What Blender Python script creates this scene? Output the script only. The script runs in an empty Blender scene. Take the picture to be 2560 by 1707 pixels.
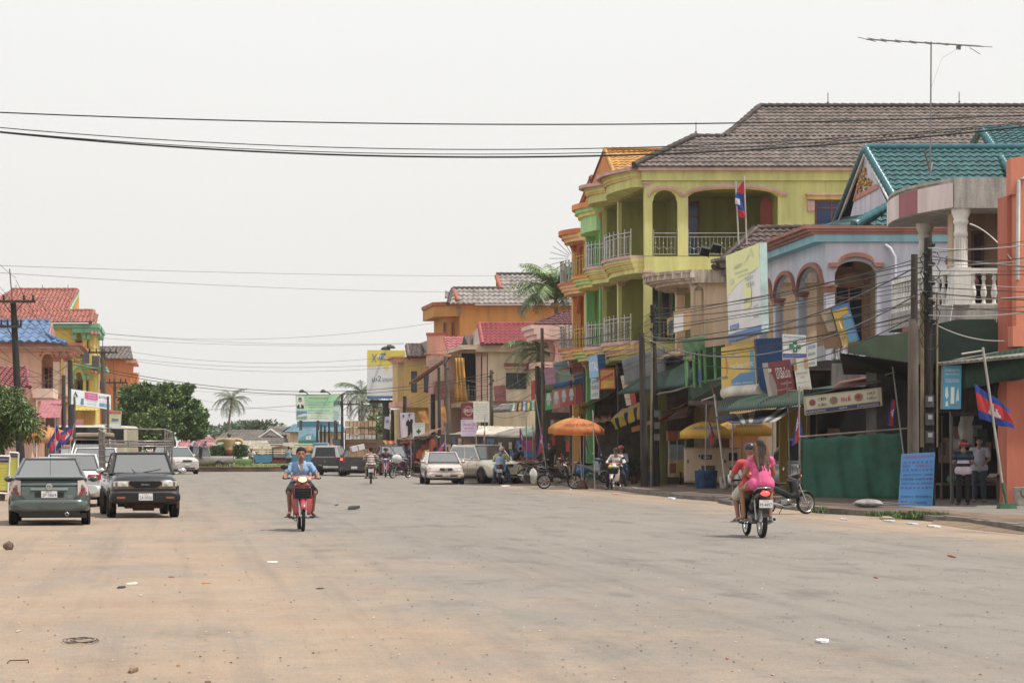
import bpy,bmesh,math,random
from mathutils import Vector as V,Matrix,Euler,noise
from math import sin,cos,pi,radians,sqrt,atan2,tan
R = random.Random(7)
S = bpy.context.scene;C = S.collection
# ---------------------------------------------------------------- camera
TH = radians(7.87);F = 6000.0;HZ = 1122.0;EYE = 1.55
cam = bpy.data.cameras.new('camera');camo = bpy.data.objects.new('camera',cam);C.objects.link(camo)
cam.lens = 36*F/2560;cam.sensor_width = 36;cam.shift_y = (HZ-853.5)/2560;cam.clip_end = 5000;cam.clip_start = .5
camo.location = (0,0,EYE);camo.rotation_euler = (pi/2,0,-TH);S.camera = camo
# ---------------------------------------------------------------- sky, sun, exposure
SUN_EL = radians(65);SUN_AZ = radians(118)      # azimuth clockwise from +Y
w = bpy.data.worlds.new('World');S.world = w;w.use_nodes = True
nt = w.node_tree;nt.nodes.clear()
sky = nt.nodes.new('ShaderNodeTexSky');sky.sky_type = 'NISHITA';sky.sun_disc = False
sky.sun_elevation = SUN_EL;sky.sun_rotation = SUN_AZ;sky.dust_density = 5;sky.air_density = 1.2
b1 = nt.nodes.new('ShaderNodeBackground');b1.inputs[1].default_value = .055
b2 = nt.nodes.new('ShaderNodeBackground');b2.inputs[1].default_value = 1.07
geo = nt.nodes.new('ShaderNodeTexCoord');sep = nt.nodes.new('ShaderNodeSeparateXYZ')
rmp = nt.nodes.new('ShaderNodeValToRGB')
rmp.color_ramp.elements[0].position = 0;rmp.color_ramp.elements[0].color = (.89,.87,.84,1)
rmp.color_ramp.elements[1].position = .22;rmp.color_ramp.elements[1].color = (1.0,1.0,.985,1)
nz = nt.nodes.new('ShaderNodeTexNoise');nz.inputs['Scale'].default_value = 1.6;nz.inputs['Detail'].default_value = 7
mx = nt.nodes.new('ShaderNodeMixShader');out = nt.nodes.new('ShaderNodeOutputWorld')
ma = nt.nodes.new('ShaderNodeMath');ma.operation = 'MULTIPLY_ADD';ma.inputs[1].default_value = .12;ma.inputs[2].default_value = .86
L = nt.links.new
L(geo.outputs['Generated'],sep.inputs[0]);L(sep.outputs['Z'],rmp.inputs[0]);L(rmp.outputs[0],b2.inputs[0])
L(geo.outputs['Generated'],nz.inputs['Vector']);L(nz.outputs[0],ma.inputs[0]);L(ma.outputs[0],mx.inputs[0])
L(sky.outputs[0],b1.inputs[0]);L(b1.outputs[0],mx.inputs[1]);L(b2.outputs[0],mx.inputs[2]);L(mx.outputs[0],out.inputs[0])
sl = bpy.data.lights.new('sun','SUN');sl.energy = 4.6;sl.angle = radians(1.6);sl.color = (1,.95,.86)
so = bpy.data.objects.new('sun',sl);C.objects.link(so)
sd = V((sin(SUN_AZ)*cos(SUN_EL),cos(SUN_AZ)*cos(SUN_EL),sin(SUN_EL)))
so.rotation_euler = sd.to_track_quat('Z','Y').to_euler()
S.view_settings.view_transform = 'Standard';S.view_settings.look = 'None';S.view_settings.exposure = -.07;S.view_settings.gamma = 1
S.cycles.max_bounces = 6;S.cycles.diffuse_bounces = 4;S.cycles.glossy_bounces = 3;S.cycles.transparent_max_bounces = 8
# ---------------------------------------------------------------- pixel rays -> world points (real distances)
ct,st_ = cos(TH),sin(TH)
def P(px,py,D):
 u = (px-1280)/F;v = (HZ-py)/F
 return V((D*(u*ct+st_),D*(ct-u*st_),EYE+D*v))
def G(px,py,z=0.0):
 return P(px,py,(EYE-z)*F/(py-HZ))
def GD(px,D,z=0.0):                   # ground point under pixel column at depth D
 p = P(px,HZ,D);p.z = z;return p
def atX(px,py,X):
 u = (px-1280)/F;return P(px,py,X/(u*ct+st_))
def atY(px,py,Y):
 u = (px-1280)/F;return P(px,py,Y/(ct-u*st_))
def yaw(a): return radians(a)-TH        # heading measured in the camera's frame (degrees CCW)
# ---------------------------------------------------------------- materials
def lin(h,k=1.0):
 if isinstance(h,str):
  h = h.lstrip('#');c = [int(h[i:i+2],16)/255 for i in (0,2,4)]
  c = [(x/12.92 if x <= .04045 else ((x+.055)/1.055)**2.4) for x in c]
 else: c = list(h)
 g = .3*c[0]+.59*c[1]+.11*c[2];c = [x*.84+g*.16 for x in c]
 return tuple(min(.86,x*k) for x in c)
_M = {}
def M(h,k=1.0,rough=.7,metal=0,dirt=.18,sc=1.2,bump=0,kind='',alpha=1,tr=0,emit=0):
 key = (h,k,rough,metal,dirt,sc,bump,kind,alpha,tr,emit)
 if key in _M: return _M[key]
 m = bpy.data.materials.new('mat_%d' % len(_M));m.use_nodes = True;_M[key] = m
 n = m.node_tree.nodes;l = m.node_tree.links.new;p = n['Principled BSDF']
 c = lin(h,k)
 p.inputs['Base Color'].default_value = (*c,1);p.inputs['Roughness'].default_value = rough;p.inputs['Metallic'].default_value = metal
 if tr: p.inputs['Transmission Weight'].default_value = tr
 if alpha < 1: p.inputs['Alpha'].default_value = alpha
 if emit: p.inputs['Emission Color'].default_value = (*lin(h),1);p.inputs['Emission Strength'].default_value = emit
 if kind == 'cloth':       # thin cloth lets the daylight through
  tl = n.new('ShaderNodeBsdfTranslucent');tl.inputs[0].default_value = (*c,1);mt = n.new('ShaderNodeMixShader');mt.inputs[0].default_value = .5
  l(p.outputs[0],mt.inputs[1]);l(tl.outputs[0],mt.inputs[2]);l(mt.outputs[0],n['Material Output'].inputs[0])
 if dirt or bump:
  tc = n.new('ShaderNodeTexCoord');mp = n.new('ShaderNodeMapping');l(tc.outputs['Object'],mp.inputs[0])
  if kind in ('streak','stain'): mp.inputs['Scale'].default_value = (1.6,1.6,.25)
  a = n.new('ShaderNodeTexNoise');a.inputs['Scale'].default_value = sc;a.inputs['Detail'].default_value = 7;a.inputs['Roughness'].default_value = .65
  l(mp.outputs[0],a.inputs['Vector'])
  r = n.new('ShaderNodeValToRGB');r.color_ramp.elements[0].position = .36;r.color_ramp.elements[1].position = .62
  lo = tuple(x*(1-dirt*1.6) for x in c);r.color_ramp.elements[0].color = (*lo,1)
  hi = tuple(min(.86,x*(1+dirt*.35)) for x in c);r.color_ramp.elements[1].color = (*hi,1)
  l(a.outputs[0],r.inputs[0]);last = r.outputs[0]
  if kind == 'tile':        # every tile a slightly different shade
   vo = n.new('ShaderNodeTexVoronoi');vo.inputs['Scale'].default_value = 3.4;l(tc.outputs['Object'],vo.inputs['Vector']);sp_ = n.new('ShaderNodeSeparateColor');l(vo.outputs['Color'],sp_.inputs[0])
   rv = n.new('ShaderNodeValToRGB');rv.color_ramp.elements[0].color = (.62,.6,.58,1);rv.color_ramp.elements[1].color = (1.12,1.12,1.12,1);l(sp_.outputs[0],rv.inputs[0])
   mv = n.new('ShaderNodeMixRGB');mv.blend_type = 'MULTIPLY';mv.inputs[0].default_value = .8;l(last,mv.inputs[1]);l(rv.outputs[0],mv.inputs[2]);last = mv.outputs[0]
  if kind in ('streak','stain'):      # mildew runs
   a2 = n.new('ShaderNodeTexNoise');a2.inputs['Scale'].default_value = sc*2.2;a2.inputs['Detail'].default_value = 9;l(mp.outputs[0],a2.inputs['Vector'])
   r2 = n.new('ShaderNodeValToRGB');r2.color_ramp.elements[0].position = .58;r2.color_ramp.elements[1].position = .74
   r2.color_ramp.elements[0].color = (0,0,0,1);r2.color_ramp.elements[1].color = (*([.5]*3 if kind == 'streak' else [.2]*3),1);l(a2.outputs[0],r2.inputs[0])
   mm = n.new('ShaderNodeMixRGB');mm.inputs[2].default_value = (.09,.08,.07,1);l(r2.outputs[0],mm.inputs[0]);l(last,mm.inputs[1]);last = mm.outputs[0]
  l(last,p.inputs['Base Color'])
  if bump:
   bn = n.new('ShaderNodeBump');bn.inputs['Strength'].default_value = bump;bn.inputs['Distance'].default_value = .02
   a3 = n.new('ShaderNodeTexNoise');a3.inputs['Scale'].default_value = 14;a3.inputs['Detail'].default_value = 6;l(tc.outputs['Object'],a3.inputs['Vector'])
   l(a3.outputs[0],bn.inputs['Height']);l(bn.outputs[0],p.inputs['Normal'])
 return m
def wallm(h,k=1.25,dirt=.1): return M(h,k*.96,.85,0,dirt+.05,.8,.25,'stain')
def metalm(h='9a9a98',k=1,rough=.35): return M(h,k,rough,.85,.1,3)
DARK = M('1c1a1a',1,.9,0,.2)
# ---------------------------------------------------------------- mesh builder
class MB:
 def __init__(s,X=None): s.v = [];s.f = [];s.mi = [];s.mats = [];s.cur = 0;s.X = X or Matrix.Identity(4);s.sm = [];s.smooth = False
 def m(s,mat):
  if mat not in s.mats: s.mats.append(mat)
  s.cur = s.mats.index(mat);return s
 def add(s,vs,fs,smooth=None):
  o = len(s.v);s.v += [tuple(s.X @ V(v)) for v in vs]
  for f in fs: s.f.append([i+o for i in f]);s.mi.append(s.cur);s.sm.append(s.smooth if smooth is None else smooth)
  return s
 def box(s,c,d,rz=0,rx=0,ry=0):
  m = Matrix.Translation(V(c)) @ Euler((rx,ry,rz)).to_matrix().to_4x4()
  vs = [m @ V((x*d[0]/2,y*d[1]/2,z*d[2]/2)) for z in (-1,1) for y in (-1,1) for x in (-1,1)]
  return s.add(vs,[(0,2,3,1),(4,5,7,6),(0,1,5,4),(2,6,7,3),(0,4,6,2),(1,3,7,5)])
 def bb(s,a,b):  # box from two corners
  a = V(a);b = V(b);return s.box((a+b)/2,(abs(a.x-b.x),abs(a.y-b.y),abs(a.z-b.z)))
 def quad(s,a,b,c,d): return s.add([a,b,c,d],[(0,1,2,3)])
 def slab(s,pts,n,t):   # polygon thickened along n
  n = V(n).normalized()*t;k = len(pts);vs = [V(p) for p in pts]+[V(p)+n for p in pts]
  fs = [tuple(reversed(range(k))),tuple(range(k,2*k))]+[(i,(i+1) % k,(i+1) % k+k,i+k) for i in range(k)]
  return s.add(vs,fs)
 def tube(s,pts,r,n=6,cap=True,smooth=True):
  pts = [V(p) for p in pts];rs = r if isinstance(r,(list,tuple)) else [r]*len(pts);vs = [];up = None
  for i,p in enumerate(pts):
   t = (pts[min(i+1,len(pts)-1)]-pts[max(i-1,0)])
   t = t.normalized() if t.length > 1e-9 else V((0,0,1))
   if up is None or abs(up.dot(t)) > .95: up = V((0,0,1)) if abs(t.z) < .9 else V((1,0,0))
   a = t.cross(up).normalized();b = t.cross(a)
   vs += [p+a*rs[i]*cos(2*pi*k/n)+b*rs[i]*sin(2*pi*k/n) for k in range(n)]
  fs = [(i*n+k,i*n+(k+1) % n,(i+1)*n+(k+1) % n,(i+1)*n+k) for i in range(len(pts)-1) for k in range(n)]
  s.add(vs,fs,smooth)
  if cap:
   s.add(vs[:n],[tuple(range(n))],False);s.add(vs[-n:],[tuple(reversed(range(n)))],False)
  return s
 def lathe(s,prof,c=(0,0,0),n=16,axis='z',a0=0,a1=2*pi,smooth=True):
  vs = [];full = abs(a1-a0-2*pi) < 1e-6;m = n if full else n+1
  for r,z in prof:
   for k in range(m):
    a = a0+(a1-a0)*k/n;x,y = r*cos(a),r*sin(a)
    q = (x,y,z) if axis == 'z' else ((z,x,y) if axis == 'x' else (x,z,y))
    vs.append(V(c)+V(q))
  fs = []
  for i in range(len(prof)-1):
   for k in range(n):
    k2 = (k+1) % m;fs.append((i*m+k,i*m+k2,(i+1)*m+k2,(i+1)*m+k))
  return s.add(vs,fs,smooth)
 def ell(s,c,r,n=12,m=8):
  return s.lathe_e(c,r,n,m)
 def lathe_e(s,c,r,n,m):
  r = (r,r,r) if not isinstance(r,(tuple,list)) else r
  vs = []
  for i in range(m+1):
   t = pi*i/m
   for k in range(n): vs.append((c[0]+r[0]*sin(t)*cos(2*pi*k/n),c[1]+r[1]*sin(t)*sin(2*pi*k/n),c[2]-r[2]*cos(t)))
  fs = [(i*n+k,i*n+(k+1) % n,(i+1)*n+(k+1) % n,(i+1)*n+k) for i in range(m) for k in range(n)]
  return s.add(vs,fs,True)
 def grid(s,nx,ny,fn,smooth=True,mf=None):
  vs = [fn(i/nx,j/ny) for j in range(ny+1) for i in range(nx+1)]
  o = len(s.v);s.v += [tuple(s.X @ V(v)) for v in vs]
  for j in range(ny):
   for i in range(nx):
    if mf:
     mt = mf((i+.5)/nx,(j+.5)/ny)
     if mt is None: continue
     s.m(mt)
    a = o+j*(nx+1)+i;s.f.append([a,a+1,a+nx+2,a+nx+1]);s.mi.append(s.cur);s.sm.append(smooth)
  return s
 def build(s,name,parent=None,bevel=0,sub=0,solid=0,edge=False):
  me = bpy.data.meshes.new(name);me.from_pydata(s.v,[],s.f)
  for m in s.mats or [DARK]: me.materials.append(m)
  me.polygons.foreach_set('material_index',s.mi);me.polygons.foreach_set('use_smooth',s.sm);me.update()
  o = bpy.data.objects.new(name,me);C.objects.link(o)
  if parent: o.parent = parent
  if solid: q = o.modifiers.new('s','SOLIDIFY');q.thickness = solid;q.offset = 0
  if bevel: q = o.modifiers.new('b','BEVEL');q.width = bevel;q.segments = 2;q.limit_method = 'ANGLE';q.angle_limit = radians(40)
  if sub: q = o.modifiers.new('u','SUBSURF');q.levels = sub;q.render_levels = sub
  return o
def tag(o,label=None,cat=None,group=None,kind=None):
 if label: o['label'] = label
 if cat: o['category'] = cat
 if group: o['group'] = group
 if kind: o['kind'] = kind
 return o
def thing(name,label,cat,loc=(0,0,0),rz=0,group=None):
 o = bpy.data.objects.new(name,None);C.objects.link(o);o.location = loc;o.rotation_euler = (0,0,rz);o.empty_display_size = .2
 return tag(o,label,cat,group)
def copy_tree(o,parent=None,loc=None,rz=None,label=None):
 c = o.copy();C.objects.link(c)
 if parent: c.parent = parent
 for ch in o.children: copy_tree(ch,c)
 if loc is not None: c.location = loc
 if rz is not None: c.rotation_euler = (0,0,rz)
 if label: c['label'] = label
 return c
# ---------------------------------------------------------------- lettering
_T = {}
def text_mesh(txt):
 if txt in _T: return _T[txt]
 cu = bpy.data.curves.new('t','FONT');cu.body = txt;cu.align_x = 'LEFT';cu.resolution_u = 2;cu.size = 1
 o = bpy.data.objects.new('t',cu);C.objects.link(o)
 dg = bpy.context.evaluated_depsgraph_get();dg.update()
 me = bpy.data.meshes.new_from_object(o.evaluated_get(dg))
 vs = [v.co.copy() for v in me.vertices];fs = [tuple(p.vertices) for p in me.polygons]
 bpy.data.objects.remove(o);bpy.data.curves.remove(cu);bpy.data.meshes.remove(me)
 x0 = min([v.x for v in vs] or [0]);x1 = max([v.x for v in vs] or [1]);y0 = min([v.y for v in vs] or [0]);y1 = max([v.y for v in vs] or [1])
 _T[txt] = (vs,fs,x0,x1,y0,y1);return _T[txt]
def letter(mb,fn,txt,u,v,h,mat,wmax=None,shear=0,bold=0):
 """fn(u,v)->point; text box fitted at u centre, v bottom, height h and width wmax (uv units)."""
 vs,fs,x0,x1,y0,y1 = text_mesh(txt)
 W = max(x1-x0,1e-3);H = max(y1-y0,1e-3)
 wd = wmax if wmax else h*W/H
 mb.m(mat)
 for k in range(1+bold):
  pts = [fn(u-wd/2+(p.x-x0)/W*wd+shear*(p.y-y0)/H*h+k*.06*h,v+(p.y-y0)/H*h,.001*k) for p in vs]
  mb.add(pts,fs)
def board(name,label,cat,A,B,Cc,Dd,t,face,side,texts=(),shapes=(),group=None,frame=None,extra=None,parent=None):
 """A,B,Cc,Dd: world corners (bottom-left, bottom-right, top-right, top-left) seen from the front. texts: (txt,u,v,h,hex[,w])."""
 A,B,Cc,Dd = V(A),V(B),V(Cc),V(Dd)
 o = parent or thing(name,label,cat,(A+B+Cc+Dd)/4,0,group);O = (A+B+Cc+Dd)/4 if not parent else V((0,0,0))
 A,B,Cc,Dd = A-O,B-O,Cc-O,Dd-O
 n = (B-A).cross(Dd-A).normalized()
 mb = MB().m(side);mb.slab([A-n*t,B-n*t,Cc-n*t,Dd-n*t],n,t)
 def fn(u,v,e=0): return (A*(1-u)+B*u)*(1-v)+(Dd*(1-u)+Cc*u)*v+n*(.006+e)
 mb.m(face);mb.quad(fn(0,0,-.003),fn(1,0,-.003),fn(1,1,-.003),fn(0,1,-.003));mb.build('panel',o)
 if shapes:
  q = MB();e = 0
  for sh in shapes:
   e += .003;q.m(sh[0]);pts = [fn(a,b,e) for a,b in sh[1]];q.add(pts,[tuple(range(len(pts)))])
  q.build('artwork',o)
 if texts:
  q = MB();asp = (B-A).length/max((Dd-A).length,.01);ee = .003*(len(shapes)+1)
  for tx in texts:
   s_,u,v,h,col = tx[:5];wd = tx[5] if len(tx) > 5 and tx[5] else None
   if wd is None:
    _,_,x0,x1,y0,y1 = text_mesh(s_);wd = min(.94,h*(x1-x0)/max(y1-y0,.01)/asp)
   letter(q,lambda a,b,e=0: fn(a,b,e+ee),s_,u,v,h,M(col,1,.6,0,0),wd,tx[6] if len(tx) > 6 else 0,0)
  q.build('lettering',o)
 if frame:
  q = MB().m(frame[1]);r = frame[0]
  for a,b in ((A,B),(B,Cc),(Cc,Dd),(Dd,A)): q.tube([a+n*.01,b+n*.01],r,4,smooth=False)
  q.build('frame',o)
 return o
def rect(u0,v0,u1,v1): return [(u0,v0),(u1,v0),(u1,v1),(u0,v1)]
def disc(u,v,r,asp=1,n=14): return [(u+r*cos(2*pi*k/n),v+r*asp*sin(2*pi*k/n)) for k in range(n)]
KH = 'កខគងចឆជញដតថទនបផពភមយរលវសហអ'
def kh(n,r=R):
 return ''.join(r.choice(KH)+(r.choice(['','ា','','ិ','ុ']) if r.random() < .5 else '') for _ in range(n))
# ---------------------------------------------------------------- building pieces
def tiles(mb,A,B,Cc,Dd,tw=.24,th=.34,h=.045,step=.035,q=4):
 """tiled or corrugated sheet on the planar quad A,B (eave) Cc,Dd (ridge)."""
 A,B,Cc,Dd = V(A),V(B),V(Cc),V(Dd)
 U = (B-A).normalized();n = (B-A).cross(Dd-A)
 if n.length < 1e-6: n = (B-A).cross(Cc-A)
 n = n.normalized();W = n.cross(U).normalized()
 if (Cc-A).dot(W) < 0: W = -W
 H = max((Dd-A).dot(W),(Cc-A).dot(W));rows = max(1,round(H/th));dh = H/rows
 ux = lambda p: (p-A).dot(U)
 uB,uC,uD = ux(B),ux(Cc),ux(Dd);du = tw/q
 if n.z < 0: n = -n
 for r in range(rows):
  v0,v1 = r*dh,(r+1)*dh;f0,f1 = v0/H,v1/H;L0,L1 = uD*f0,uD*f1;R0,R1 = uB+(uC-uB)*f0,uB+(uC-uB)*f1
  lo,hi = min(L0,L1),max(R0,R1);k0,k1 = math.floor(lo/du),math.ceil(hi/du);vs = []
  for k in range(k0,k1+1):
   u = k*du;z = h*(.5+.5*cos(2*pi*k/q))
   ua = min(max(u,L0),R0);ub = min(max(u,L1),R1)
   vs.append(A+U*ua+W*v0+n*(z+step));vs.append(A+U*ub+W*(v1+.01)+n*z)
  N = k1-k0
  mb.add(vs,[(2*i,2*i+2,2*i+3,2*i+1) for i in range(N)],True)
  if step: # little risers
   vs2 = []
   for k in range(k0,k1+1):
    u = k*du;z = h*(.5+.5*cos(2*pi*k/q));ua = min(max(u,L0),R0)
    vs2.append(A+U*ua+W*v0+n*(z+step));vs2.append(A+U*ua+W*v0+n*(-.01))
   mb.add(vs2,[(2*i,2*i+1,2*i+3,2*i+2) for i in range(N)],True)
 mb.add([A-n*.02,B-n*.02,Cc-n*.02,Dd-n*.02],[(0,1,2,3)],False)
def ridge(mb,A,B,r=.12,seg=.35):
 A,B = V(A),V(B);n = max(1,int((B-A).length/seg));pts = [];rs = []
 for i in range(n):
  pts += [A.lerp(B,i/n),A.lerp(B,(i+.92)/n)];rs += [r*1.12,r*.88]
 mb.tube(pts,rs,8)
def wall2d(mb,O,U,n,a0,a1,z0,z1,t,ops=(),seg=10):
 """wall in the plane through O spanned by U (horizontal) and z, thickness t behind normal n. ops: (a0,a1,z0,z1,rise)."""
 O = V(O);U = V(U).normalized();n = V(n).normalized()
 def q(a,z,b=0): return O+U*a+V((0,0,z))-n*(t*b)
 def cell(aa,ab,za0,za1,zb0,zb1):
  vs = [q(aa,za0),q(ab,zb0),q(ab,zb1),q(aa,za1)]+[q(aa,za0,1),q(ab,zb0,1),q(ab,zb1,1),q(aa,za1,1)]
  mb.add(vs,[(0,1,2,3),(7,6,5,4),(0,4,5,1),(3,2,6,7),(0,3,7,4),(1,5,6,2)])
 cur = a0
 for (b0,b1,c0,c1,rise) in sorted(ops):
  if b0 > cur+1e-4: cell(cur,b0,z0,z1,z0,z1)
  if c0 > z0+1e-4: cell(b0,b1,z0,c0,z0,c0)
  k = seg if rise else 1
  for i in range(k):
   p,r = b0+(b1-b0)*i/k,b0+(b1-b0)*(i+1)/k
   f = lambda x: c1-rise+rise*sqrt(max(0,1-((x-(b0+b1)/2)/((b1-b0)/2))**2)) if rise else c1
   if z1 > c1: cell(p,r,f(p),z1,f(r),z1)
  cur = b1
 if cur < a1-1e-4: cell(cur,a1,z0,z1,z0,z1)
def arch_trim(mb,O,U,n,b0,b1,zs,rise,w=.16,d=.12,seg=12,ext=.2):
 """moulding that follows an arch top, with small horizontal ends."""
 O = V(O);U = V(U).normalized();n = V(n).normalized();c = (b0+b1)/2;hw = (b1-b0)/2;pr = [(b0-ext,zs)]
 for i in range(seg+1):
  x = b0+(b1-b0)*i/seg;pr.append((x,zs+rise*sqrt(max(0,1-((x-c)/hw)**2))))
 pr.append((b1+ext,zs));vs = []
 for i,(x,z) in enumerate(pr):
  for e,f in ((0,0),(d,0),(d,w),(0,w)): vs.append(O+U*x+V((0,0,z+f))+n*e)
 fs = []
 for i in range(len(pr)-1):
  for k in range(4): a = i*4;fs.append((a+k,a+(k+1) % 4,a+4+(k+1) % 4,a+4+k))
 fs += [(0,1,2,3),tuple(len(vs)-4+k for k in (3,2,1,0))]
 mb.add(vs,fs)
def window(parent,O,U,n,a0,a1,z0,z1,fm,gm,bars=1,mid=0,name='window'):
 """window in wall plane: frame set proud and recessed pane."""
 O = V(O);U = V(U).normalized();n = V(n).normalized();f = MB().m(fm)
 def bar(x0,x1,y0,y1,d=.06):
  p = [O+U*x+V((0,0,y))+n*.003 for x,y in ((x0,y0),(x1,y0),(x1,y1),(x0,y1))];f.slab(p,n,d)
 b = .07;bar(a0,a1,z0,z0+b);bar(a0,a1,z1-b,z1);bar(a0,a0+b,z0+b,z1-b);bar(a1-b,a1,z0+b,z1-b)
 for i in range(1,bars+1): x = a0+(a1-a0)*i/(bars+1);bar(x-.03,x+.03,z0+b,z1-b,.05)
 if mid: z = z0+(z1-z0)*mid;bar(a0+b,a1-b,z-.03,z+.03,.055)
 o = f.build(name,parent)
 g = MB().m(gm);p = [O+U*x+V((0,0,y))+n*.012 for x,y in ((a0+b,z0+b),(a1-b,z0+b),(a1-b,z1-b),(a0+b,z1-b))];g.add(p,[(0,1,2,3)]);g.build('pane',o)
 return o
def railing(parent,pts,h,m,step=.14,deco=True,name='railing',r=.018):
 mb = MB().m(m);pts = [V(p) for p in pts];up = V((0,0,1))
 for zz,rr in ((h,r*1.5),(h-.16,r),(.08,r)): mb.tube([p+up*zz for p in pts],rr,5)
 for p in pts[::max(1,len(pts)//6)] + [pts[-1]]: mb.tube([p,p+up*(h+.08)],r*1.6,5);mb.ell(p+up*(h+.11),.045,6,4)
 for a,b in zip(pts,pts[1:]):
  n = max(1,int((b-a).length/step))
  for i in range(n):
   q = a.lerp(b,(i+.5)/n);mb.tube([q+up*.08,q+up*(h-.16)],r*.7,4,cap=False)
   if deco and i % 2 == 0:
    d = (b-a).normalized()*step
    mb.tube([q+up*h*.3-d,q+up*h*.42,q+up*h*.3+d],r*.6,4,cap=False);mb.ell(q+up*h*.55,.035,5,4)
 return mb.build(name,parent)
def balusters(parent,pts,h,m,step=.26,name='balustrade',rail=.1):
 mb = MB().m(m);pts = [V(p) for p in pts];up = V((0,0,1))
 pr = [(.05,0),(.07,.04),(.045,.1),(.05,.16),(.09,.32),(.08,.42),(.045,.58),(.04,.66),(.07,.72),(.05,.78),(.07,.86)]
 for a,b in zip(pts,pts[1:]):
  n = max(1,int((b-a).length/step))
  for i in range(n): mb.lathe([(r_,z*h) for r_,z in pr],a.lerp(b,(i+.5)/n),8)
  mid = (a+b)/2+up*(h*.93);mb.box(mid,((b-a).length+.02,rail*1.8,h*.14),rz=atan2((b-a).y,(b-a).x))
  mb.box((a+b)/2+up*.01,((b-a).length+.02,rail*1.9,.06),rz=atan2((b-a).y,(b-a).x))
 return mb.build(name,parent)
def cap_column(parent,c,z0,z1,r,m,mc,sq=True,name='column',fl=0):
 mb = MB().m(m);c = V(c)
 if sq: mb.box((c.x,c.y,(z0+z1)/2),(2*r,2*r,z1-z0))
 else: mb.lathe([(r*1.08,z0),(r*1.05,z0+.1),(r,z0+.12),(r*.93,z1)],(c.x,c.y,0),18)
 mb.m(mc)
 for k,(e,z,hh) in enumerate(((1.25,.10,.08),(1.12,.2,.07),(1.5,0,.09))):
  zc = z1-z-.04
  if sq: mb.box((c.x,c.y,zc),(2*r*e,2*r*e,hh))
  else: mb.lathe([(0,zc-hh/2),(r*e,zc-hh/2),(r*e,zc+hh/2),(0,zc+hh/2)],(c.x,c.y,0),18,smooth=False)
 return mb.build(name,parent)
def mould(mb,path,prof,closed=False):
 """sweep a profile [(out, z)] along horizontal path points with outward side to the left of travel... (uses supplied normals)"""
 vs = [];k = len(prof);pts = [V(p) for p,_ in path];ns = [V(n).normalized() for _,n in path]
 for p,n in zip(pts,ns): vs += [p+n*a+V((0,0,z)) for a,z in prof]
 fs = [(i*k+j,i*k+j+1,(i+1)*k+j+1,(i+1)*k+j) for i in range(len(pts)-1) for j in range(k-1)]
 fs += [tuple(range(k)),tuple(reversed(range(len(vs)-k,len(vs))))]
 mb.add(vs,fs,False)
def cable(pts,r=.012,sag=.3,label=None,group='power and telephone cables strung along the street',m=None,n=14):
 """pts: 2+ world points; each span sags. Point mesh around the first point."""
 o0 = V(pts[0]);path = []
 for a,b in zip(pts,pts[1:]):
  a,b = V(a),V(b)
  for i in range(n+(0)): t = i/n;path.append(a.lerp(b,t)-V((0,0,sag*4*t*(1-t)))-o0)
 path.append(V(pts[-1])-o0)
 mb = MB().m(m or M('1d1c1e',1,.6,0,0));mb.tube(path,r,4)
 o = mb.build('cable');o.location = o0
 tag(o,label or 'thin dark cable strung between the wooden utility poles','cable',group);return o
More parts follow.
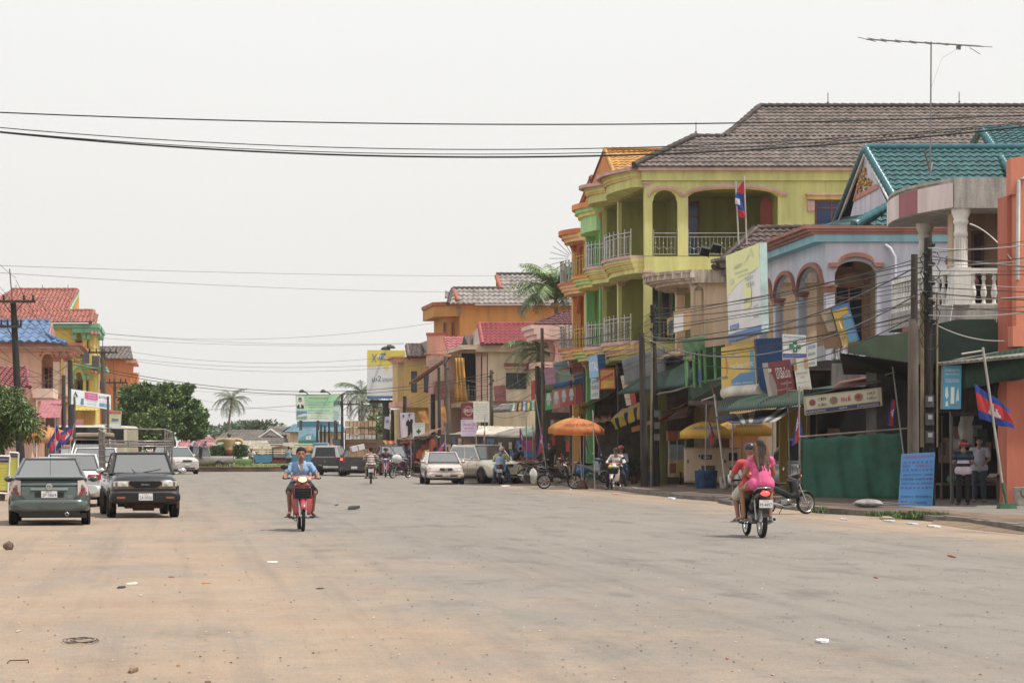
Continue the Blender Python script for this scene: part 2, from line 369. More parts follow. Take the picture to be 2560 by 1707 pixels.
# ================================================================ ground
U = V((ct,-st_,0));NF = V((-st_,-ct,0))           # image-parallel house walls and their outward normal
WD = V((-.0246,.9997,0));NS = V((-1,-.0246,0))    # along the street, and facade normal of the right-hand row
NSL = V((1,0,0))
def zz(py,D): return EYE+(HZ-py)/F*D
def ground_mat(kind):
 m = bpy.data.materials.new('mat_'+kind);m.use_nodes = True;n = m.node_tree.nodes;l = m.node_tree.links.new;p = n['Principled BSDF']
 p.inputs['Roughness'].default_value = .85;p.inputs['Specular IOR Level'].default_value = .25
 tc = n.new('ShaderNodeTexCoord')
 def noise(sc,det=8,rough=.6,scale=(1,1,1)):
  mp = n.new('ShaderNodeMapping');mp.inputs['Scale'].default_value = scale;l(tc.outputs['Object'],mp.inputs[0])
  a = n.new('ShaderNodeTexNoise');a.inputs['Scale'].default_value = sc;a.inputs['Detail'].default_value = det;a.inputs['Roughness'].default_value = rough
  l(mp.outputs[0],a.inputs['Vector']);return a.outputs[0]
 def ramp(x,a,b,c0=(0,0,0),c1=(1,1,1)):
  r = n.new('ShaderNodeValToRGB');r.color_ramp.elements[0].position = a;r.color_ramp.elements[1].position = b
  r.color_ramp.elements[0].color = (*c0,1);r.color_ramp.elements[1].color = (*c1,1);l(x,r.inputs[0]);return r.outputs[0]
 def mix(f,a,b,bt='MIX'):
  q = n.new('ShaderNodeMixRGB');q.blend_type = bt
  for i,s in ((0,f),(1,a),(2,b)):
   if hasattr(s,'is_output') : l(s,q.inputs[i])
   else: q.inputs[i].default_value = s if i == 0 else (*s,1)
  return q.outputs[0]
 def math_(op,a,b):
  q = n.new('ShaderNodeMath');q.operation = op;q.use_clamp = False
  for i,s in ((0,a),(1,b)):
   if hasattr(s,'is_output'): l(s,q.inputs[i])
   else: q.inputs[i].default_value = s
  return q.outputs[0]
 sx = n.new('ShaderNodeSeparateXYZ');l(tc.outputs['Object'],sx.inputs[0]);X,Y = sx.outputs[0],sx.outputs[1]
 grain = noise(9,6,.8);fine = noise(38,3,.7)
 if kind == 'road':
  tar = mix(ramp(noise(.35,5),.35,.65),lin('b6aba0',.50),lin('c2b7ab',.50))
  tar = mix(ramp(noise(1.1,8,.7,(1,.35,1)),.52,.68),tar,lin('a89d94',.43))
  sand = mix(ramp(noise(.8,6),.3,.7),lin('d6b494',.52),lin('e4c4a6',.53))
  # drifts of sand: thick on the left lane and toward the kerb, thin in the middle
  a = math_('MULTIPLY',math_('ADD',X,-3.8),-.118)
  a = math_('ADD',a,math_('MULTIPLY',math_('ADD',Y,-34),-.0085))
  k = math_('MAXIMUM',math_('MULTIPLY',math_('ADD',X,-12.4),.24),a)
  s1 = math_('ADD',math_('MULTIPLY',noise(.5,9,.62,(1,.55,1)),1.5),-.75)
  s2 = math_('ADD',math_('MULTIPLY',noise(5,8,.75,(1,.7,1)),1.1),-.55)
  f = math_('ADD',math_('ADD',s1,s2),math_('MINIMUM',k,.42))
  f = ramp(f,-.25,.5)
  col = mix(math_('MULTIPLY',f,.88),tar,sand)
  dk = ramp(noise(2.3,9,.75,(1,.3,1)),.60,.70);col = mix(math_('MULTIPLY',dk,.22),col,lin('8f8780',.5))
  trk = ramp(noise(1.3,6,.6,(1.6,.035,1)),.5,.66);col = mix(math_('MULTIPLY',trk,.3),col,lin('9a9088',.46))
  pits = ramp(noise(15,4,.7),.68,.75);col = mix(math_('MULTIPLY',pits,.55),col,lin('6e6358',.5))
  v = n.new('ShaderNodeTexVoronoi');v.inputs['Scale'].default_value = 2.2;l(tc.outputs['Object'],v.inputs['Vector'])
  peb = ramp(v.outputs['Distance'],.035,.05,(1,1,1),(0,0,0));col = mix(math_('MULTIPLY',peb,.6),col,lin('4c443c',.5))
 elif kind == 'dirt':
  col = mix(ramp(noise(.5,8),.35,.65),lin('bd9c7b',.52),lin('a98e76',.5))
  col = mix(ramp(noise(2.5,8,.7),.5,.65),col,lin('8d7766',.5))
 elif kind == 'pave':
  col = mix(ramp(noise(.6,8),.35,.65),lin('b09684',.5),lin('94806f',.48))
  br = n.new('ShaderNodeTexBrick');br.inputs['Scale'].default_value = 2.2;br.inputs['Mortar Size'].default_value = .03;l(tc.outputs['Object'],br.inputs['Vector'])
  br.inputs['Color1'].default_value = (1,1,1,1);br.inputs['Color2'].default_value = (.84,.82,.8,1);br.inputs['Mortar'].default_value = (.55,.5,.46,1)
  col = mix(.8,col,br.outputs[0],'MULTIPLY');col = mix(ramp(noise(1.7,8,.7),.52,.68),col,lin('c0a07e',.55))
 elif kind == 'slab':
  col = mix(ramp(noise(.9,8,.7),.35,.7),lin('b4aaa0',.56),lin('9c9189',.52))
 elif kind == 'grass':
  col = mix(ramp(noise(1.5,8),.35,.65),lin('7a9a3c',.55),lin('a4b04c',.6));col = mix(ramp(noise(.8,6),.55,.7),col,lin('a28a60',.6))
 col = mix(ramp(grain,.3,.7,(.9,.9,.9)),(0,0,0),col,'MIX') if 0 else mix(1.0,col,ramp(grain,.3,.7,(.86,.86,.86),(1.06,1.06,1.06)),'MULTIPLY')
 col = mix(1.0,col,ramp(fine,.3,.7,(.8,.8,.8),(1.1,1.1,1.1)),'MULTIPLY');col = mix(1.0,col,ramp(noise(95,2,.6),.3,.7,(.72,.72,.72),(1.22,1.22,1.22)),'MULTIPLY')
 l(col,p.inputs['Base Color'])
 b = n.new('ShaderNodeBump');b.inputs['Strength'].default_value = .5;b.inputs['Distance'].default_value = .02
 l(math_('ADD',grain,fine),b.inputs['Height']);l(b.outputs[0],p.inputs['Normal']);return m
GM = {k: ground_mat(k) for k in ('road','dirt','pave','slab','grass')}
mb = MB().m(GM['dirt']);mb.add([(-900,-60,-.06),(900,-60,-.06),(900,2500,-.06),(-900,2500,-.06)],[(0,1,2,3)]);tag(mb.build('ground'),kind='structure')
mb = MB().m(GM['road']);mb.add([(-9,-30,0),(19,-30,0),(19,100,0),(16,190,0),(60,210,0),(60,236,0),(-60,236,0),(-60,200,0),(-9,190,0)],[tuple(range(9))])
tag(mb.build('road'),kind='structure')
# right pavement: kerb line read off the photograph, then inland
kerb = [(2700,1352),(2420,1312),(2300,1300),(2180,1290),(2050,1283),(1930,1268),(1780,1252),(1700,1246),(1620,1236),(1560,1228),(1500,1222),(1400,1214),(1300,1208),(1180,1204),(1090,1199),(1040,1192),(1010,1184)]
kp = [G(*k) for k in kerb]
kp = [V((kp[0].x+3,30,0)),]+kp+[V((13,175,0)),V((14,190,0))]
HK = .13
def strip(mb,inner,outer,z0,z1):
 vs = [V((p.x,p.y,z0)) for p in inner]+[V((p.x,p.y,z1)) for p in outer];n = len(inner)
 mb.add(vs,[(i,i+1,n+i+1,n+i) for i in range(n-1)])
mb = MB().m(GM['pave']);inn = [p+V((.22,0,0)) for p in kp];far_ = [V((60,p.y,0)) for p in kp];strip(mb,inn,far_,HK,HK);tag(mb.build('pavement'),kind='structure')
KC = M('9c9086',.55,.9,0,.3,1.5,.4)
mb = MB().m(KC)
for i in range(len(kp)-1):
 a,b = kp[i],kp[i+1];L_ = (b-a).length;n = max(1,int(L_/1.2))
 if b.y < 44 or 57 < (a.y+b.y)/2 < 58.5: continue
 for k in range(n):
  p,q = a.lerp(b,k/n),a.lerp(b,(k+.985)/n);d = (q-p).normalized();nn = V((d.y,-d.x,0))*.2
  h = HK+.025+R.uniform(-.035,.01);mb.slab([p+nn,q+nn,q,p],(0,0,1),h)
tag(mb.build('kerb'),kind='structure')
# smooth concrete forecourt and ramp in front of the workshop
fc = [G(2180,1268),G(2250,1262),G(2600,1262),G(2650,1305),G(2480,1303),G(2350,1290)]
mb = MB().m(GM['slab']);mb.add([V((p.x,p.y,HK+.004)) for p in fc],[tuple(range(6))]);tag(mb.build('concrete_forecourt'),kind='structure')
rp = [G(2640,1345),G(2420,1322),G(2330,1308)];r2 = [G(2700,1310),G(2480,1303),G(2350,1290)]
mb = MB().m(GM['dirt']);strip(mb,[p for p in rp],[p for p in r2],.005,HK+.03)
tag(mb.build('concrete_ramp'),kind='structure')
# left pavement
lk = [V((-5.4,20,0)),V((-5.3,62,0)),V((-6.2,80,0)),V((-6.5,120,0)),V((-7,190,0))]
mb = MB().m(GM['pave']);strip(mb,[V((-60,p.y,0)) for p in lk],[p-V((.2,0,0)) for p in lk],.1,.1);tag(mb.build('pavement'),kind='structure')
mb = MB().m(KC)
for a,b in zip(lk,lk[1:]):
 n = int((b-a).length/1.5)
 for k in range(n):
  p,q = a.lerp(b,k/n),a.lerp(b,(k+.98)/n);mb.slab([p,q,q-V((.2,0,0)),p-V((.2,0,0))],(0,0,1),.12)
tag(mb.build('kerb'),kind='structure')
# the round island
IC = P(560,HZ,176);IC.z = 0;IR = 12.6
mb = MB().m(M('6b5a4c',.9,.9,0,.35,.7,.4)).lathe([(IR,-.02),(IR,.30),(IR-.3,.30),(IR-.3,.2)],IC,72,smooth=False)
mb.m(M('b08a6a',.7,.9,0,.3)).lathe([(IR+.02,.30),(IR+.02,.36),(IR-.32,.36),(IR-.32,.2)],IC,72,smooth=False)
tag(mb.build('roundabout_kerb'),kind='structure')
mb = MB().m(GM['grass'])
mb.grid(40,40,lambda u,v: IC+V(((IR-.28)*sqrt(u)*cos(2*pi*v),(IR-.28)*sqrt(u)*sin(2*pi*v),.34+.12*(1-u)+.02*sin(u*40+v*60))))
tag(mb.build('island_lawn'),kind='structure')
def grass_tufts(name,spots,label,col,h=.12):
 mb = MB().m(M(col,1,.8,0,.4,5))
 for c,rad,n in spots:
  for _ in range(n):
   a = R.uniform(0,2*pi);r = rad*sqrt(R.random());p = V(c)+V((r*cos(a),r*sin(a)*1.0,0));hh = h*R.uniform(.5,1.3)
   d = V((R.uniform(-1,1),R.uniform(-1,1),0)).normalized();s = d.cross(V((0,0,1)))*.012*(1+h*6)
   mb.add([p-s,p+s,p+d*hh*.5+V((0,0,hh))],[(0,1,2)])
 return tag(mb.build(name),label,'grass',kind='stuff')
sp = []
for k in range(260):
 a = R.uniform(pi,2*pi);sp.append((IC+V(((IR-.5)*cos(a)*R.uniform(.8,1),(IR-.5)*sin(a)*R.uniform(.8,1),.36)),.5,12))
grass_tufts('grass',sp,'green grass growing on top of the round traffic island','6d8f35',.2)
grass_tufts('grass',[(G(2200,1290,.05),.3,90),(G(2270,1292,.05),.5,420),(G(2325,1294,.05),.42,330),(G(2050,1281,.05),.22,90)],'small patch of weeds in the broken kerb beside the blue painted sign','4f6b2c',.13)
# ================================================================ right-hand row of houses
class BF:
 def __init__(s,name,label,px,D,cat='building',W=WD,flip=1):
  s.D = D;s.px = px;s.O = P(px,HZ,D);s.O.z = 0;s.W = W;s.o = thing(name,label,cat,s.O);s.flip = flip
 def a(s,px,b=0): # U coordinate of a pixel column, at depth set by b
  D = s.D+b*(s.W.y*ct+s.W.x*st_);p = P(px,HZ,D);return (p-s.O-s.W*b).dot(U)
 def z(s,py,b=0): return zz(py,s.D+b*s.W.y)
 def p(s,a,b,z): return U*a+s.W*b+V((0,0,z))
 def box(s,mb,a0,a1,b0,b1,z0,z1):
  q = s.p;vs = [q(a,b,z) for z in (z0,z1) for b in (b0,b1) for a in (a0,a1)]
  return mb.add(vs,[(0,2,3,1),(4,5,7,6),(0,1,5,4),(2,6,7,3),(0,4,6,2),(1,3,7,5)])
 def bay(s,name,b0,b1,layers,a=0,rnd=.5,inner=.3,n=14,seg=None):
  """rounded slab over one bay; layers (z0,z1,out,mat)."""
  mb = MB()
  for z0,z1,out,m in layers:
   mb.m(m);pts = [s.p(a+inner,b0,z0)]
   for i in range(n+1):
    t = i/n;o = out*((1-rnd)+rnd*sin(pi*t));pts.append(s.p(a-o,b0+(b1-b0)*t,z0))
   pts.append(s.p(a+inner,b1,z0));mb.slab(list(reversed(pts)),(0,0,1),z1-z0)
  return mb.build(name,s.o)
 def bayline(s,b0,b1,out,z,rnd=.5,a=0,n=10):
  return [s.p(a-out*((1-rnd)+rnd*sin(pi*i/n)),b0+(b1-b0)*i/n,z) for i in range(n+1)]
GLS = M('232c36',1,.12,0,0);GBL = M('2e3f70',1,.15,0,.1)
# ---------- the green three-storey house
def green_house():
 B = BF('apartment_house','three storey olive green house with pink trimmed arches and grey tiled hip roof',1611,99)
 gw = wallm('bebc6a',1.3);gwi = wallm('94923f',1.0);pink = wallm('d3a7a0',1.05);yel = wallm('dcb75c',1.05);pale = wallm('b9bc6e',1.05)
 a = B.a;z = B.z;zc,ze,f3,s3,f2,s2 = z(452),z(428),z(640),z(676),z(853),z(890)
 N = NF;O0 = V((0,0,0))
 mb = MB().m(gw)
 e = .35   # wall thickness
 wall2d(mb,O0,U,N,0,26,f3,zc,e,[(.33,a(1694),f3,z(474),.55),(a(1720),a(1945),f3,z(470),.35)],14)
 wall2d(mb,O0,U,N,a(1760),26,f2,s3,e)
 wall2d(mb,O0,U,N,0,a(1760),f2,s3,e,[(.33,a(1760)-.4,f2,s3-.5,0)])
 B.box(mb,0,26,0,8.8,s3,f3-.02);B.box(mb,0,26,0,8.8,s2,f2-.02);B.box(mb,2.2,26,.02,8.8,0,s2)
 mb.build('wall',B.o)
 m2 = MB().m(gwi)    # recessed inner walls and partitions of the loggias, shade put into a darker olive
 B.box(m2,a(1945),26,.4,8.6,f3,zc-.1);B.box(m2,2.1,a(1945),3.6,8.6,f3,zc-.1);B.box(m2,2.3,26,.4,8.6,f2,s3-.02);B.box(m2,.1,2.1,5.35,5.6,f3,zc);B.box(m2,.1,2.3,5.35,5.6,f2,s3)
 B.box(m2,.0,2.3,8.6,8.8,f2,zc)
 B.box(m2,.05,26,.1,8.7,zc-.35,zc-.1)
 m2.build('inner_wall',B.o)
 # columns along the street
 for b in (.18,5.5,8.75):
  for z0,z1,sl_ in ((f3,zc-.05,1),(f2,s3,1),(HK,s2,0)):
   p = B.p(.17,b,0);cap_column(B.o,(p.x,p.y,0),z0,z1,.15,gw if sl_ else M('4a4038',.9,.9,0,.3),pink if sl_ else M('4a4038',.9,.9,0,.3))  # ground-floor shafts dark brown: shade under the awnings put into the colour
 p = B.p(a(1707),.17,0)
 # arch mouldings
 mb = MB().m(pink)
 arch_trim(mb,O0,U,N,.2,a(1694)+.1,z(486)-.05,.28,.12,.14,ext=.05);arch_trim(mb,O0,U,N,a(1720)-.1,a(1945)+.1,z(486)-.02,.3,.12,.14,ext=.25)
 mb.m(yel);arch_trim(mb,O0+V((0,0,-.06)),U,N,.2,a(1694)+.1,z(486)-.05,.28,.06,.10,ext=.05);arch_trim(mb,O0+V((0,0,-.06)),U,N,a(1720)-.1,a(1945)+.1,z(486)-.02,.3,.06,.10,ext=.25)
 mb.build('arch_trim',B.o)
 # fascia around the top
 mb = MB().m(gw);B.box(mb,-.12,26,-.12,.3,zc,ze);mb.m(pink);B.box(mb,-.3,26,-.3,.3,ze,ze+.14);mb.build('cornice',B.o)
 for b0,b1 in ((.1,5.4),(5.5,8.7)):
  B.bay('cornice',b0,b1,[(zc-.25,zc+.1,.9,gw),(zc+.1,zc+.2,1.0,yel),(zc+.2,zc+.34,1.05,gw),(zc+.34,zc+.44,1.15,yel),(zc+.44,ze+.02,1.2,gw),(ze+.02,ze+.16,1.35,pink)])
  B.bay('balcony_slab',b0,b1,[(s3-.1,s3+.1,.75,gw),(s3+.1,s3+.18,.85,yel),(s3+.18,s3+.28,.9,gw),(s3+.28,s3+.38,1.0,yel),(s3+.38,f3-.08,1.05,gw),(f3-.08,f3+.04,1.15,pink)])
  B.bay('balcony_slab',b0,b1,[(s2-.1,s2+.1,.75,pale),(s2+.1,s2+.2,.9,yel),(s2+.2,s2+.3,.95,pink),(s2+.3,f2-.1,1.05,yel),(f2-.1,f2+.04,1.15,pink)])
  st = metalm('b8b8b4',1,.3)
  railing(B.o,B.bayline(b0+.15,b1-.15,1.0,f3+.05),.95,st,.2);railing(B.o,B.bayline(b0+.15,b1-.15,1.0,f2+.05),.95,st,.2)
 st = metalm('b8b8b4',1,.3)
 railing(B.o,[B.p(.4,.1,f3),B.p(a(1694),.1,f3)],.95,st,.16);railing(B.o,[B.p(a(1722),.1,f3),B.p(a(1945)-.1,.1,f3)],.95,st,.16)
 railing(B.o,[B.p(.4,.1,f2),B.p(a(1760),.1,f2)],.95,st,.16)
 # openings
 br = M('8a4a34',.9,.5,0,.2)
 B2 = B.p(2.1,3.6,0)
 window(B.o,B.p(0,3.58,0),U,N,2.35,3.1,f3+.05,f3+2.6,br,GBL,0,.75)
 window(B.o,B.p(2.08,1.1,0),WD,NS,0,1.5,f3+.05,f3+2.5,wallm('c28a80'),GBL,1,.75)
 window(B.o,B.p(2.08,7,0),WD,NS,0,1.5,f3+.05,f3+2.5,br,GBL,1,.75)
 window(B.o,B.p(2.28,7,0),WD,NS,0,1.5,f2+.05,f2+2.5,br,GLS,1,.75)
 # arched windows of the second floor, side wall
 for i,(x0,x1,py0) in enumerate(((1626,1654,712),(1656,1682,708),(1684,1710,718))):
  q = MB().m(wallm('4c8a5c' if i != 1 else '7a4a3c'));wall2d(q,B.p(0,.36,0),U,N,a(x0),a(x1),f2,z(py0)+.3,.1,[(a(x0)+.07,a(x1)-.07,f2,z(py0)+.2,.2)]);q.m(yel)
  arch_trim(q,B.p(0,.3,0),U,N,a(x0),a(x1),z(py0)+.05,.3,.08,.05,ext=.02)
  o = q.build('window',B.o);g = MB().m(GLS);p = [B.p(x,.38,y) for x,y in ((a(x0)+.07,f2+.05),(a(x1)-.07,f2+.05),(a(x1)-.07,z(py0)+.1),(a(x0)+.07,z(py0)+.1))];g.add(p,[(0,1,2,3)]);g.build('pane',o)
 # arched dark door inside loggia, right end
 q = MB().m(wallm('8a3a34'));q.slab([B.p(a(1915)+dx,.9,zv) for dx,zv in ((0,f3),(.5,f3),(.5,f3+2.2),(.42,f3+2.45),(.25,f3+2.55),(.08,f3+2.45),(0,f3+2.2))],N,.06);q.build('door',B.o)
 # big window on the right with hood
 x0,x1 = a(2037),a(2120)
 window(B.o,O0,U,N,x0,x1,z(568),z(502),br,GBL,1,.72)
 mb = MB().m(pink);B.box(mb,x0-.4,x1+.3,-.3,0,z(489),z(485));mb.m(yel);B.box(mb,x0-.35,x1+.25,-.22,0,z(500),z(489));mb.m(pink);B.box(mb,x0-.33,x0-.05,-.16,0,z(528),z(503))
 mb.build('window_hood',B.o)
 # roof: one plane toward the camera (two stepped trapezoids), hips toward the street
 rt = M('8d7c74',.62,0.6,0,.3,3,0,'tile');rd = M('5b4d49',.7,.7,0,.3,3)
 ze2 = ze+.14;ed = -.35
 def rp(px,py):   # point on the slope plane
  k = .60;D0 = B.D+ed; # z = ze2 + k*(D-D0) ; z = EYE+(HZ-py)/F*D
  s_ = (HZ-py)/F;D = (ze2-k*D0-EYE)/(s_-k);return P(px,py,D)-B.O
 mb = MB().m(rt)
 E0 = B.p(-.5,-.35,ze2);E1 = B.p(26,-.35,ze2);y1 = 342
 mb_ = tiles(mb,E0,E1,V((rp(2900,y1).x,rp(2900,y1).y,rp(2900,y1).z)),rp(1742,y1),.27,.36,.05,.04,4)
 tiles(mb,rp(1812,y1),rp(2900,y1),rp(2900,268),rp(1900,268),.27,.36,.05,.04,4)
 # back slopes and hips so it closes
 rg0,rg1,lo = rp(1900,268),rp(2900,268),rp(1742,y1);bk = WD*5.8
 E0b = B.p(-.5,9.4,ze2);E1b = B.p(26,11.8,ze2)
 mb.add([E0b+U*9,E1b,rg1,rg0],[(0,3,2,1)])
 tiles(mb,E0b,E0,lo,lo+WD*7,.27,.36,.05,.04,2)
 mb.add([rp(1812,y1),rp(1812,y1)+WD*6,rg0],[(0,2,1)]);mb.add([lo,rp(1812,y1),rp(1812,y1)+WD*7,lo+WD*7],[(0,1,2,3)])
 mb.build('roof',B.o)
 mb = MB().m(rd);ridge(mb,E0+V((0,0,.08)),lo+V((0,0,.08)),.13);ridge(mb,lo,rp(1812,y1),.13);ridge(mb,rp(1812,y1),rg0+V((0,0,.06)),.13);ridge(mb,rg0+V((0,0,.05)),rg1+V((0,0,.05)),.12)
 ridge(mb,E0b+V((0,0,.05)),lo+WD*7,.13);mb.build('ridge_cap',B.o)
 for px,py in ((1740,342),(2070,268),(2398,266)):
  q = MB().m(metalm('6a6a6a'));b_ = rp(px,py);q.tube([b_,b_+V((0,0,.62))],.02,5);q.ell(b_+V((0,0,.2)),.05,6,4);q.build('lightning_rod',B.o)
 # ground floor shopfronts
 shopfront(B,-.2,2.2,8.7,s2,'8a8840')
 return B
def shopfront(B,a0,depth,W_,top,col='5a5044'):
 mb = MB().m(M('584c44',1,.9,0,.3,3));B.box(mb,depth,depth+.1,.3,W_,HK,top-.3);B.box(mb,a0,depth+.1,W_-.15,W_,HK,top-.1);mb.build('shop_interior',B.o)  # dark brown stands in for the shade inside the shop
 mb = MB().m(M(col,.9,.9,0,.3,1.5,.3,'streak'));B.box(mb,a0+.2,depth,.02,.15,HK,top-.1);mb.build('end_wall',B.o)
 mb = MB().m(M('6c6860',.8,.5,.3,.3,3))
 for k in range(12): B.box(mb,depth-.06,depth-.01,1.0,W_*.5,HK+.1+k*.22,HK+.28+k*.22)
 mb.build('roller_shutter',B.o)
green_house()
# ---------- pale green narrow house and the orange one behind it
def stack_house(name,label,px,D,b,wall,col,trims,zs,rail,seed,orange=False):
 B = BF(name,label,px,D);w = wallm(wall);ww = wallm(col);tr = [wallm(t) for t in trims]
 z = B.z;cz0,cz1 = z(zs[0]),z(zs[1]);f3,f2,s2 = z(zs[2]),z(zs[3]),z(zs[4])
 mb = MB().m(w);B.box(mb,1.2,12,0,b,0,cz1)
 for f in (f3,f2): B.box(mb,-.1,12.1,0,b,f-.25,f)
 B.box(mb,-.1,1.2,b-.12,b,0,cz1)
 mb.build('wall',B.o)
 for z0,z1 in ((f3,cz0),(f2,f3-.3),(HK,s2)):
  for bb_ in (.2,b-.2):
   p = B.p(.1,bb_,0);cap_column(B.o,(p.x,p.y,0),z0,z1,.19,ww,tr[0])
 if orange:
  for f,t_ in ((f3,cz0),(f2,f3-.3)):
   q = MB().m(ww);wall2d(q,B.p(.05,.2,0),U,NF,0,1.2,t_-1.0,t_,.15,[(.1,1.1,t_-1.0,t_-.15,.7)]);q.m(tr[0]);arch_trim(q,B.p(.05,.2,0),U,NF,.1,1.1,t_-1.0,.85,.1,.08,ext=.05)
   wall2d(q,B.p(.05,.2,0),WD,NS,0,b-.4,t_-1.0,t_,.15,[(.3,b-.7,t_-1.0,t_-.15,.75)]);q.build('arch',B.o)
 else:
  q = MB().m(w);[B.box(q,-.1,1.2,0,.18,z(575),cz0+.1)];q.build('parapet',B.o)
  B.bay('parapet',0,b,[(z(575),cz0+.1,.55,w)])
 B.bay('cornice',0,b,[(cz0,cz0+(cz1-cz0)*.3,.7,tr[1]),(cz0+(cz1-cz0)*.3,cz0+(cz1-cz0)*.6,.85,tr[2]),(cz0+(cz1-cz0)*.6,cz1,1.0,tr[0])])
 for f in (f3,f2):
  B.bay('balcony_slab',0,b,[(f-.5,f-.35,.7,tr[1]),(f-.35,f-.2,.85,tr[2]),(f-.2,f-.08,.95,tr[1]),(f-.08,f+.03,1.05,tr[0])])
  railing(B.o,B.bayline(.1,b-.1,.9,f),.95,rail,.17,deco=orange)
  window(B.o,B.p(1.19,b*.3,0),WD,NS,0,1.3,f+.05,f+2.4,tr[0],GLS,1,.75)
 shopfront(B,-.2,1.2,b,s2)
 return B
pg = stack_house('narrow_house','pale green narrow house with bulging balconies and yellow railings beside the olive house',1506,108,3.6,'9ccb80','6fb068',('d98a3c','dcc060','9ccb80'),(535,503,688,872,905),M('c79a3c',1,.5,.3,.1),1)
og = stack_house('narrow_house','orange house with radiating iron spikes on its balconies at end of the tall group',1468,112,3.4,'e0a05c','e2a04c',('c46a3c','e8b478','e2a86a'),(600,570,705,870,905),metalm('b0aea8',1,.35),2,True)
def spikes(B,zs):
 for zc in zs:
  mb = MB().m(metalm('70706c'))
  for s_ in range(13):
   a = pi*(.5+s_/12);c = B.p(-.35,1.5,zc)
   mb.tube([c+U*.25*cos(a)+V((0,0,.25*sin(a))),c+U*1.15*cos(a)+V((0,0,1.15*sin(a)))],.012,4,cap=False)
  mb.build('spike_fan',B.o)
spikes(og,(og.z(640),og.z(822)))
def gable_roof(B,near,far,tile,barge,gab,name='roof',tw=.26,th=.34):
 """near=(eaveL, eaveR, ridgeR, ridgeL) of the camera-side slope; far eave offset vector."""
 A,Bb,Cc,Dd = near;mb = MB().m(tile);tiles(mb,A,Bb,Cc,Dd,tw,th);mb.add([A+far,Bb+far,Cc,Dd],[(0,3,2,1)]);mb.build(name,B.o)
 q = MB().m(gab);q.add([A,A+far,Dd],[(0,1,2)]);q.build('gable',B.o)
 q = MB().m(barge);q.tube([A,Dd,A+far],.09,4,smooth=False);q.m(tile);ridge(q,Dd+V((0,0,.06)),Cc+V((0,0,.06)),.11);ridge(q,A+V((0,0,.06)),Dd+V((0,0,.06)),.11);q.build('ridge_cap',B.o)
def rel(B,px,py,D): return P(px,py,D)-B.O
yt = M('dc9a2c',.8,0.5,0,.2,4,0,'tile')
gable_roof(pg,(rel(pg,1548,470,110.5),rel(pg,1760,470,110.5),rel(pg,1760,377,115),rel(pg,1511,377,115)),WD*9,yt,M('7a4a38',.9),wallm('c8782c'))
dr = M('7c2c34',.8,0.5,0,.2,4,0,'tile')
gable_roof(og,(rel(og,1508,505,116),rel(og,1600,505,116),rel(og,1600,446,120),rel(og,1476,446,120)),WD*7,dr,M('d8683c',.9),wallm('c8783c'))
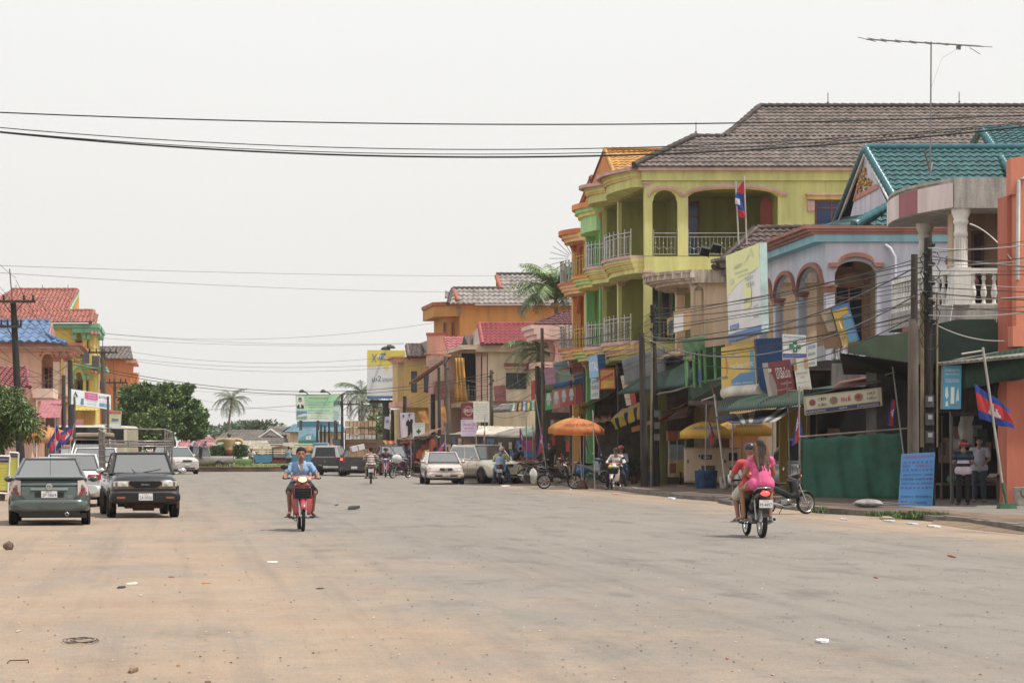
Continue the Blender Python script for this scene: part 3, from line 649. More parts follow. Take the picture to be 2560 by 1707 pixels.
# ---------- lavender house with teal roof
def lavender():
 rel = lambda B,px,py,D: P(px,py,D+4)-B.O;WD = V((.0248,.9997,0));NS = V((-1,.0248,0))
 B = BF('corner_house','pale lavender two storey house with brick red arches and teal tiled gable roof',2065,79,W=WD)
 lv = wallm('c6c6d4',1.12,.06);br = wallm('b0705f',1.0);cr = wallm('c9a67c',.85);bl = wallm('8fc3d2',1.0);a = B.a;z = B.z
 f2 = z(862);t2 = z(605);N = NF;O0 = V((0,0,0));s2 = f2-.5
 x1 = a(2470)
 mb = MB().m(lv)
 # side wall: loggia opening with a wide cambered arch, then plain
 wall2d(mb,O0,U,N,0,x1,f2,t2,.3,[(a(2087),a(2192),f2-.0,z(652),.42)],12)
 wall2d(mb,O0,WD,NS,0,10.6,f2,t2,.16,[(.3,3.9,f2,z(656),.75),(4.3,7.5,f2,z(656),.7),(7.9,10.2,f2,z(656),.6)],14)
 B.box(mb,3.0,x1,.3,10.6,f2,t2-.1);B.box(mb,0,x1,.02,10.6,s2,f2-.01);B.box(mb,2,x1,.05,10.6,0,s2)
 B.box(mb,.05,x1-.05,.05,10.5,t2-.25,t2-.02)
 mb.build('wall',B.o)
 q = MB().m(cr);B.box(q,2.2,2.98,2.0,10.5,f2+.01,t2-.3);B.box(q,1.0,2.98,2.6,2.8,f2+.01,t2-.3);B.box(q,2.0,2.99,.32,2.6,f2+.01,t2-.3);q.build('inner_wall',B.o)
 q = MB().m(cr);B.box(q,.6,1.98,2.2,2.4,f2+.01,t2-.3);q.build('inner_wall',B.o)
 for b in (.14,4.1,7.7,10.4):
  p = B.p(.14,b,0);cap_column(B.o,(p.x,p.y,0),f2,z(656)-.72,.15,lv,br)
 mb = MB().m(br)
 arch_trim(mb,O0,U,N,a(2094),a(2186),z(668),.34,.14,.16,ext=.3)
 for b0,b1_ in ((.3,3.9),(4.3,7.5),(7.9,10.2)): arch_trim(mb,O0,WD,NS,b0,b1_,z(656)-.72,.72,.14,.12,ext=.08)
 mb.build('arch_trim',B.o)
 # window and arched door inside the loggia
 q = MB().m(br);arch_trim(q,B.p(0,2.18,0),U,N,.75,1.85,f2+2.1,.4,.1,.1,ext=.03);q.build('door_arch',B.o)
 window(B.o,B.p(0,2.17,0),U,N,.8,1.8,f2+.02,f2+2.1,br,GLS,1,.8,name='door')
 window(B.o,B.p(0,2.17,0),U,N,.5,1.5,f2+2.65,f2+3.1,br,GLS,1)
 window(B.o,B.p(2.18,3.2,0),WD,NS,0,1.6,f2+.02,f2+2.3,br,GLS,1,.8)
 # roof slab edge: blue fascia, brick mouldings
 e0 = t2;mb = MB()
 for (za,zb,o_,m_) in ((e0,z(586),.4,bl),(z(586),z(580),.52,br),(z(580),z(573),.64,br),(z(573),z(565),.78,br)):
  mb.m(m_);mb.slab([B.p(-o_,-o_*.25,za),B.p(-o_,11,za),B.p(x1,11,za),B.p(x1,-o_*.25,za)][::-1],(0,0,1),zb-za-.004)
 mb.build('cornice',B.o)
 # teal roof
 tt = M('2f6f74',.72,0.5,0,.22,5,0,'tile');tb = M('33808c',.72,.3,0,.15,3)
 ez = z(566)+.0;A = rel(B,2112,566,76.5);A.z = ez
 c0,c1,c2 = rel(B,2205,566,76.3),rel(B,2700,566,76.3),rel(B,2700,374,81.5)
 top = rel(B,2162,374,81.5);el = rel(B,2242,512,77.8)
 mb = MB().m(tt);tiles(mb,rel(B,2175,566,76.3),rel(B,2700,566,76.3),rel(B,2700,512,77.76),el,.28,.36,.06,.045)
 tiles(mb,el,rel(B,2700,512,77.76),c2,top,.28,.36,.06,.045)
 bk = rel(B,2082,575,86.8)
 mb.add([c1+WD*10.5,c2,top,bk],[(0,1,2,3)])
 # skirt on the street side
 tiles(mb,rel(B,2062,568,86),rel(B,2140,566,76.3),el+V((0,0,-.02)),rel(B,2110,548,86),.28,.36,.06,.045,2)
 # upper roof behind
 tiles(mb,rel(B,2500,405,80.5),rel(B,2760,405,80.5),rel(B,2760,322,84.5),rel(B,2452,324,84.5),.28,.36,.06,.045)
 mb.build('roof',B.o)
 q = MB().m(tb);ridge(q,top+V((0,0,.08)),c2+V((0,0,.08)),.13);ridge(q,el+V((0,0,.08)),top+V((0,0,.05)),.15,.3);ridge(q,rel(B,2135,562,76.4),el+V((0,0,.12)),.15,.3);ridge(q,bk,top,.14)
 ridge(q,rel(B,2530,436,79.2),rel(B,2452,324,84.5),.15,.3);ridge(q,rel(B,2452,324,84.5),rel(B,2760,322,84.5),.13);q.tube([rel(B,2452,326,84.6),rel(B,2425,372,86)],.15,6);q.build('ridge_cap',B.o)
 q = MB().m(lv);g0,g1,g2 = rel(B,2122,556,84),rel(B,2218,508,78.2),rel(B,2163,392,81.6)
 q.add([g0,g1,g2],[(0,1,2)]);q.m(M('b0a09a',.8));d = -U*.05
 q.m(wallm('b8806c')); 
 def gp(u,v): return g0.lerp(g1,u).lerp(g2,v)+d
 q.add([gp(.08,.32),gp(.98,.32),gp(.98,.41),gp(.08,.41)],[(0,1,2,3)]);q.add([gp(.0,.32),gp(.12,.32),gp(.12,.95),gp(0,.95)],[(0,1,2,3)])
 q.build('gable',B.o)
 q = MB().m(M('c9a024',.9,.4,.6,.3,8))
 for k in range(46):
  u,v = R.uniform(.1,.9),R.uniform(.42,.78)
  if abs(u-.5) < .5*(1-(v-.42)/.42): q.ell(gp(u,v)+d*.5,R.uniform(.04,.08),6,4)
 q.build('gable_ornament',B.o)
 q = MB().m(M('dad8d4',.8));q.tube([rel(B,2088,578,85),rel(B,2162,386,81.2),rel(B,2226,508,77.9)],.06,4);q.build('bargeboard',B.o)
 q = MB().m(lv);px = a(2212);q.tube([B.p(px,-.06,z(612)),B.p(px+.15,-.1,z(622)),B.p(px+.3,-.1,z(643)),B.p(px+.3,-.1,f2-.2)],.06,8);q.build('drainpipe',B.o)
 shopfront(B,0,2,7.4,s2,'8c8480')
lavender()
# ---------- house with round columns and balustrade, second from the right edge
def column_house():
 B = BF('balcony_house','weathered white house with round columns holding a curved concrete balcony roof',2395,64)
 cw = M('e2deD6',1.1,.8,0,.15,1.5,.3,'stain');cg = M('b2ada5',1.0,.9,0,.25,2,.4,'stain');tan_ = wallm('9a7f64',.8);pk = wallm('a86a6a');a = B.a;z = B.z
 zr,zt,f2,s2 = z(520),z(440),z(762),z(806)
 def slabc(name,z0,z1,out,m,aa=0,near=-.02,mats=None):
  pts = [B.p(9,near,z0),B.p(9,5.6,z0),B.p(0,5.6,z0)]
  for i in range(13):
   t = 1-i/12;pts.append(B.p(-.1-out*.36*sin(pi*t),5.6*t,z0))
  mb = MB().m(m);mb.slab(pts[::-1],(0,0,1),z1-z0);return mb
 slabc('r',zr,zt-.12,1.25,cg).build('balcony_roof',B.o)
 mb = slabc('r',zt-.12,zt-.04,1.42,cg);mb.build('balcony_roof',B.o)
 mb = MB() # pink and plum tile band round the curved fascia
 pr = [B.p(-.13-.45*sin(pi*t),5.6*t,zr+.02) for t in [i/16 for i in range(17)]]
 for i in range(16):
  mb.m(wallm('9a5a64') if 4 < i < 9 else wallm('d8c4c2'));mb.add([pr[i],pr[i+1],pr[i+1]+V((0,0,zt-.2-zr)),pr[i]+V((0,0,zt-.2-zr))],[(0,1,2,3)])
 mb.build('fascia_tiles',B.o)
 slabc('f',s2,f2,1.25,cg).build('balcony_floor',B.o)
 for px,bb_,r in ((2402,.3,.17),(2312,4.6,.17)):
  aa = B.a(px,bb_);p = B.p(aa,bb_,0);mb = MB().m(cw)
  mb.lathe([(r*1.15,f2),(r*1.15,f2+.15),(r,f2+.2),(r*.95,zr-.75),(r*1.1,zr-.72),(r*1.1,zr-.62),(r,zr-.6),(r,zr-.42),(r*1.2,zr-.38),(r*1.2,zr-.3),(r*1.05,zr-.28),(r*1.45,zr-.12),(r*1.5,zr+.01)],(p.x,p.y,0),22)
  for k in range(18): an = 2*pi*k/18;mb.tube([(p.x+r*.98*cos(an),p.y+r*.98*sin(an),f2+.25),(p.x+r*.95*cos(an),p.y+r*.95*sin(an),zr-.78)],.022,4,cap=False)
  mb.build('column',B.o)
 line = [B.p(.02-.36*sin(pi*t),5.4*t,f2) for t in [i/6 for i in range(6,-1,-1)]]+[B.p(.25,.1,f2)]
 balusters(B.o,line,.98,cw);balusters(B.o,[B.p(.3,.1,f2),B.p(a(2528),.1,f2)],.98,cw)
 mb = MB().m(cw);B.box(mb,-.12,.32,-.1,.3,f2,f2+1.0);mb.build('pedestal',B.o)
 mb = MB().m(tan_);B.box(mb,a(2437),9,1.6,1.8,f2,zr);B.box(mb,3.2,9,.1,8,f2,zt-.2);mb.m(wallm('c9b090'));B.box(mb,a(2437)-.08,a(2437),1.5,1.9,f2,zr);mb.build('wall',B.o)
 mb = MB().m(M('5a5650',.8));B.box(mb,-.2,9,-2.6,7,s2-1.0,s2-.95);B.box(mb,.0,9,7,8,0,s2-.01);mb.build('wall',B.o)  # unseen ceiling slab added to keep the workshop dim, plus its back wall
 mb = MB().m(pk);mb.slab([B.p(-1.1,1.2,z(860)),B.p(.2,0,z(848)),B.p(.2,0,z(806)),B.p(-1.1,1.2,z(812))],NF,.06);mb.build('fascia_board',B.o)
 window(B.o,B.p(0,1.58,0),U,NF,a(2480),a(2512),f2,f2+2.1,M('4a342a'),GLS,0,name='door')
 # tv antenna on its roof
 o = thing('tv_antenna','long television aerial on a tall thin mast above the roofs','antenna',P(2326,432,65));D0 = 65
 q = MB().m(metalm('8a8886',.9));top = P(2328,105,65)-o.location;q.tube([(0,0,-.1),top],.022,5);q.tube([V((0,0,0)),(.25,.6,.35)],.02,4);q.tube([V((.1,.3,0)),(-.15,.1,.65)],.03,4);q.build('mast',o)
 q = MB().m(metalm('77756f',.9));A_,B_ = P(2167,99,63)-o.location,P(2450,116,67)-o.location;q.tube([A_,B_],.02,5)
 ax = (B_-A_).normalized();sd_ = V((0,0,1)).cross(ax)
 for t,l_ in ((0,.28),(.09,.3),(.2,.32),(.33,.34),(.46,.36),(.6,.38),(.72,.4),(.8,.42),(.86,.44),(.9,.46),(.97,.5)):
  c = A_.lerp(B_,t);q.tube([c-sd_*l_-V((0,0,.09)),c+sd_*l_+V((0,0,.09))],.009,4)
 c = A_.lerp(B_,.8);q.box(c+V((0,0,-.08)),(.12,.06,.1));q.tube([B_+V((-.3,0,-.05)),B_+V((0,0,-.22))],.01,4);q.build('boom',o)
 q = MB().m(M('b0aeaa'));q.tube([c+V((0,0,-.1)),c.lerp(top,.6)+V((0,0,-.4)),V((.02,0,2.3))],.008,4);q.build('aerial_lead',o)
column_house()
# ---------- orange-red house cut by the right edge
B = BF('orange_house','brick orange plastered house cut off by the right edge of the view',2530,60)
mb = MB().m(wallm('c4674c',1.15,.08));B.box(mb,.0,4,.35,1.0,0,B.z(862));B.box(mb,0,4,.35,1.0,B.z(862),B.z(486));mb.m(wallm('d67c5c',1.15,.06))
mb.slab([B.p(-.02,0,B.z(395)),B.p(4,0,B.z(340)),B.p(4,0,B.z(486)),B.p(-.02,0,B.z(486))],NF,-.6)
B.box(mb,.1,.42,-.02,.3,B.z(862),B.z(486));B.box(mb,-.0,4,-.06,.3,B.z(866),B.z(815));mb.build('wall',B.o)
window(B.o,B.p(0,.34,0),U,NF,.48,1.6,B.z(800),B.z(705),M('8a8a8a',1,.4,.5),GLS,1)
q = MB().m(M('c8c8c4'));q.tube([B.p(.3,-.05,B.z(445)),B.p(.15,-.05,B.z(450)),B.p(.12,-.05,B.z(700))],.05,6);q.build('drainpipe',B.o)
# ---------- cream house with low curved balcony between green and lavender
def cream_house():
 B = BF('balcony_house','cream house with a low stained curved balcony roof and brown tiles',1766,93);rel = lambda B,px,py,D: P(px,py,D+5)-B.O;cw = M('d6b894',1.15,.85,0,.14,1.2,.3,'streak');st = M('c9b5a0',1.0,.9,0,.3,2.5,.3,'streak');a = B.a;z = B.z
 zr,zt,f2 = z(708),z(675),z(885)
 mb = MB().m(cw);B.box(mb,.9,8,0,6,0,zr);B.box(mb,-.9,8,0,6,f2-.25,f2);wall2d(mb,B.p(-.6,0,0),U,NF,0,.62,f2,zr,.2,[(.12,.5,f2,zr-.1,.25)]);B.box(mb,0,.95,.0,.25,f2,zr)
 mb.build('wall',B.o)
 pts = lambda o_,zv: [B.p(8,-.3,zv),B.p(8,6,zv),B.p(-.3,6,zv)]+[B.p(-o_*sin(pi*(.1+.8*t))-.1,5.6*t-.3,zv) for t in [1-i/12 for i in range(13)]]
 mb = MB().m(st)
 for z0,z1,o_ in ((zr,zr+.12,1.25),(zr+.12,zr+.2,1.5),(zr+.2,zt-.12,1.62),(zt-.12,zt,1.8)): mb.slab(pts(o_,z0)[::-1],(0,0,1),z1-z0-.003)
 mb.build('balcony_roof',B.o)
 mb = MB().m(wallm('c9b8a8')) # blocks along the fascia
 for i in range(15):
  t = i/14;c = B.p(-1.66*sin(pi*(.1+.8*t))-.1,5.6*t-.3,(zr+.2+zt-.12)/2);mb.box(c,(.16,.16,.2))
 mb.build('fascia_blocks',B.o)
 for px,bb_ in ((1740,.25),(1700,3.0)):
  aa = B.a(px,bb_);p = B.p(aa,bb_,0);cap_column(B.o,(p.x,p.y,0),f2,zr,.17,cw,st)
 mb = MB().m(M('5f4a44',.8,.6,0,.25,4));A0,A1 = rel(B,1812,668,87.6),rel(B,2100,668,87.6);tiles(mb,rel(B,1790,672,87.5),A1,rel(B,2100,568,90),rel(B,1893,572,90),.28,.34,.06,.045)
 ridge(mb,rel(B,1785,668,87.5),rel(B,1893,570,90),.12);ridge(mb,rel(B,1893,570,90),rel(B,2100,568,90),.12);tiles(mb,rel(B,1790,660,94),rel(B,1790,672,87.5),rel(B,1893,572,90),rel(B,1880,572,94),.28,.34,.06,.045,2);mb.build('roof',B.o)
 # second, darker round canopy at right
 mb = MB().m(M('8a7a70',.9,.9,0,.35,2.5,.3,'streak'))
 for r,z0,z1 in ((1.0,705,690),(1.15,690,672),(1.3,672,655),(1.4,655,648)):
  aa = B.a(1812);c = B.p(aa+.9,.2,0);mb.lathe([(0,z(z0)),(r,z(z0)),(r,z(z1)-.004),(0,z(z1)-.004)],(c.x,c.y,0),28,smooth=False)
 mb.build('round_canopy',B.o)
 shopfront(B,-.2,.9,6,f2-.3,'6a5a44')
 balusters(B.o,[B.p(-.95,3,f2-.95),B.p(-.95,.1,f2-.95),B.p(.4,.1,f2-.95)],.9,M('3c4468',1,.7))
cream_house()
# ---------- farther right-hand houses
def pink_house():
 B = BF('pink_house','pink porch house with stout columns and dark red hip roof behind the telephone wires',1345,134);pk = wallm('d6a294');a = B.a;z = B.z;f2,zr = z(905),z(848)
 mb = MB().m(pk);B.box(mb,2.6,10,1.4,3,0,zr);B.box(mb,0,10,0,3,f2-.3,f2)
 mb.build('wall',B.o)
 mb = MB().m(wallm('e0b4a8')); 
 for o_,z0,z1 in ((.1,848,836),(.25,836,822),(.4,822,812)): mb.slab([B.p(-o_,-.2,z(z0)),B.p(10,-.2,z(z0)),B.p(10,3.2,z(z0)),B.p(-o_,3.2,z(z0))],(0,0,1),z(z1)-z(z0)-.004)
 mb.build('cornice',B.o)
 for px,bb_ in ((1398,.3),(1420,.3),(1452,.3),(1385,2.6)):
  aa = B.a(px,bb_);p = B.p(aa,bb_,0);m_ = MB().m(pk);m_.lathe([(.3,f2),(.24,f2+.3),(.22,z(870)),(.4,z(852)),(.42,zr)],(p.x,p.y,0),12);m_.build('column',B.o)
 mb = MB().m(M('6c3236',.85,.6,0,.25,4));tiles(mb,B.p(-.2,-.2,z(811)),B.p(10,-.2,z(811)),rel(B,1640,748,138),rel(B,1500,748,138),.28,.4);tiles(mb,B.p(-.2,4,z(811)),B.p(-.2,-.2,z(811)),rel(B,1500,748,138),rel(B,1495,748,139),.28,.4,q=2);mb.build('roof',B.o)
 shopfront(B,.6,2.5,3,f2-.3,'8a6a60')
pink_house()
def red_roof_house():
 B = BF('cream_house','cream house with bright red tiled roof and dark blue shaded balcony opening',1195,152);cw = wallm('ddc9a4',1.15);rt = M('b4434c',.85,0.5,0,.18,4,0,'tile');a = B.a;z = B.z;f2,zr,zt = z(1002),z(880),z(862)
 mb = MB().m(cw);B.box(mb,a(1220),9,0,8,0,zr);B.box(mb,-.6,9,0,8,f2-.3,f2);B.box(mb,1.2,9,.3,8,f2,zr);mb.build('wall',B.o)
 mb = MB().m(wallm('cdb494'))
 for o_,z0,z1 in ((.2,880,874),(1.1,874,863)): mb.slab([B.p(-o_,-.5,z(z0)),B.p(9,-.5,z(z0)),B.p(9,8,z(z0)),B.p(-o_,8,z(z0))],(0,0,1),z(z1)-z(z0)-.004)
 mb.build('cornice',B.o)
 mb = MB().m(DARK);mb.slab([B.p(a(1165),2.0,f2),B.p(a(1218),2.0,f2),B.p(a(1218),2.0,zr),B.p(a(1165),2.0,zr)],NF,.1);mb.build('door',B.o)  # dark sheet stands in for the shade in the balcony opening
 for px in (1197,1212): p = B.p(a(px),.2,0);cap_column(B.o,(p.x,p.y,0),f2,zr,.15,wallm('cfae9a'),wallm('b98c7c'))
 window(B.o,V((0,0,0)),U,NF,a(1265),a(1316),z(972),z(932),M('3a302c'),GLS,2,.5)
 mb = MB().m(rt);B.box(mb,a(1260),a(1322),-.4,0,z(916),z(908));mb.m(cw);B.box(mb,a(1262),a(1320),-.3,0,z(921),z(916.3));mb.build('window_hood',B.o)
 e0,e1 = rel(B,1206,860,151),rel(B,1400,860,151);mb = MB().m(rt);tiles(mb,e0,e1,rel(B,1400,811,156),rel(B,1198,811,156),.3,.4,.07,.05);mb.add([e0+WD*9,e1+WD*9,rel(B,1400,811,156),rel(B,1198,811,156)],[(0,3,2,1)]);ridge(mb,rel(B,1198,810,156),rel(B,1400,810,156),.13);ridge(mb,e0,rel(B,1198,810,156),.14);mb.build('roof',B.o)
 mb = MB().m(wallm('b0a098'));mb.add([e0,e0+WD*9,rel(B,1198,811,156)],[(0,1,2)]);mb.build('gable',B.o)
 railing(B.o,[B.p(-.6,3,f2),B.p(-.6,.1,f2),B.p(a(1222),.1,f2)],.9,metalm('9a9894'),.16)
 mb = MB().m(M('c9921c',1.1,.7,0,.15));mb.grid(14,8,lambda u,v: B.p(a(1135)+u*(a(1166)-a(1135))*(1-.25*v),-.4+.12*sin(u*19+v*3),z(1005)+v*(z(895)-z(1005))));mb.build('curtain',B.o,solid=.02)
 shopfront(B,0,2.5,8,f2-.3)
red_roof_house()
def orange_grey():
 B = BF('tall_house','tall ochre orange house with pale grey tiled roof stepping up behind the palm',1150,166);ow = wallm('c98a34',1.1,.06);a = B.a;z = B.z;zr = z(768)
 mb = MB().m(ow);B.box(mb,0,14,0,12,0,z(762));B.box(mb,-.9,0,1.2,7,0,z(790));mb.build('wall',B.o)
 mb = MB().m(ow);mb.slab([B.p(-1.7,1,z(790)),B.p(0,-.05,z(790)),B.p(1,-.05,z(790)),B.p(1,7,z(790)),B.p(-1.7,7,z(790))],(0,0,1),.75);mb.m(wallm('a85c3c'));mb.slab([B.p(-1.8,.9,z(790)+.76),B.p(0,-.15,z(790)+.76),B.p(1,-.15,z(790)+.76),B.p(1,7,z(790)+.76),B.p(-1.8,7,z(790)+.76)],(0,0,1),.25);mb.build('cornice',B.o)
 for x0,x1 in ((1113,1121),(1133,1142)): window(B.o,B.p(0,0,0),U,NF,a(x0),a(x1),z(838),z(800),wallm('a85040'),GLS,0) if x0 > 1150 else window(B.o,B.p(0,1.18,0),U,NF,a(x0),a(x1),z(838),z(803),wallm('a85040'),GLS,0)
 for px in (1148,1300): q = MB().m(wallm('8a7a6c'));q.box(B.p(a(px),-.06,z(778)),(.3,.12,.45));q.build('vent',B.o)
 rt = M('aaa09c',.72,0.6,0,.25,2.5,0,'tile');D0,D1 = 165.2,169
 mb = MB().m(rt);tiles(mb,rel(B,1120,760,D0),rel(B,1440,760,D0),rel(B,1440,722,D0+2.4),rel(B,1132,722,D0+2.4),.36,.6,.09,.05)
 tiles(mb,rel(B,1255,722,D0+2.4),rel(B,1440,722,D0+2.4),rel(B,1440,687,D0+4.4),rel(B,1240,687,D0+4.4),.36,.6,.09,.05)
 mb.add([rel(B,1132,722,D0+2.4),rel(B,1240,722,D0+2.4),rel(B,1240,722,D0+8),rel(B,1132,722,D0+8)],[(0,1,2,3)]);mb.add([rel(B,1240,687,D0+4.4),rel(B,1440,687,D0+4.4),rel(B,1440,722,D0+8),rel(B,1240,722,D0+8)],[(0,1,2,3)])
 tiles(mb,rel(B,1112,745,D0+1),rel(B,1135,745,D0+1),rel(B,1128,728,D0+3),rel(B,1113,729,D0+3),.36,.6,.09,.05)
 mb.build('roof',B.o)
 q = MB().m(M('5a4c48',.8));ridge(q,rel(B,1240,686,D0+4.4),rel(B,1440,686,D0+4.4),.15);ridge(q,rel(B,1132,721,D0+2.4),rel(B,1245,721,D0+2.4),.14);ridge(q,rel(B,1120,760,D0),rel(B,1132,721,D0+2.4),.14);q.m(wallm('a0503c'));q.tube([rel(B,1241,690,D0+4.3),rel(B,1252,722,D0+2.2)],.16,5);q.tube([rel(B,1134,726,D0+2),rel(B,1146,752,D0+.2)],.14,5);q.build('ridge_cap',B.o)
 # balcony below with pink parapet
 f = z(890);B.bay('balcony_slab',0,6,[(f-1.4,f-.9,.5,wallm('cf8c44')),(f-.9,f-.6,.8,wallm('c07858')),(f-.6,f+.2,1.0,wallm('d0a090')),(f+.2,f+.4,1.15,wallm('a85c4c'))],a=-.9)
 mb = MB().m(wallm('d6967c'));B.box(mb,a(1068),a(1115),-.2,.1,z(885),z(838));mb.m(wallm('a84c3c'));B.box(mb,a(1066),a(1117),-.3,.2,z(838),z(832));mb.build('parapet',B.o)
orange_grey()
def small_red():
 B = BF('tin_roof_house','small house with pale red tiled gable and patched grey sheets between larger houses',1110,160);a = B.a;z = B.z
 mb = MB().m(wallm('b08a78'));B.box(mb,0,6,0,8,0,z(890));mb.build('wall',B.o);rt = M('c0606a',.85,0.5,0,.2,4,0,'tile')
 mb = MB().m(rt);tiles(mb,rel(B,1118,880,158),rel(B,1170,880,158),rel(B,1158,843,161),rel(B,1108,843,161),.34,.5,.08,.05);mb.build('roof',B.o)
 mb = MB().m(M('6a4a44',.9));tiles(mb,rel(B,1168,866,155),rel(B,1205,866,155),rel(B,1195,838,157),rel(B,1160,838,157),.3,.5,.05,.0);mb.m(DARK);mb.add([rel(B,1150,880,155),rel(B,1170,862,155),rel(B,1160,838,157)],[(0,1,2)]);mb.build('lean_roof',B.o)
 mb = MB().m(M('a8826c',.8,.8,0,.3));mb.slab([rel(B,1022,957,150),rel(B,1118,893,150),rel(B,1130,893,156),rel(B,1044,955,156)],(0,0,1),.05);mb.m(M('7a3228',.9));mb.slab([rel(B,1023,962,149.9),rel(B,1110,905,149.9),rel(B,1118,895,149.9),rel(B,1022,958,149.9)],NF,.04);mb.build('awning',B.o)
 B2 = B;mb = MB().m(wallm('c98a7c',1.1));B.box(mb,a(1070),a(1098),-3,-.2,z(1000),z(955));mb.build('balcony_parapet',B.o)
small_red()
def yellow_far():
 B = BF('yellow_house','yellow two storey house with pink cornice standing beside the tall advertising billboard',1012,186);yw = wallm('d9b468',1.1,.05);a = B.a;z = B.z
 mb = MB().m(yw);B.box(mb,0,9,0,4,z(1018),z(905));mb.m(wallm('c8a870'));B.box(mb,-.5,0,.6,4,z(1018),z(905));B.box(mb,.3,9,1.5,10,0,z(1018));mb.build('wall',B.o)
 mb = MB()
 for o_,z0,z1,c in ((.0,905,900,'d9a090'),(.2,900,896,'d9a090'),(.35,896,892,'b45040')): mb.m(wallm(c));mb.slab([B.p(-.6-o_,-o_*.4,z(z0)),B.p(9,-o_*.4,z(z0)),B.p(9,4,z(z0)),B.p(-.6-o_,4,z(z0))],(0,0,1),z(z1)-z(z0)-.004)
 mb.m(wallm('d9a090'));mb.slab([B.p(-.8,-.2,z(1018)),B.p(0.5,-.2,z(1018)),B.p(.5,4,z(1018)),B.p(-.8,4,z(1018))],(0,0,1),.45);mb.build('cornice',B.o)
 for y0,y1 in ((980,957),(930,928)): pass
 window(B.o,V((0,0,0)),U,NF,a(1028),a(1042),z(980),z(957),M('3a302c'),GBL,0);window(B.o,V((0,0,0)),U,NF,a(1028),a(1042),z(951),z(928),M('3a302c'),GBL,0)
 window(B.o,V((0,0,0)),U,NF,a(1060),a(1074),z(980),z(935),M('3a302c'),GBL,0)
 rt = M('7a6460',.75,0.6,0,.25,3,0,'tile');mb = MB().m(rt);tiles(mb,rel(B,1020,892,185),rel(B,1180,892,185),rel(B,1180,863,189),rel(B,1017,863,189),.34,.5,.08,.06);ridge(mb,rel(B,1017,862,189),rel(B,1180,862,189),.14);ridge(mb,rel(B,1022,893,185),rel(B,1017,862,189),.16);mb.build('roof',B.o)
 mb = MB().m(rt);tiles(mb,rel(B,1068,852,182),rel(B,1110,852,182),rel(B,1110,835,185),rel(B,1066,835,185),.34,.5,.08,.06);mb.m(wallm('9a8a80'));B.box(mb,a(1066),a(1120),-3,6,z(900),z(852));mb.build('roof_annex',B.o)
yellow_far()
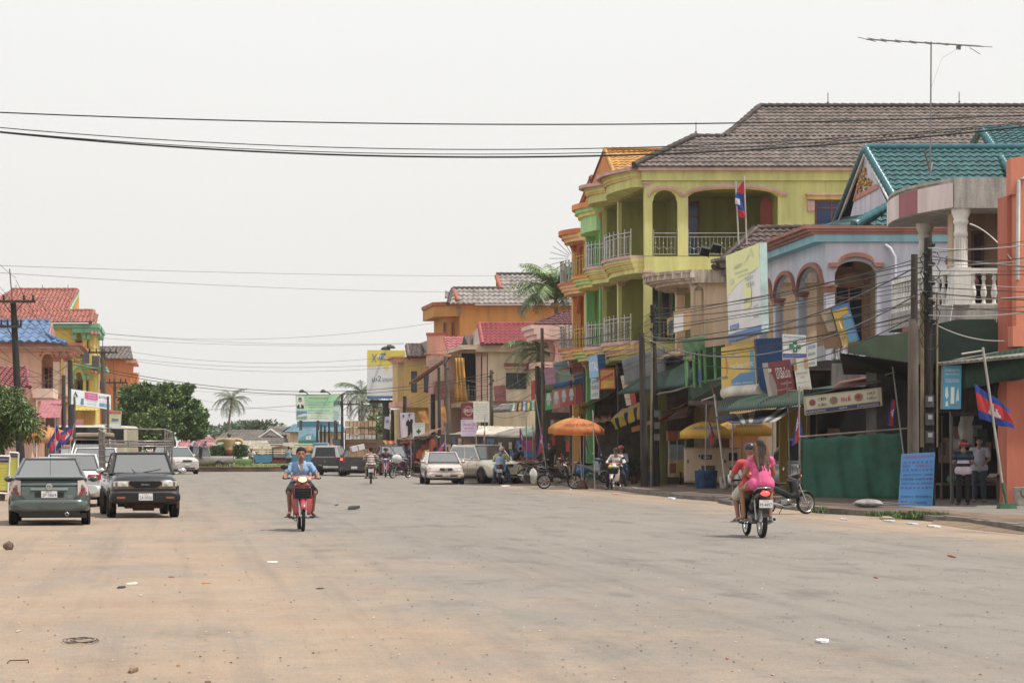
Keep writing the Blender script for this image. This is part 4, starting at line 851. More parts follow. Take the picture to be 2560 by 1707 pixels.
# ================================================================ left side houses and far background
def yellow_left():
 B = BF('yellow_house','bright yellow three storey house with mint green arches and red tiled roof',235,200,W=V((0,1,0)));yw = wallm('ddb93c',1.12,.06);mt = wallm('7cc49a',1.0);a = lambda px: -B.a(px);z = B.z
 WL = 22
 f3,f2,ze,s2 = z(905),z(993),z(820),z(1003)
 mb = MB().m(yw)
 wall2d(mb,B.p(-WL,0,0),U,NF,0,WL,f3,ze,.3,[(WL-a(186),WL-a(206),f3+.3,z(832),.6),(WL-a(216),WL-a(224),f3+.3,z(835),.3)])
 wall2d(mb,B.p(-WL,0,0),U,NF,0,WL,s2-1.6,f3-.4,.3,[(WL-a(186),WL-a(206),s2-1.5,z(930),.6),(WL-a(214),WL-a(224),s2-1.5,z(934),.3)])
 B.box(mb,-WL,0,.31,10,f3-.4,f3);B.box(mb,-WL,-a(206)+.9,.31,1.9,s2-1.6,ze) if 0 else None
 B.box(mb,-WL,0,2,14,0,ze);B.box(mb,-WL,-.1,0,2,0,s2-1.6);B.box(mb,-WL,0,0,2,f3-.42,f3-.02);mb.build('wall',B.o)
 mb = MB().m(mt)
 B.box(mb,-WL,.5,-.5,14,ze,ze+.35);B.box(mb,-a(180)-.0,.9,-.7,14,ze+.35,ze+.7) if 0 else B.box(mb,-a(182),.4,-.4,14,ze-.4,ze-.02)
 arch_trim(mb,B.p(0,0,0),U,NF,-a(184),-a(208),z(838),.6,.25,.15,ext=.15);arch_trim(mb,B.p(0,0,0),U,NF,-a(184),-a(208),z(937),.6,.25,.15,ext=.15);arch_trim(mb,B.p(0,0,0),U,NF,-a(214),-a(226),z(838),.4,.25,.15,ext=.05)
 for px in (187,210,222):
  B.box(mb,-a(px)-.15,-a(px)+.15,-.2,0,z(848),z(838));B.box(mb,-a(px)-.15,-a(px)+.15,-.2,0,z(948),z(938))
 B.box(mb,-.9,.9,-.6,12,z(922),z(912));mb.build('trim',B.o)
 for py in (905,990): railing(B.o,[B.p(-a(186),-.05,z(py)),B.p(-a(206),-.05,z(py))],1.2,M('6a5a3c',.8),.25,False)
 rt = M('c8796a',.9,0.5,0,.3,4,0,'tile');rm = M('a85a4c',.8,.6)
 D0,D1 = 199,206
 mb = MB().m(rt);tiles(mb,rel(B,-60,806,D0),rel(B,225,806,D0),rel(B,235,777,D0+2.5),rel(B,-60,777,D0+2.5),.34,.36,.1,.06)
 tiles(mb,rel(B,-60,777,D0+2.5),rel(B,170,777,D0+2.5),rel(B,195,725,D1),rel(B,30,725,D1),.34,.36,.1,.06)
 tiles(mb,rel(B,233,810,D0+3),rel(B,241,812,D0+3),rel(B,247,784,D0+5),rel(B,236,783,D0+5),.34,.36,.1,.06);tiles(mb,rel(B,226,836,D0),rel(B,250,838,D0),rel(B,240,826,D0+1),rel(B,228,826,D0+1),.34,.36,.1,.06);tiles(mb,rel(B,226,932,D0),rel(B,248,935,D0),rel(B,240,922,D0+1),rel(B,228,922,D0+1),.34,.36,.1,.06)
 mb.build('roof',B.o)
 mb = MB().m(wallm('d08a24'));mb.slab([rel(B,170,777,D0+2.6),rel(B,195,777,D0+7),rel(B,195,727,D1)],(1,0,0),.1);mb.m(yw);mb.slab([rel(B,225,806,D0),rel(B,231,806,D0+6),rel(B,236,778,D0+2.6)],(1,0,0),.1);mb.build('gable',B.o)
 q = MB().m(rm);ridge(q,rel(B,30,724,D1),rel(B,195,724,D1),.16,.6);ridge(q,rel(B,170,776,D0+2.5),rel(B,195,725,D1),.16,.6);ridge(q,rel(B,226,806,D0),rel(B,235,776,D0+2.5),.16,.6);ridge(q,rel(B,165,776,D0+2.4),rel(B,235,776,D0+2.4),.14,.6);q.m(mt);q.tube([rel(B,174,778,D0+2.2),rel(B,196,735,D1-.5)],.12,4);q.build('ridge_cap',B.o)
 for px in (214,239): q = MB().m(M('55504c'));q.box(rel(B,px,892 if px < 220 else 903,D0-.6),(.6,.5,1.1 if px < 220 else .9));q.build('air_conditioner',B.o)
 for px in (40,106,170): q = MB().m(metalm('6a6a6a'));b_ = rel(B,px,725,D1);q.tube([b_,b_+V((0,0,.45))],.025,4);q.build('lightning_rod',B.o)
 for px,y0,y1 in ((188,888,850),(188,980,950)): window(B.o,B.p(0,1.98,0),U,NF,-a(px)+.1,-a(px)+1.0,z(y0),z(y1),M('7a3c2c'),GLS,0)
yellow_left()
def blue_roof():
 B = BF('pink_house','peach two storey house with corrugated blue roof and arched corner balcony',176,150,W=V((0,1,0)));pw = wallm('e2ac8c',1.12,.07);rd = wallm('b05c48');a = lambda px: -B.a(px);z = B.z;WL = 14;f2,zr = z(990),z(876)
 x = lambda px: WL-a(px)
 mb = MB().m(pw);wall2d(mb,B.p(-WL,0,0),U,NF,0,WL,f2,zr,.25,[(x(103),x(134),f2,z(884),.5),(x(148),x(170),f2,z(888),.4)]);B.box(mb,-WL,-a(135),1.6,9,f2,zr);B.box(mb,-WL,0,.1,9,f2-.35,f2-.01);B.box(mb,-WL,-.6,.3,9,0,f2-.3);B.box(mb,-WL,0,.2,9,zr-.2,zr-.01);mb.build('wall',B.o)
 mb = MB().m(rd);arch_trim(mb,V((0,0,0)),U,NF,-a(103),-a(134),z(892),.5,.15,.12,ext=.1);arch_trim(mb,V((0,0,0)),U,NF,-a(148),-a(170),z(894),.4,.15,.12,ext=.1)
 for k,(o_,z0,z1,c) in enumerate(((.25,878,872,'d8a080'),(.5,872,865,'c8b09c'),(.8,865,858,'b86850'))): mb.m(wallm(c));B.box(mb,-WL,o_,-o_,9,z(z0),z(z1)-.004)
 mb.build('cornice',B.o)
 for px in (141,168): p = B.p(-a(px),.12,0);cap_column(B.o,(p.x,p.y,0),f2,z(893),.2,wallm('e6b898'),rd)
 window(B.o,B.p(0,1.58,0),U,NF,-a(106),-a(130),f2+.3,z(915),wallm('b87050'),GLS,1)
 railing(B.o,[B.p(-a(108),-.0,f2),B.p(.1,-.0,f2),B.p(.1,5,f2)],1.0,metalm('8a8884'),.2,False)
 rb = M('5f86b8',.8,0.5,0,.15,2,0,'tile')
 mb = MB().m(rb);tiles(mb,rel(B,-60,856,149),rel(B,118,856,149),rel(B,127,805,153.5),rel(B,-60,805,153.5),.55,.9,.16,.03);tiles(mb,rel(B,112,857,149),rel(B,168,860,149),rel(B,120,838,151),rel(B,116,838,151),.55,.9,.12,.03);ridge(mb,rel(B,117,838,150.5),rel(B,165,860,149),.18);ridge(mb,rel(B,-60,804,153.5),rel(B,127,804,153.5),.16);mb.build('roof',B.o)
 mb = MB().m(wallm('a07a70'));mb.slab([rel(B,118,850,149.5),rel(B,135,842,156),rel(B,128,806,153.6)],(1,0,0),.1);mb.build('gable',B.o)
 # dark red tile lean-to at the near left
 B3 = BF('low_house','low house with faded dark red tiled roof at the left edge behind the leaning pole',70,128,W=V((0,1,0)))
 mb = MB().m(M('9c4c50',.85,.6,0,.3,2));tiles(mb,rel(B3,-60,968,126),rel(B3,75,968,126),rel(B3,66,917,130),rel(B3,-60,917,130),.3,.34,.08,.05);q = mb;q.tube([rel(B3,75,968,126),rel(B3,66,917,130)],.12,5);mb.build('roof',B3.o)
 mb = MB().m(wallm('dfae98'));B3.box(mb,-6,.2,0,5,0,B3.z(970));mb.m(wallm('e0b8a8'));B3.box(mb,.3,1.4,-1,4,B3.z(995),B3.z(972));mb.build('wall',B3.o)
blue_roof()
def orange_left():
 B = BF('orange_house','plain orange house with grey tiled roof beyond the yellow one on the left',328,245,W=V((0,1,0)));ow = wallm('d07a34',1.15,.06);a = lambda px: -B.a(px);z = B.z
 mb = MB().m(ow);B.box(mb,-6,0,0,12,0,z(900));B.box(mb,-.1,.6,2,12,0,z(930));mb.build('wall',B.o)
 mb = MB().m(wallm('c05c4c'));B.box(mb,-6,.5,-.4,12,z(900),z(897));mb.m(wallm('d8a090'));B.box(mb,-.5,.6,-.5,12,z(907),z(900.3));mb.build('cornice',B.o)
 mb = MB().m(M('8d807c',.75,.6,0,.25,2));tiles(mb,rel(B,236,897,244),rel(B,333,897,244),rel(B,327,870,249),rel(B,236,870,249),.42,.6,.1,.06);ridge(mb,rel(B,236,869,249),rel(B,328,869,249),.18);mb.build('roof',B.o)
 window(B.o,V((0,0,0)),U,NF,-a(242),-a(262),z(973),z(951),M('3a4a6a'),GBL,3,.5)
orange_left()
# street-level sheds on the left
def shed(name,label,px0,px1,D,ytop,yeave,col,depth=5,wcol='6a5248',skew=0):
 B = BF(name,label,px1,D,W=V((0,1,0)));wd = -B.a(px0)
 mb = MB().m(wallm(wcol));B.box(mb,-wd+.3,-.3,1.5,depth,0,B.z(yeave));mb.build('wall',B.o)
 mb = MB().m(M(col,.85,.6,0,.2,2));tiles(mb,B.p(-wd,-.3,B.z(yeave)),B.p(0,-.3,B.z(yeave)),B.p(-skew,depth*.6,B.z(ytop)+.2),B.p(-wd,depth*.6,B.z(ytop)+.2),.25,3,.03,0);mb.build('roof',B.o)
 return B
shed('roadside_shed','roadside shed with faded red sheet roof behind the mango tree',95,150,120,1008,1045,'b4626a')
shed('roadside_shed','open shed with rusty maroon roof behind the bus',95,205,140,1055,1085,'8a4048')
b = shed('kiosk','yellow painted kiosk with small posters under the long white sign',187,248,150,1018,1026,'cdb43c',3,'c99a2c')
# ---------- market across the roundabout
def far_house(name,label,px0,px1,D,ye,yr,wall,roof,rl=None,rr=None,depth=8,gable=None,tw=.4):
 B = BF(name,label,px0,D,W=V((0,1,0)));wd = B.a(px1);z = B.z
 mb = MB().m(wallm(wall,1.1,.2));B.box(mb,.2,wd-.2,0,depth,0,z(ye));mb.build('wall',B.o)
 rl = rl if rl is not None else px0;rr = rr if rr is not None else px1
 mb = MB().m(M(roof,.8,.7,0,.3,.8));tiles(mb,B.p(-.4,-.8,z(ye)-.1),B.p(wd+.4,-.8,z(ye)-.1),rel(B,rr,yr,D+depth/2),rel(B,rl,yr,D+depth/2),tw,1.2,.06,.03);mb.add([B.p(-.4,depth+.8,z(ye)),B.p(wd+.4,depth+.8,z(ye)),rel(B,rr,yr,D+depth/2),rel(B,rl,yr,D+depth/2)],[(0,3,2,1)]);mb.build('roof',B.o)
 return B
FB = far_house('market_hall','large brown roofed market hall beyond the traffic island',545,720,262,1093,1075,'6c5c54','756a64',575,690,12)
q = MB().m(M('756a64',.8));q.slab([rel(FB,650,1093,256),rel(FB,704,1093,256),rel(FB,677,1072,257)],NF,.2);q.m(M('b8b0a8'));q.tube([rel(FB,648,1094,255.6),rel(FB,677,1074,255.8),rel(FB,707,1095,255.6)],.16,4);q.build('gable',FB.o)
far_house('market_hall','long low tiled market roof in front of the brown hall',530,725,250,1106,1094,'4c443c','6c645e',545,712,6)
far_house('market_stall','market shed with pale corrugated roof and orange valance',575,670,236,1119,1102,'3c3634','c9bdac',578,668,5)
far_house('market_stall','market shed with pink red sheet roof left of the island',455,540,240,1108,1093,'6c4a44','b4606a',470,530,6)
far_house('market_stall','low shed under a second pink sheet roof',445,532,232,1120,1110,'4c3c38','c0707a',450,530,4)
far_house('shop_house','cream shop house with blue roof edge under the green billboard',720,862,246,1078,1060,'dcc9a0','5a8a9c',735,850,8)
far_house('roof_house','grey roofed house between the brown hall and the green billboard',668,742,258,1086,1066,'8a7c70','6e6660',672,738,8)
far_house('shop_house','low house with maroon roof behind the palm trees',955,1000,205,1085,1066,'8a4c48','8a4c50',965,1000,6)
far_house('gable_house','pale gabled house half hidden behind the dark tree',478,520,275,1092,1072,'b0a898','b0a8a0',490,512,6)
for (x0,x1,D,lab) in ((512,572,236,'green and white curved shop canopy left of the statue'),(708,758,238,'green and white curved shop canopy beside the blue poster')):
 o = thing('shop_canopy',lab,'canopy',P(x0,HZ,D));o.location.z = 0;q = MB();h0,h1 = zz(1123,D),zz(1106,D);wd = (x1-x0)/F*D
 q.m(M('d8e0d0')).slab([V((0,0,h0)),U*wd+V((0,0,h0)),U*wd+V((0,0,h1)),V((0,0,h1))],NF,.2);q.m(M('2c8a4c'));k = 10
 pts = [U*(wd*.25)+V((0,0,h0+.05))]+[U*(wd*(.25+.75*i/k))+V((0,0,h0+.05+(h1-h0-.1)*sin(pi/2*i/k))) for i in range(1,k+1)]+[U*wd+V((0,0,h0+.05))];q.add([p+NF*.23 for p in pts],[tuple(range(len(pts)))]);q.build('fascia',o)
 q = MB().m(M('5a5450'));[q.tube([U*x_+V((0,0,0)),U*x_+V((0,0,h0))],.06,5) for x_ in (.2,wd-.2)];q.build('post',o)
# ---------- trees
def leafy(name,label,base,crown,n,cols,lobes=9,leaf=.35,trunk=.2,seed=1,group=None,gap=.0,droop=0,slim=.45,sp=(.28,.48),flat=1):
 r = random.Random(seed);o = thing(name,label,'tree',base,0,group);cx,cy,cz,rx,ry,rz_ = crown
 mb = MB().m(M('5c4c3e',.8,.9,0,.3));mb.tube([(0,0,-.1),(.1,.05,cz*.45),(cx*.5,cy*.5,cz-rz_*.3)],[trunk,trunk*.8,trunk*.5],8)
 cen = []
 for i in range(lobes):
  a = r.uniform(0,2*pi);q = r.uniform(.25,.8);el = r.uniform(-.75,.85);c = V((cx+rx*q*cos(a)*sqrt(max(.1,1-el*el)),cy+ry*q*sin(a)*sqrt(max(.1,1-el*el)),cz+rz_*el*.72))
  cen.append((c,r.uniform(*sp)));mb.tube([(cx*.4,cy*.4,cz-rz_*.6),V((cx,cy,cz-rz_*.2)).lerp(c,.5),c],[trunk*.45,trunk*.28,trunk*.08],5)
 mb.build('trunk',o)
 ms = [M(c,1,.55,0,.25,3) for c in cols];mb = MB()
 for k in range(n):
  c,s_ = cen[r.randrange(lobes)] ;d = V((r.gauss(0,1),r.gauss(0,1),r.gauss(0,1))).normalized();rad = s_*(r.random()**.35)
  p = c+V((d.x*rx*rad,d.y*ry*rad,d.z*rz_*rad*flat)); 
  if gap and (d.z < -.3 and r.random() < gap): continue
  mb.m(ms[min(len(ms)-1,int(r.random()**1.3*len(ms)))])
  ax = (d+V((r.uniform(-.8,.8),r.uniform(-.8,.8),r.uniform(-.6,.6)-droop))).normalized();sd2 = ax.cross(V((r.uniform(-1,1),r.uniform(-1,1),r.uniform(-1,1)))).normalized()
  L1 = leaf*r.uniform(.6,1.3);up = ax.cross(sd2)*.12*L1
  mb.add([p,p+ax*L1*.5+sd2*L1*slim*.5+up,p+ax*L1-V((0,0,droop*L1*.3)),p+ax*L1*.5-sd2*L1*slim*.5+up],[(0,1,2,3)])
 mb.build('crown',o);return o
def gz(px,D): p = P(px,HZ,D);p.z = 0;return p
g1 = ['3f5a26','54742c','2f4620','6c8c38','86a648'];g2 = ['44642e','557a3a','34502a','74984a','9cba62']
leafy('mango_tree','mango tree with drooping leaves at the left edge above the parked hatchback',gz(0,72),(-.1,0,2.4,1.4,1.4,1.25),16000,['425c26','56742e','2f451b','6f8a38','8a9c48'],30,.15,.14,3,droop=.45,slim=.26,sp=(.2,.36))
leafy('shade_tree','big dark green spreading tree in the gap between the yellow house and market',gz(430,178),(-.5,0,4.5,3.6,2.8,2.7),11000,g2,40,.30,.25,5,sp=(.13,.24),flat=.45)
leafy('shade_tree','dense tree in front of the orange house beside the taller spreading tree',gz(345,172),(0,0,4.4,2.1,2,2.4),8000,g1,22,.3,.22,6,sp=(.2,.32),flat=.6)
leafy('shade_tree','low bushy green tree above the roof of the white van',gz(385,160),(0,0,3.0,1.8,1.8,1.7),4500,['56702f','6b8438','48602a','7f9a44'],10,.28,.2,7)
leafy('shade_tree','right limb of dark foliage hanging over the pink market roof',gz(478,186),(0,0,3.6,1.5,1.3,2.2),6000,g2,14,.32,.2,8,sp=(.2,.34),flat=.6)
for i,(px,D,w_,h_,lab) in enumerate(((500,340,3.8,5.2,'hazy tree far behind the market left of the palm'),(590,345,3.4,5.4,'hazy broad tree right of the lone palm'),(632,330,5.6,5.6,'largest hazy tree above the brown market roof'),(545,350,3,4.6,'small hazy tree at the foot of the lone palm'))):
 leafy('background_tree',lab,gz(px,D),(0,0,h_*.62,w_,2.5,h_*.34),3200,['5c7454','6c8460','4f6848'],10,.55,.25,20+i,'hazy trees behind the market')
leafy('street_tree','small leafy yellow green bush tree under the tall billboard',gz(935,200),(0,0,2.9,2.2,2,1.8),3500,['7c8c34','5c7030','94a044'],9,.3,.15,31)
def palm(label,px,D,ytop,h_fr,nf,cols,seed,lean=0,trunkr=.16,ycen=None,upr=0):
 r = random.Random(seed);o = thing('coconut_palm',label,'palm tree',gz(px,D),0,'coconut palms along the street');H = zz(ycen,D)
 mb = MB().m(M('8a7c6c',.8,.9,0,.25,4));pts = [V((lean*(k/8)**2,0,H*k/8)) for k in range(9)];mb.tube(pts,[trunkr*(1.15-.5*k/8) for k in range(9)],8);mb.build('trunk',o)
 top = pts[-1];mb = MB();ms = [M(c,1,.5,0,.2,2) for c in cols]
 for k in range(nf):
  a = 2*pi*k/nf*2.618+r.uniform(-.2,.2);el = 1.25+upr*.25-(1.5-upr*.4)*(k/nf)+r.uniform(-.12,.12);Lf = h_fr*r.uniform(.85,1.1);d = V((cos(a),sin(a),0));path = [];p = top.copy();e = el;st2 = Lf/9
  for s_ in range(10): path.append(p.copy());p = p+(d*cos(e)+V((0,0,sin(e))))*st2;e -= .17+.08*(k/nf)
  mb.m(ms[0]);mb.tube(path,[.035*(1-.09*i) for i in range(10)],4,cap=False)
  for i in range(1,9):
   for f_ in (0,.33,.66):
    q = path[i].lerp(path[i+1] if i < 9 else path[i],f_);t = (path[min(i+1,9)]-path[i-1]).normalized();sd3 = t.cross(V((0,0,1))).normalized()
    for s3 in (-1,1):
     mb.m(ms[r.randrange(len(ms))]);ll = Lf*.24*sin(pi*(.12+.8*i/9))*r.uniform(.8,1.2);tip = q+sd3*s3*ll*.75+t*ll*.35-V((0,0,ll*r.uniform(.3,.7)));wv = t*ll*.07
     mb.add([q-wv,q+wv,tip],[(0,1,2)])
 mb.build('crown',o)
 if seed % 2:
  mb = MB().m(M('b08a4c'));[mb.ell(top+V((r.uniform(-.3,.3),r.uniform(-.3,.3),-.25-r.random()*.2)),.13,7,5) for _ in range(6)];mb.build('coconuts',o)
 return o
palm('lone coconut palm against the sky beyond the roundabout',568,270,968,2.7,26,['6a7458','7c8668','586248'],3,.5,.14,1000)
palm('coconut palm crown in front of the grey tiled roof and left of the orange balconies',1402,146,690,3.5,46,['5a7642','76904f','8ea45e','435a32'],5,-.3,.2,752,1.3)
palm('coconut palm whose fronds hang beside the red roofed house',1345,138,800,2.6,18,['56703c','6c8648','44582f'],8,0,.16,880)
palm('tall coconut palm left of the yellow and white billboard',905,215,965,3.2,20,['56664a','6c7a58','46563c'],9,0,.18,985)
palm('coconut palm directly under the yellow and white billboard',935,205,1000,2.9,22,['5c6c4c','727f58','4c5a40'],11,0,.18,1018)
# ================================================================ vehicles
def paint(h,k=.9,rough=.28,metal=.0,dirt=.08):
 m = M(h,k,rough,metal,dirt,2.5)
 if 'coat' not in m: m.node_tree.nodes['Principled BSDF'].inputs['Coat Weight'].default_value = .6;m['coat'] = 1
 return m
GLASS = M('4a5658',1,.06,0,.0);m_ = GLASS.node_tree.nodes['Principled BSDF'];m_.inputs['Coat Weight'].default_value = 1;m_.inputs['Specular IOR Level'].default_value = .9
GLASSP = M('7c8a8a',.8,.08,0,.0);GLASSP.node_tree.nodes['Principled BSDF'].inputs['Coat Weight'].default_value = 1
def see(h,f0,f1):
 m = bpy.data.materials.new('mat_glass');m.use_nodes = True;n = m.node_tree.nodes;l = m.node_tree.links.new;n.clear();t = n.new('ShaderNodeBsdfTransparent');t.inputs[0].default_value = (*lin(h),1);g = n.new('ShaderNodeBsdfGlossy');g.inputs['Roughness'].default_value = .04
 w_ = n.new('ShaderNodeLayerWeight');w_.inputs[0].default_value = .35;a = n.new('ShaderNodeMath');a.operation = 'MULTIPLY_ADD';a.use_clamp = True;a.inputs[1].default_value = f1;a.inputs[2].default_value = f0;l(w_.outputs['Fresnel'],a.inputs[0]);x = n.new('ShaderNodeMixShader');l(a.outputs[0],x.inputs[0]);l(t.outputs[0],x.inputs[1]);l(g.outputs[0],x.inputs[2]);u = n.new('ShaderNodeOutputMaterial');l(x.outputs[0],u.inputs[0]);return m
GLASSP = see('c8d4d0',.42,.6)
BLK = M('161618',1,.5,0,.2,4);TYRE = M('1f1d1d',1,.85,0,.3,5);CHR = M('c8c8c8',1,.18,1,0);RIM = M('b4b4b2',1,.3,.8,.05)
LAMP = M('d4d8d6',1,.08,.2,.1,8);RED = M('a01820',1,.2,0,.1,8);AMB = M('d07828',1,.25,0,0);WHT = M('dcdcd8',1,.5,0,.05)
def wheel(parent,c,r=.31,w=.2,rim=RIM,spokes=7,side=1,name='wheel'):
 t = MB().m(TYRE);t.lathe([(r*.66,-w/2),(r*.93,-w/2),(r,-w*.36),(r,w*.36),(r*.93,w/2),(r*.66,w/2)],c,26,'x');o = t.build(name,parent)
 q = MB().m(rim);s = side;x0 = w*.38*s
 q.lathe([(r*.67,-w*.4),(r*.67,w*.4)],c,24,'x');q.lathe([(0,x0),(r*.16,x0),(r*.18,x0*.8)],c,14,'x')
 for k in range(spokes):
  a = 2*pi*k/spokes;q.tube([V(c)+V((x0*.95,r*.12*cos(a),r*.12*sin(a))),V(c)+V((x0*.85,r*.68*cos(a),r*.68*sin(a)))],[r*.07,r*.085],5)
 q.lathe([(r*.56,x0*.9),(r*.68,x0*1.08),(r*.68,x0*.7)],c,24,'x');q.build('rim',o)
 d = MB().m(BLK);d.lathe([(0,0),(r*.62,0)],c,18,'x');d.build('brake_disc',o);return o
def plate(parent,c,w,h,txt,ny=1,top=None,name='number_plate'):
 c = V(c);q = MB().m(WHT);q.box(c,(w,.012,h));fn = lambda u,v,e=0: V((c.x+(u-.5)*w*(-ny),c.y+ny*(.008+e),c.z+(v-.5)*h))
 blue = M('26407c',1,.5,0,0);letter(q,fn,txt,.5,.14,.48,blue,.88)
 letter(q,fn,top or 'កណ្ដាល',.5,.72,.2,M('a06a3c',1),.4);q.build(name,parent)
def lower(mb,st,n=9):
 """loft body; st: (y, zlow, ztop, halfw, crown)"""
 vs = [];K = None
 for y,zl,zt,w_,cr in st:
  h = zt-zl;rg = [(0,zl),(.78*w_,zl),(.95*w_,zl+.06*h+.02),(.995*w_,zl+.3*h),(w_,zl+.56*h),(.97*w_,zl+.80*h),(.91*w_,zl+.95*h),(.82*w_,zt+cr*.45),(.45*w_,zt+cr*.85),(0,zt+cr)]
  full = rg+[(-x,z) for x,z in rg[-2:0:-1]];K = len(full);vs += [(x,y,z) for x,z in full]
 fs = [(i*K+k,i*K+(k+1) % K,(i+1)*K+(k+1) % K,(i+1)*K+k) for i in range(len(st)-1) for k in range(K)]
 mb.add(vs,fs,True);mb.add(vs[:K],[tuple(range(K))],False);mb.add(vs[-K:],[tuple(reversed(range(K)))],False)
def inset(q,a,b,c,d,n,mu0,mu1,mv0,mv1,e=.006):
 a,b,c,d = map(V,(a,b,c,d));n = V(n).normalized()*e
 f = lambda u,v: (a.lerp(b,u)).lerp(d.lerp(c,u),v)+n
 return [f(mu0,mv0),f(mu1,mv0),f(mu1,mv1),f(mu0,mv1)]
def greenhouse(o,gh,pm,roofm=None,glass=GLASS,wind=None,split=(.0,.46,.5,1),rearglass=None,tint=None):
 """gh: yrb,yfb,yrr,yfr,zb_r,zb_f,zr,wb,wr"""
 yrb,yfb,yrr,yfr,zr_,zf_,zt,wb,wr = gh
 B_ = [V((-wb,yrb,zr_)),V((wb,yrb,zr_)),V((wb,yfb,zf_)),V((-wb,yfb,zf_))];T = [V((-wr,yrr,zt-.03)),V((wr,yrr,zt-.03)),V((wr,yfr,zt-.03)),V((-wr,yfr,zt-.03))]
 mb = MB().m(pm);mb.add(B_+T,[(1,2,6,5),(3,0,4,7),(4,5,6,7)]);[mb.tube([B_[i],T[i]],.035,6) for i in range(4)];mb.tube([T[0],T[1]],.03,6);mb.tube([T[2],T[3]],.03,6);c = mb.build('cabin',o)
 ym = (yrb+yfb)/2;q = MB().m(BLK);q.bb((-wb*.93,yrb+.1,zr_-.2),(wb*.93,yfb-.1,max(zr_,zf_)+.03));q.build('interior',o)
 q = MB().m(M('3c3a3a',1,.8));[q.box((s*wb*.45,ym+dy,zr_+.12),(.42,.14,.5),rx=.1) or q.box((s*wb*.45,ym+dy-.03,zr_+.40),(.2,.1,.1)) for s in (-1,1) for dy in (.1,)];q.tube([(wb*.45,yfb-.55,zf_+.1),(wb*.45+.16,yfb-.5,zf_+.16),(wb*.45,yfb-.45,zf_+.26),(wb*.45-.16,yfb-.5,zf_+.16),(wb*.45,yfb-.55,zf_+.1)],.015,5);q.build('seats',o)
 mb = MB().m(roofm or pm);n = 8
 mb.grid(n,n,lambda u,v: T[0].lerp(T[1],u).lerp(T[3].lerp(T[2],u),v)+V((0,0,.005+.045*sin(pi*u)**.5*sin(pi*(.08+.84*v))**.5)));mb.build('roof_panel',o)
 def pane(nm,a,b,c,d,m,n_):
  q = MB().m(M('141416',1,.3,0,0));p0 = inset(None,a,b,c,d,n_,.02,.98,.02,.98,.008);p1 = inset(None,a,b,c,d,n_,.045,.955,.08,.93,.01);q.add(p0+p1,[(0,1,5,4),(1,2,6,5),(2,3,7,6),(3,0,4,7)]);q.m(m);pts = inset(None,a,b,c,d,n_,.045,.955,.08,.93,.012);q.add(pts,[(0,1,2,3)]);return q.build(nm,o)
 pane('windscreen',B_[2],B_[3],T[3],T[2],wind or glass,(0,1,.5));pane('rear_window',B_[0],B_[1],T[1],T[0],rearglass or glass,(0,-1,.5))
 for s in (1,-1):
  a,b,c,d = ((B_[1],B_[2],T[2],T[1]) if s > 0 else (B_[0],B_[3],T[3],T[0]))
  for u0,u1 in ((split[0]+.03,split[1]),(split[2],split[3]-.03)):
   q = MB().m(glass if not tint else tint);q.add(inset(None,a,b,c,d,(s,0,.25),u0,u1,.1,.9,.012),[(0,1,2,3)]);q.build('side_window',o)
 return B_,T
def mirror(o,c,s,m):
 q = MB().m(m);q.lathe_e((c[0]+s*.12,c[1],c[2]),(.105,.06,.07),12,8);q.tube([c,(c[0]+s*.08,c[1],c[2]-.03)],.03,6);q.build('wing_mirror',o)
def wheels4(o,tr,yf,yr,r,w=.19,rim=RIM,sp=7):
 for s in (1,-1):
  for y in (yf,yr): wheel(o,(s*tr,y,r),r,w,rim,sp,s)
def arches(o,W_,yf,yr,r):
 for s in (1,-1):
  for y in (yf,yr): mb = MB().m(BLK);mb.lathe([(0,s*(W_+.004)),(r*1.15,s*(W_+.004)),(r*1.17,s*(W_-.03))],(0,y,r*1.02),22,'x');mb.build('wheel_arch',o)
def flat(o,name,pts,n,t,m): q = MB().m(m);q.slab(pts,n,t);return q.build(name,o,bevel=0)
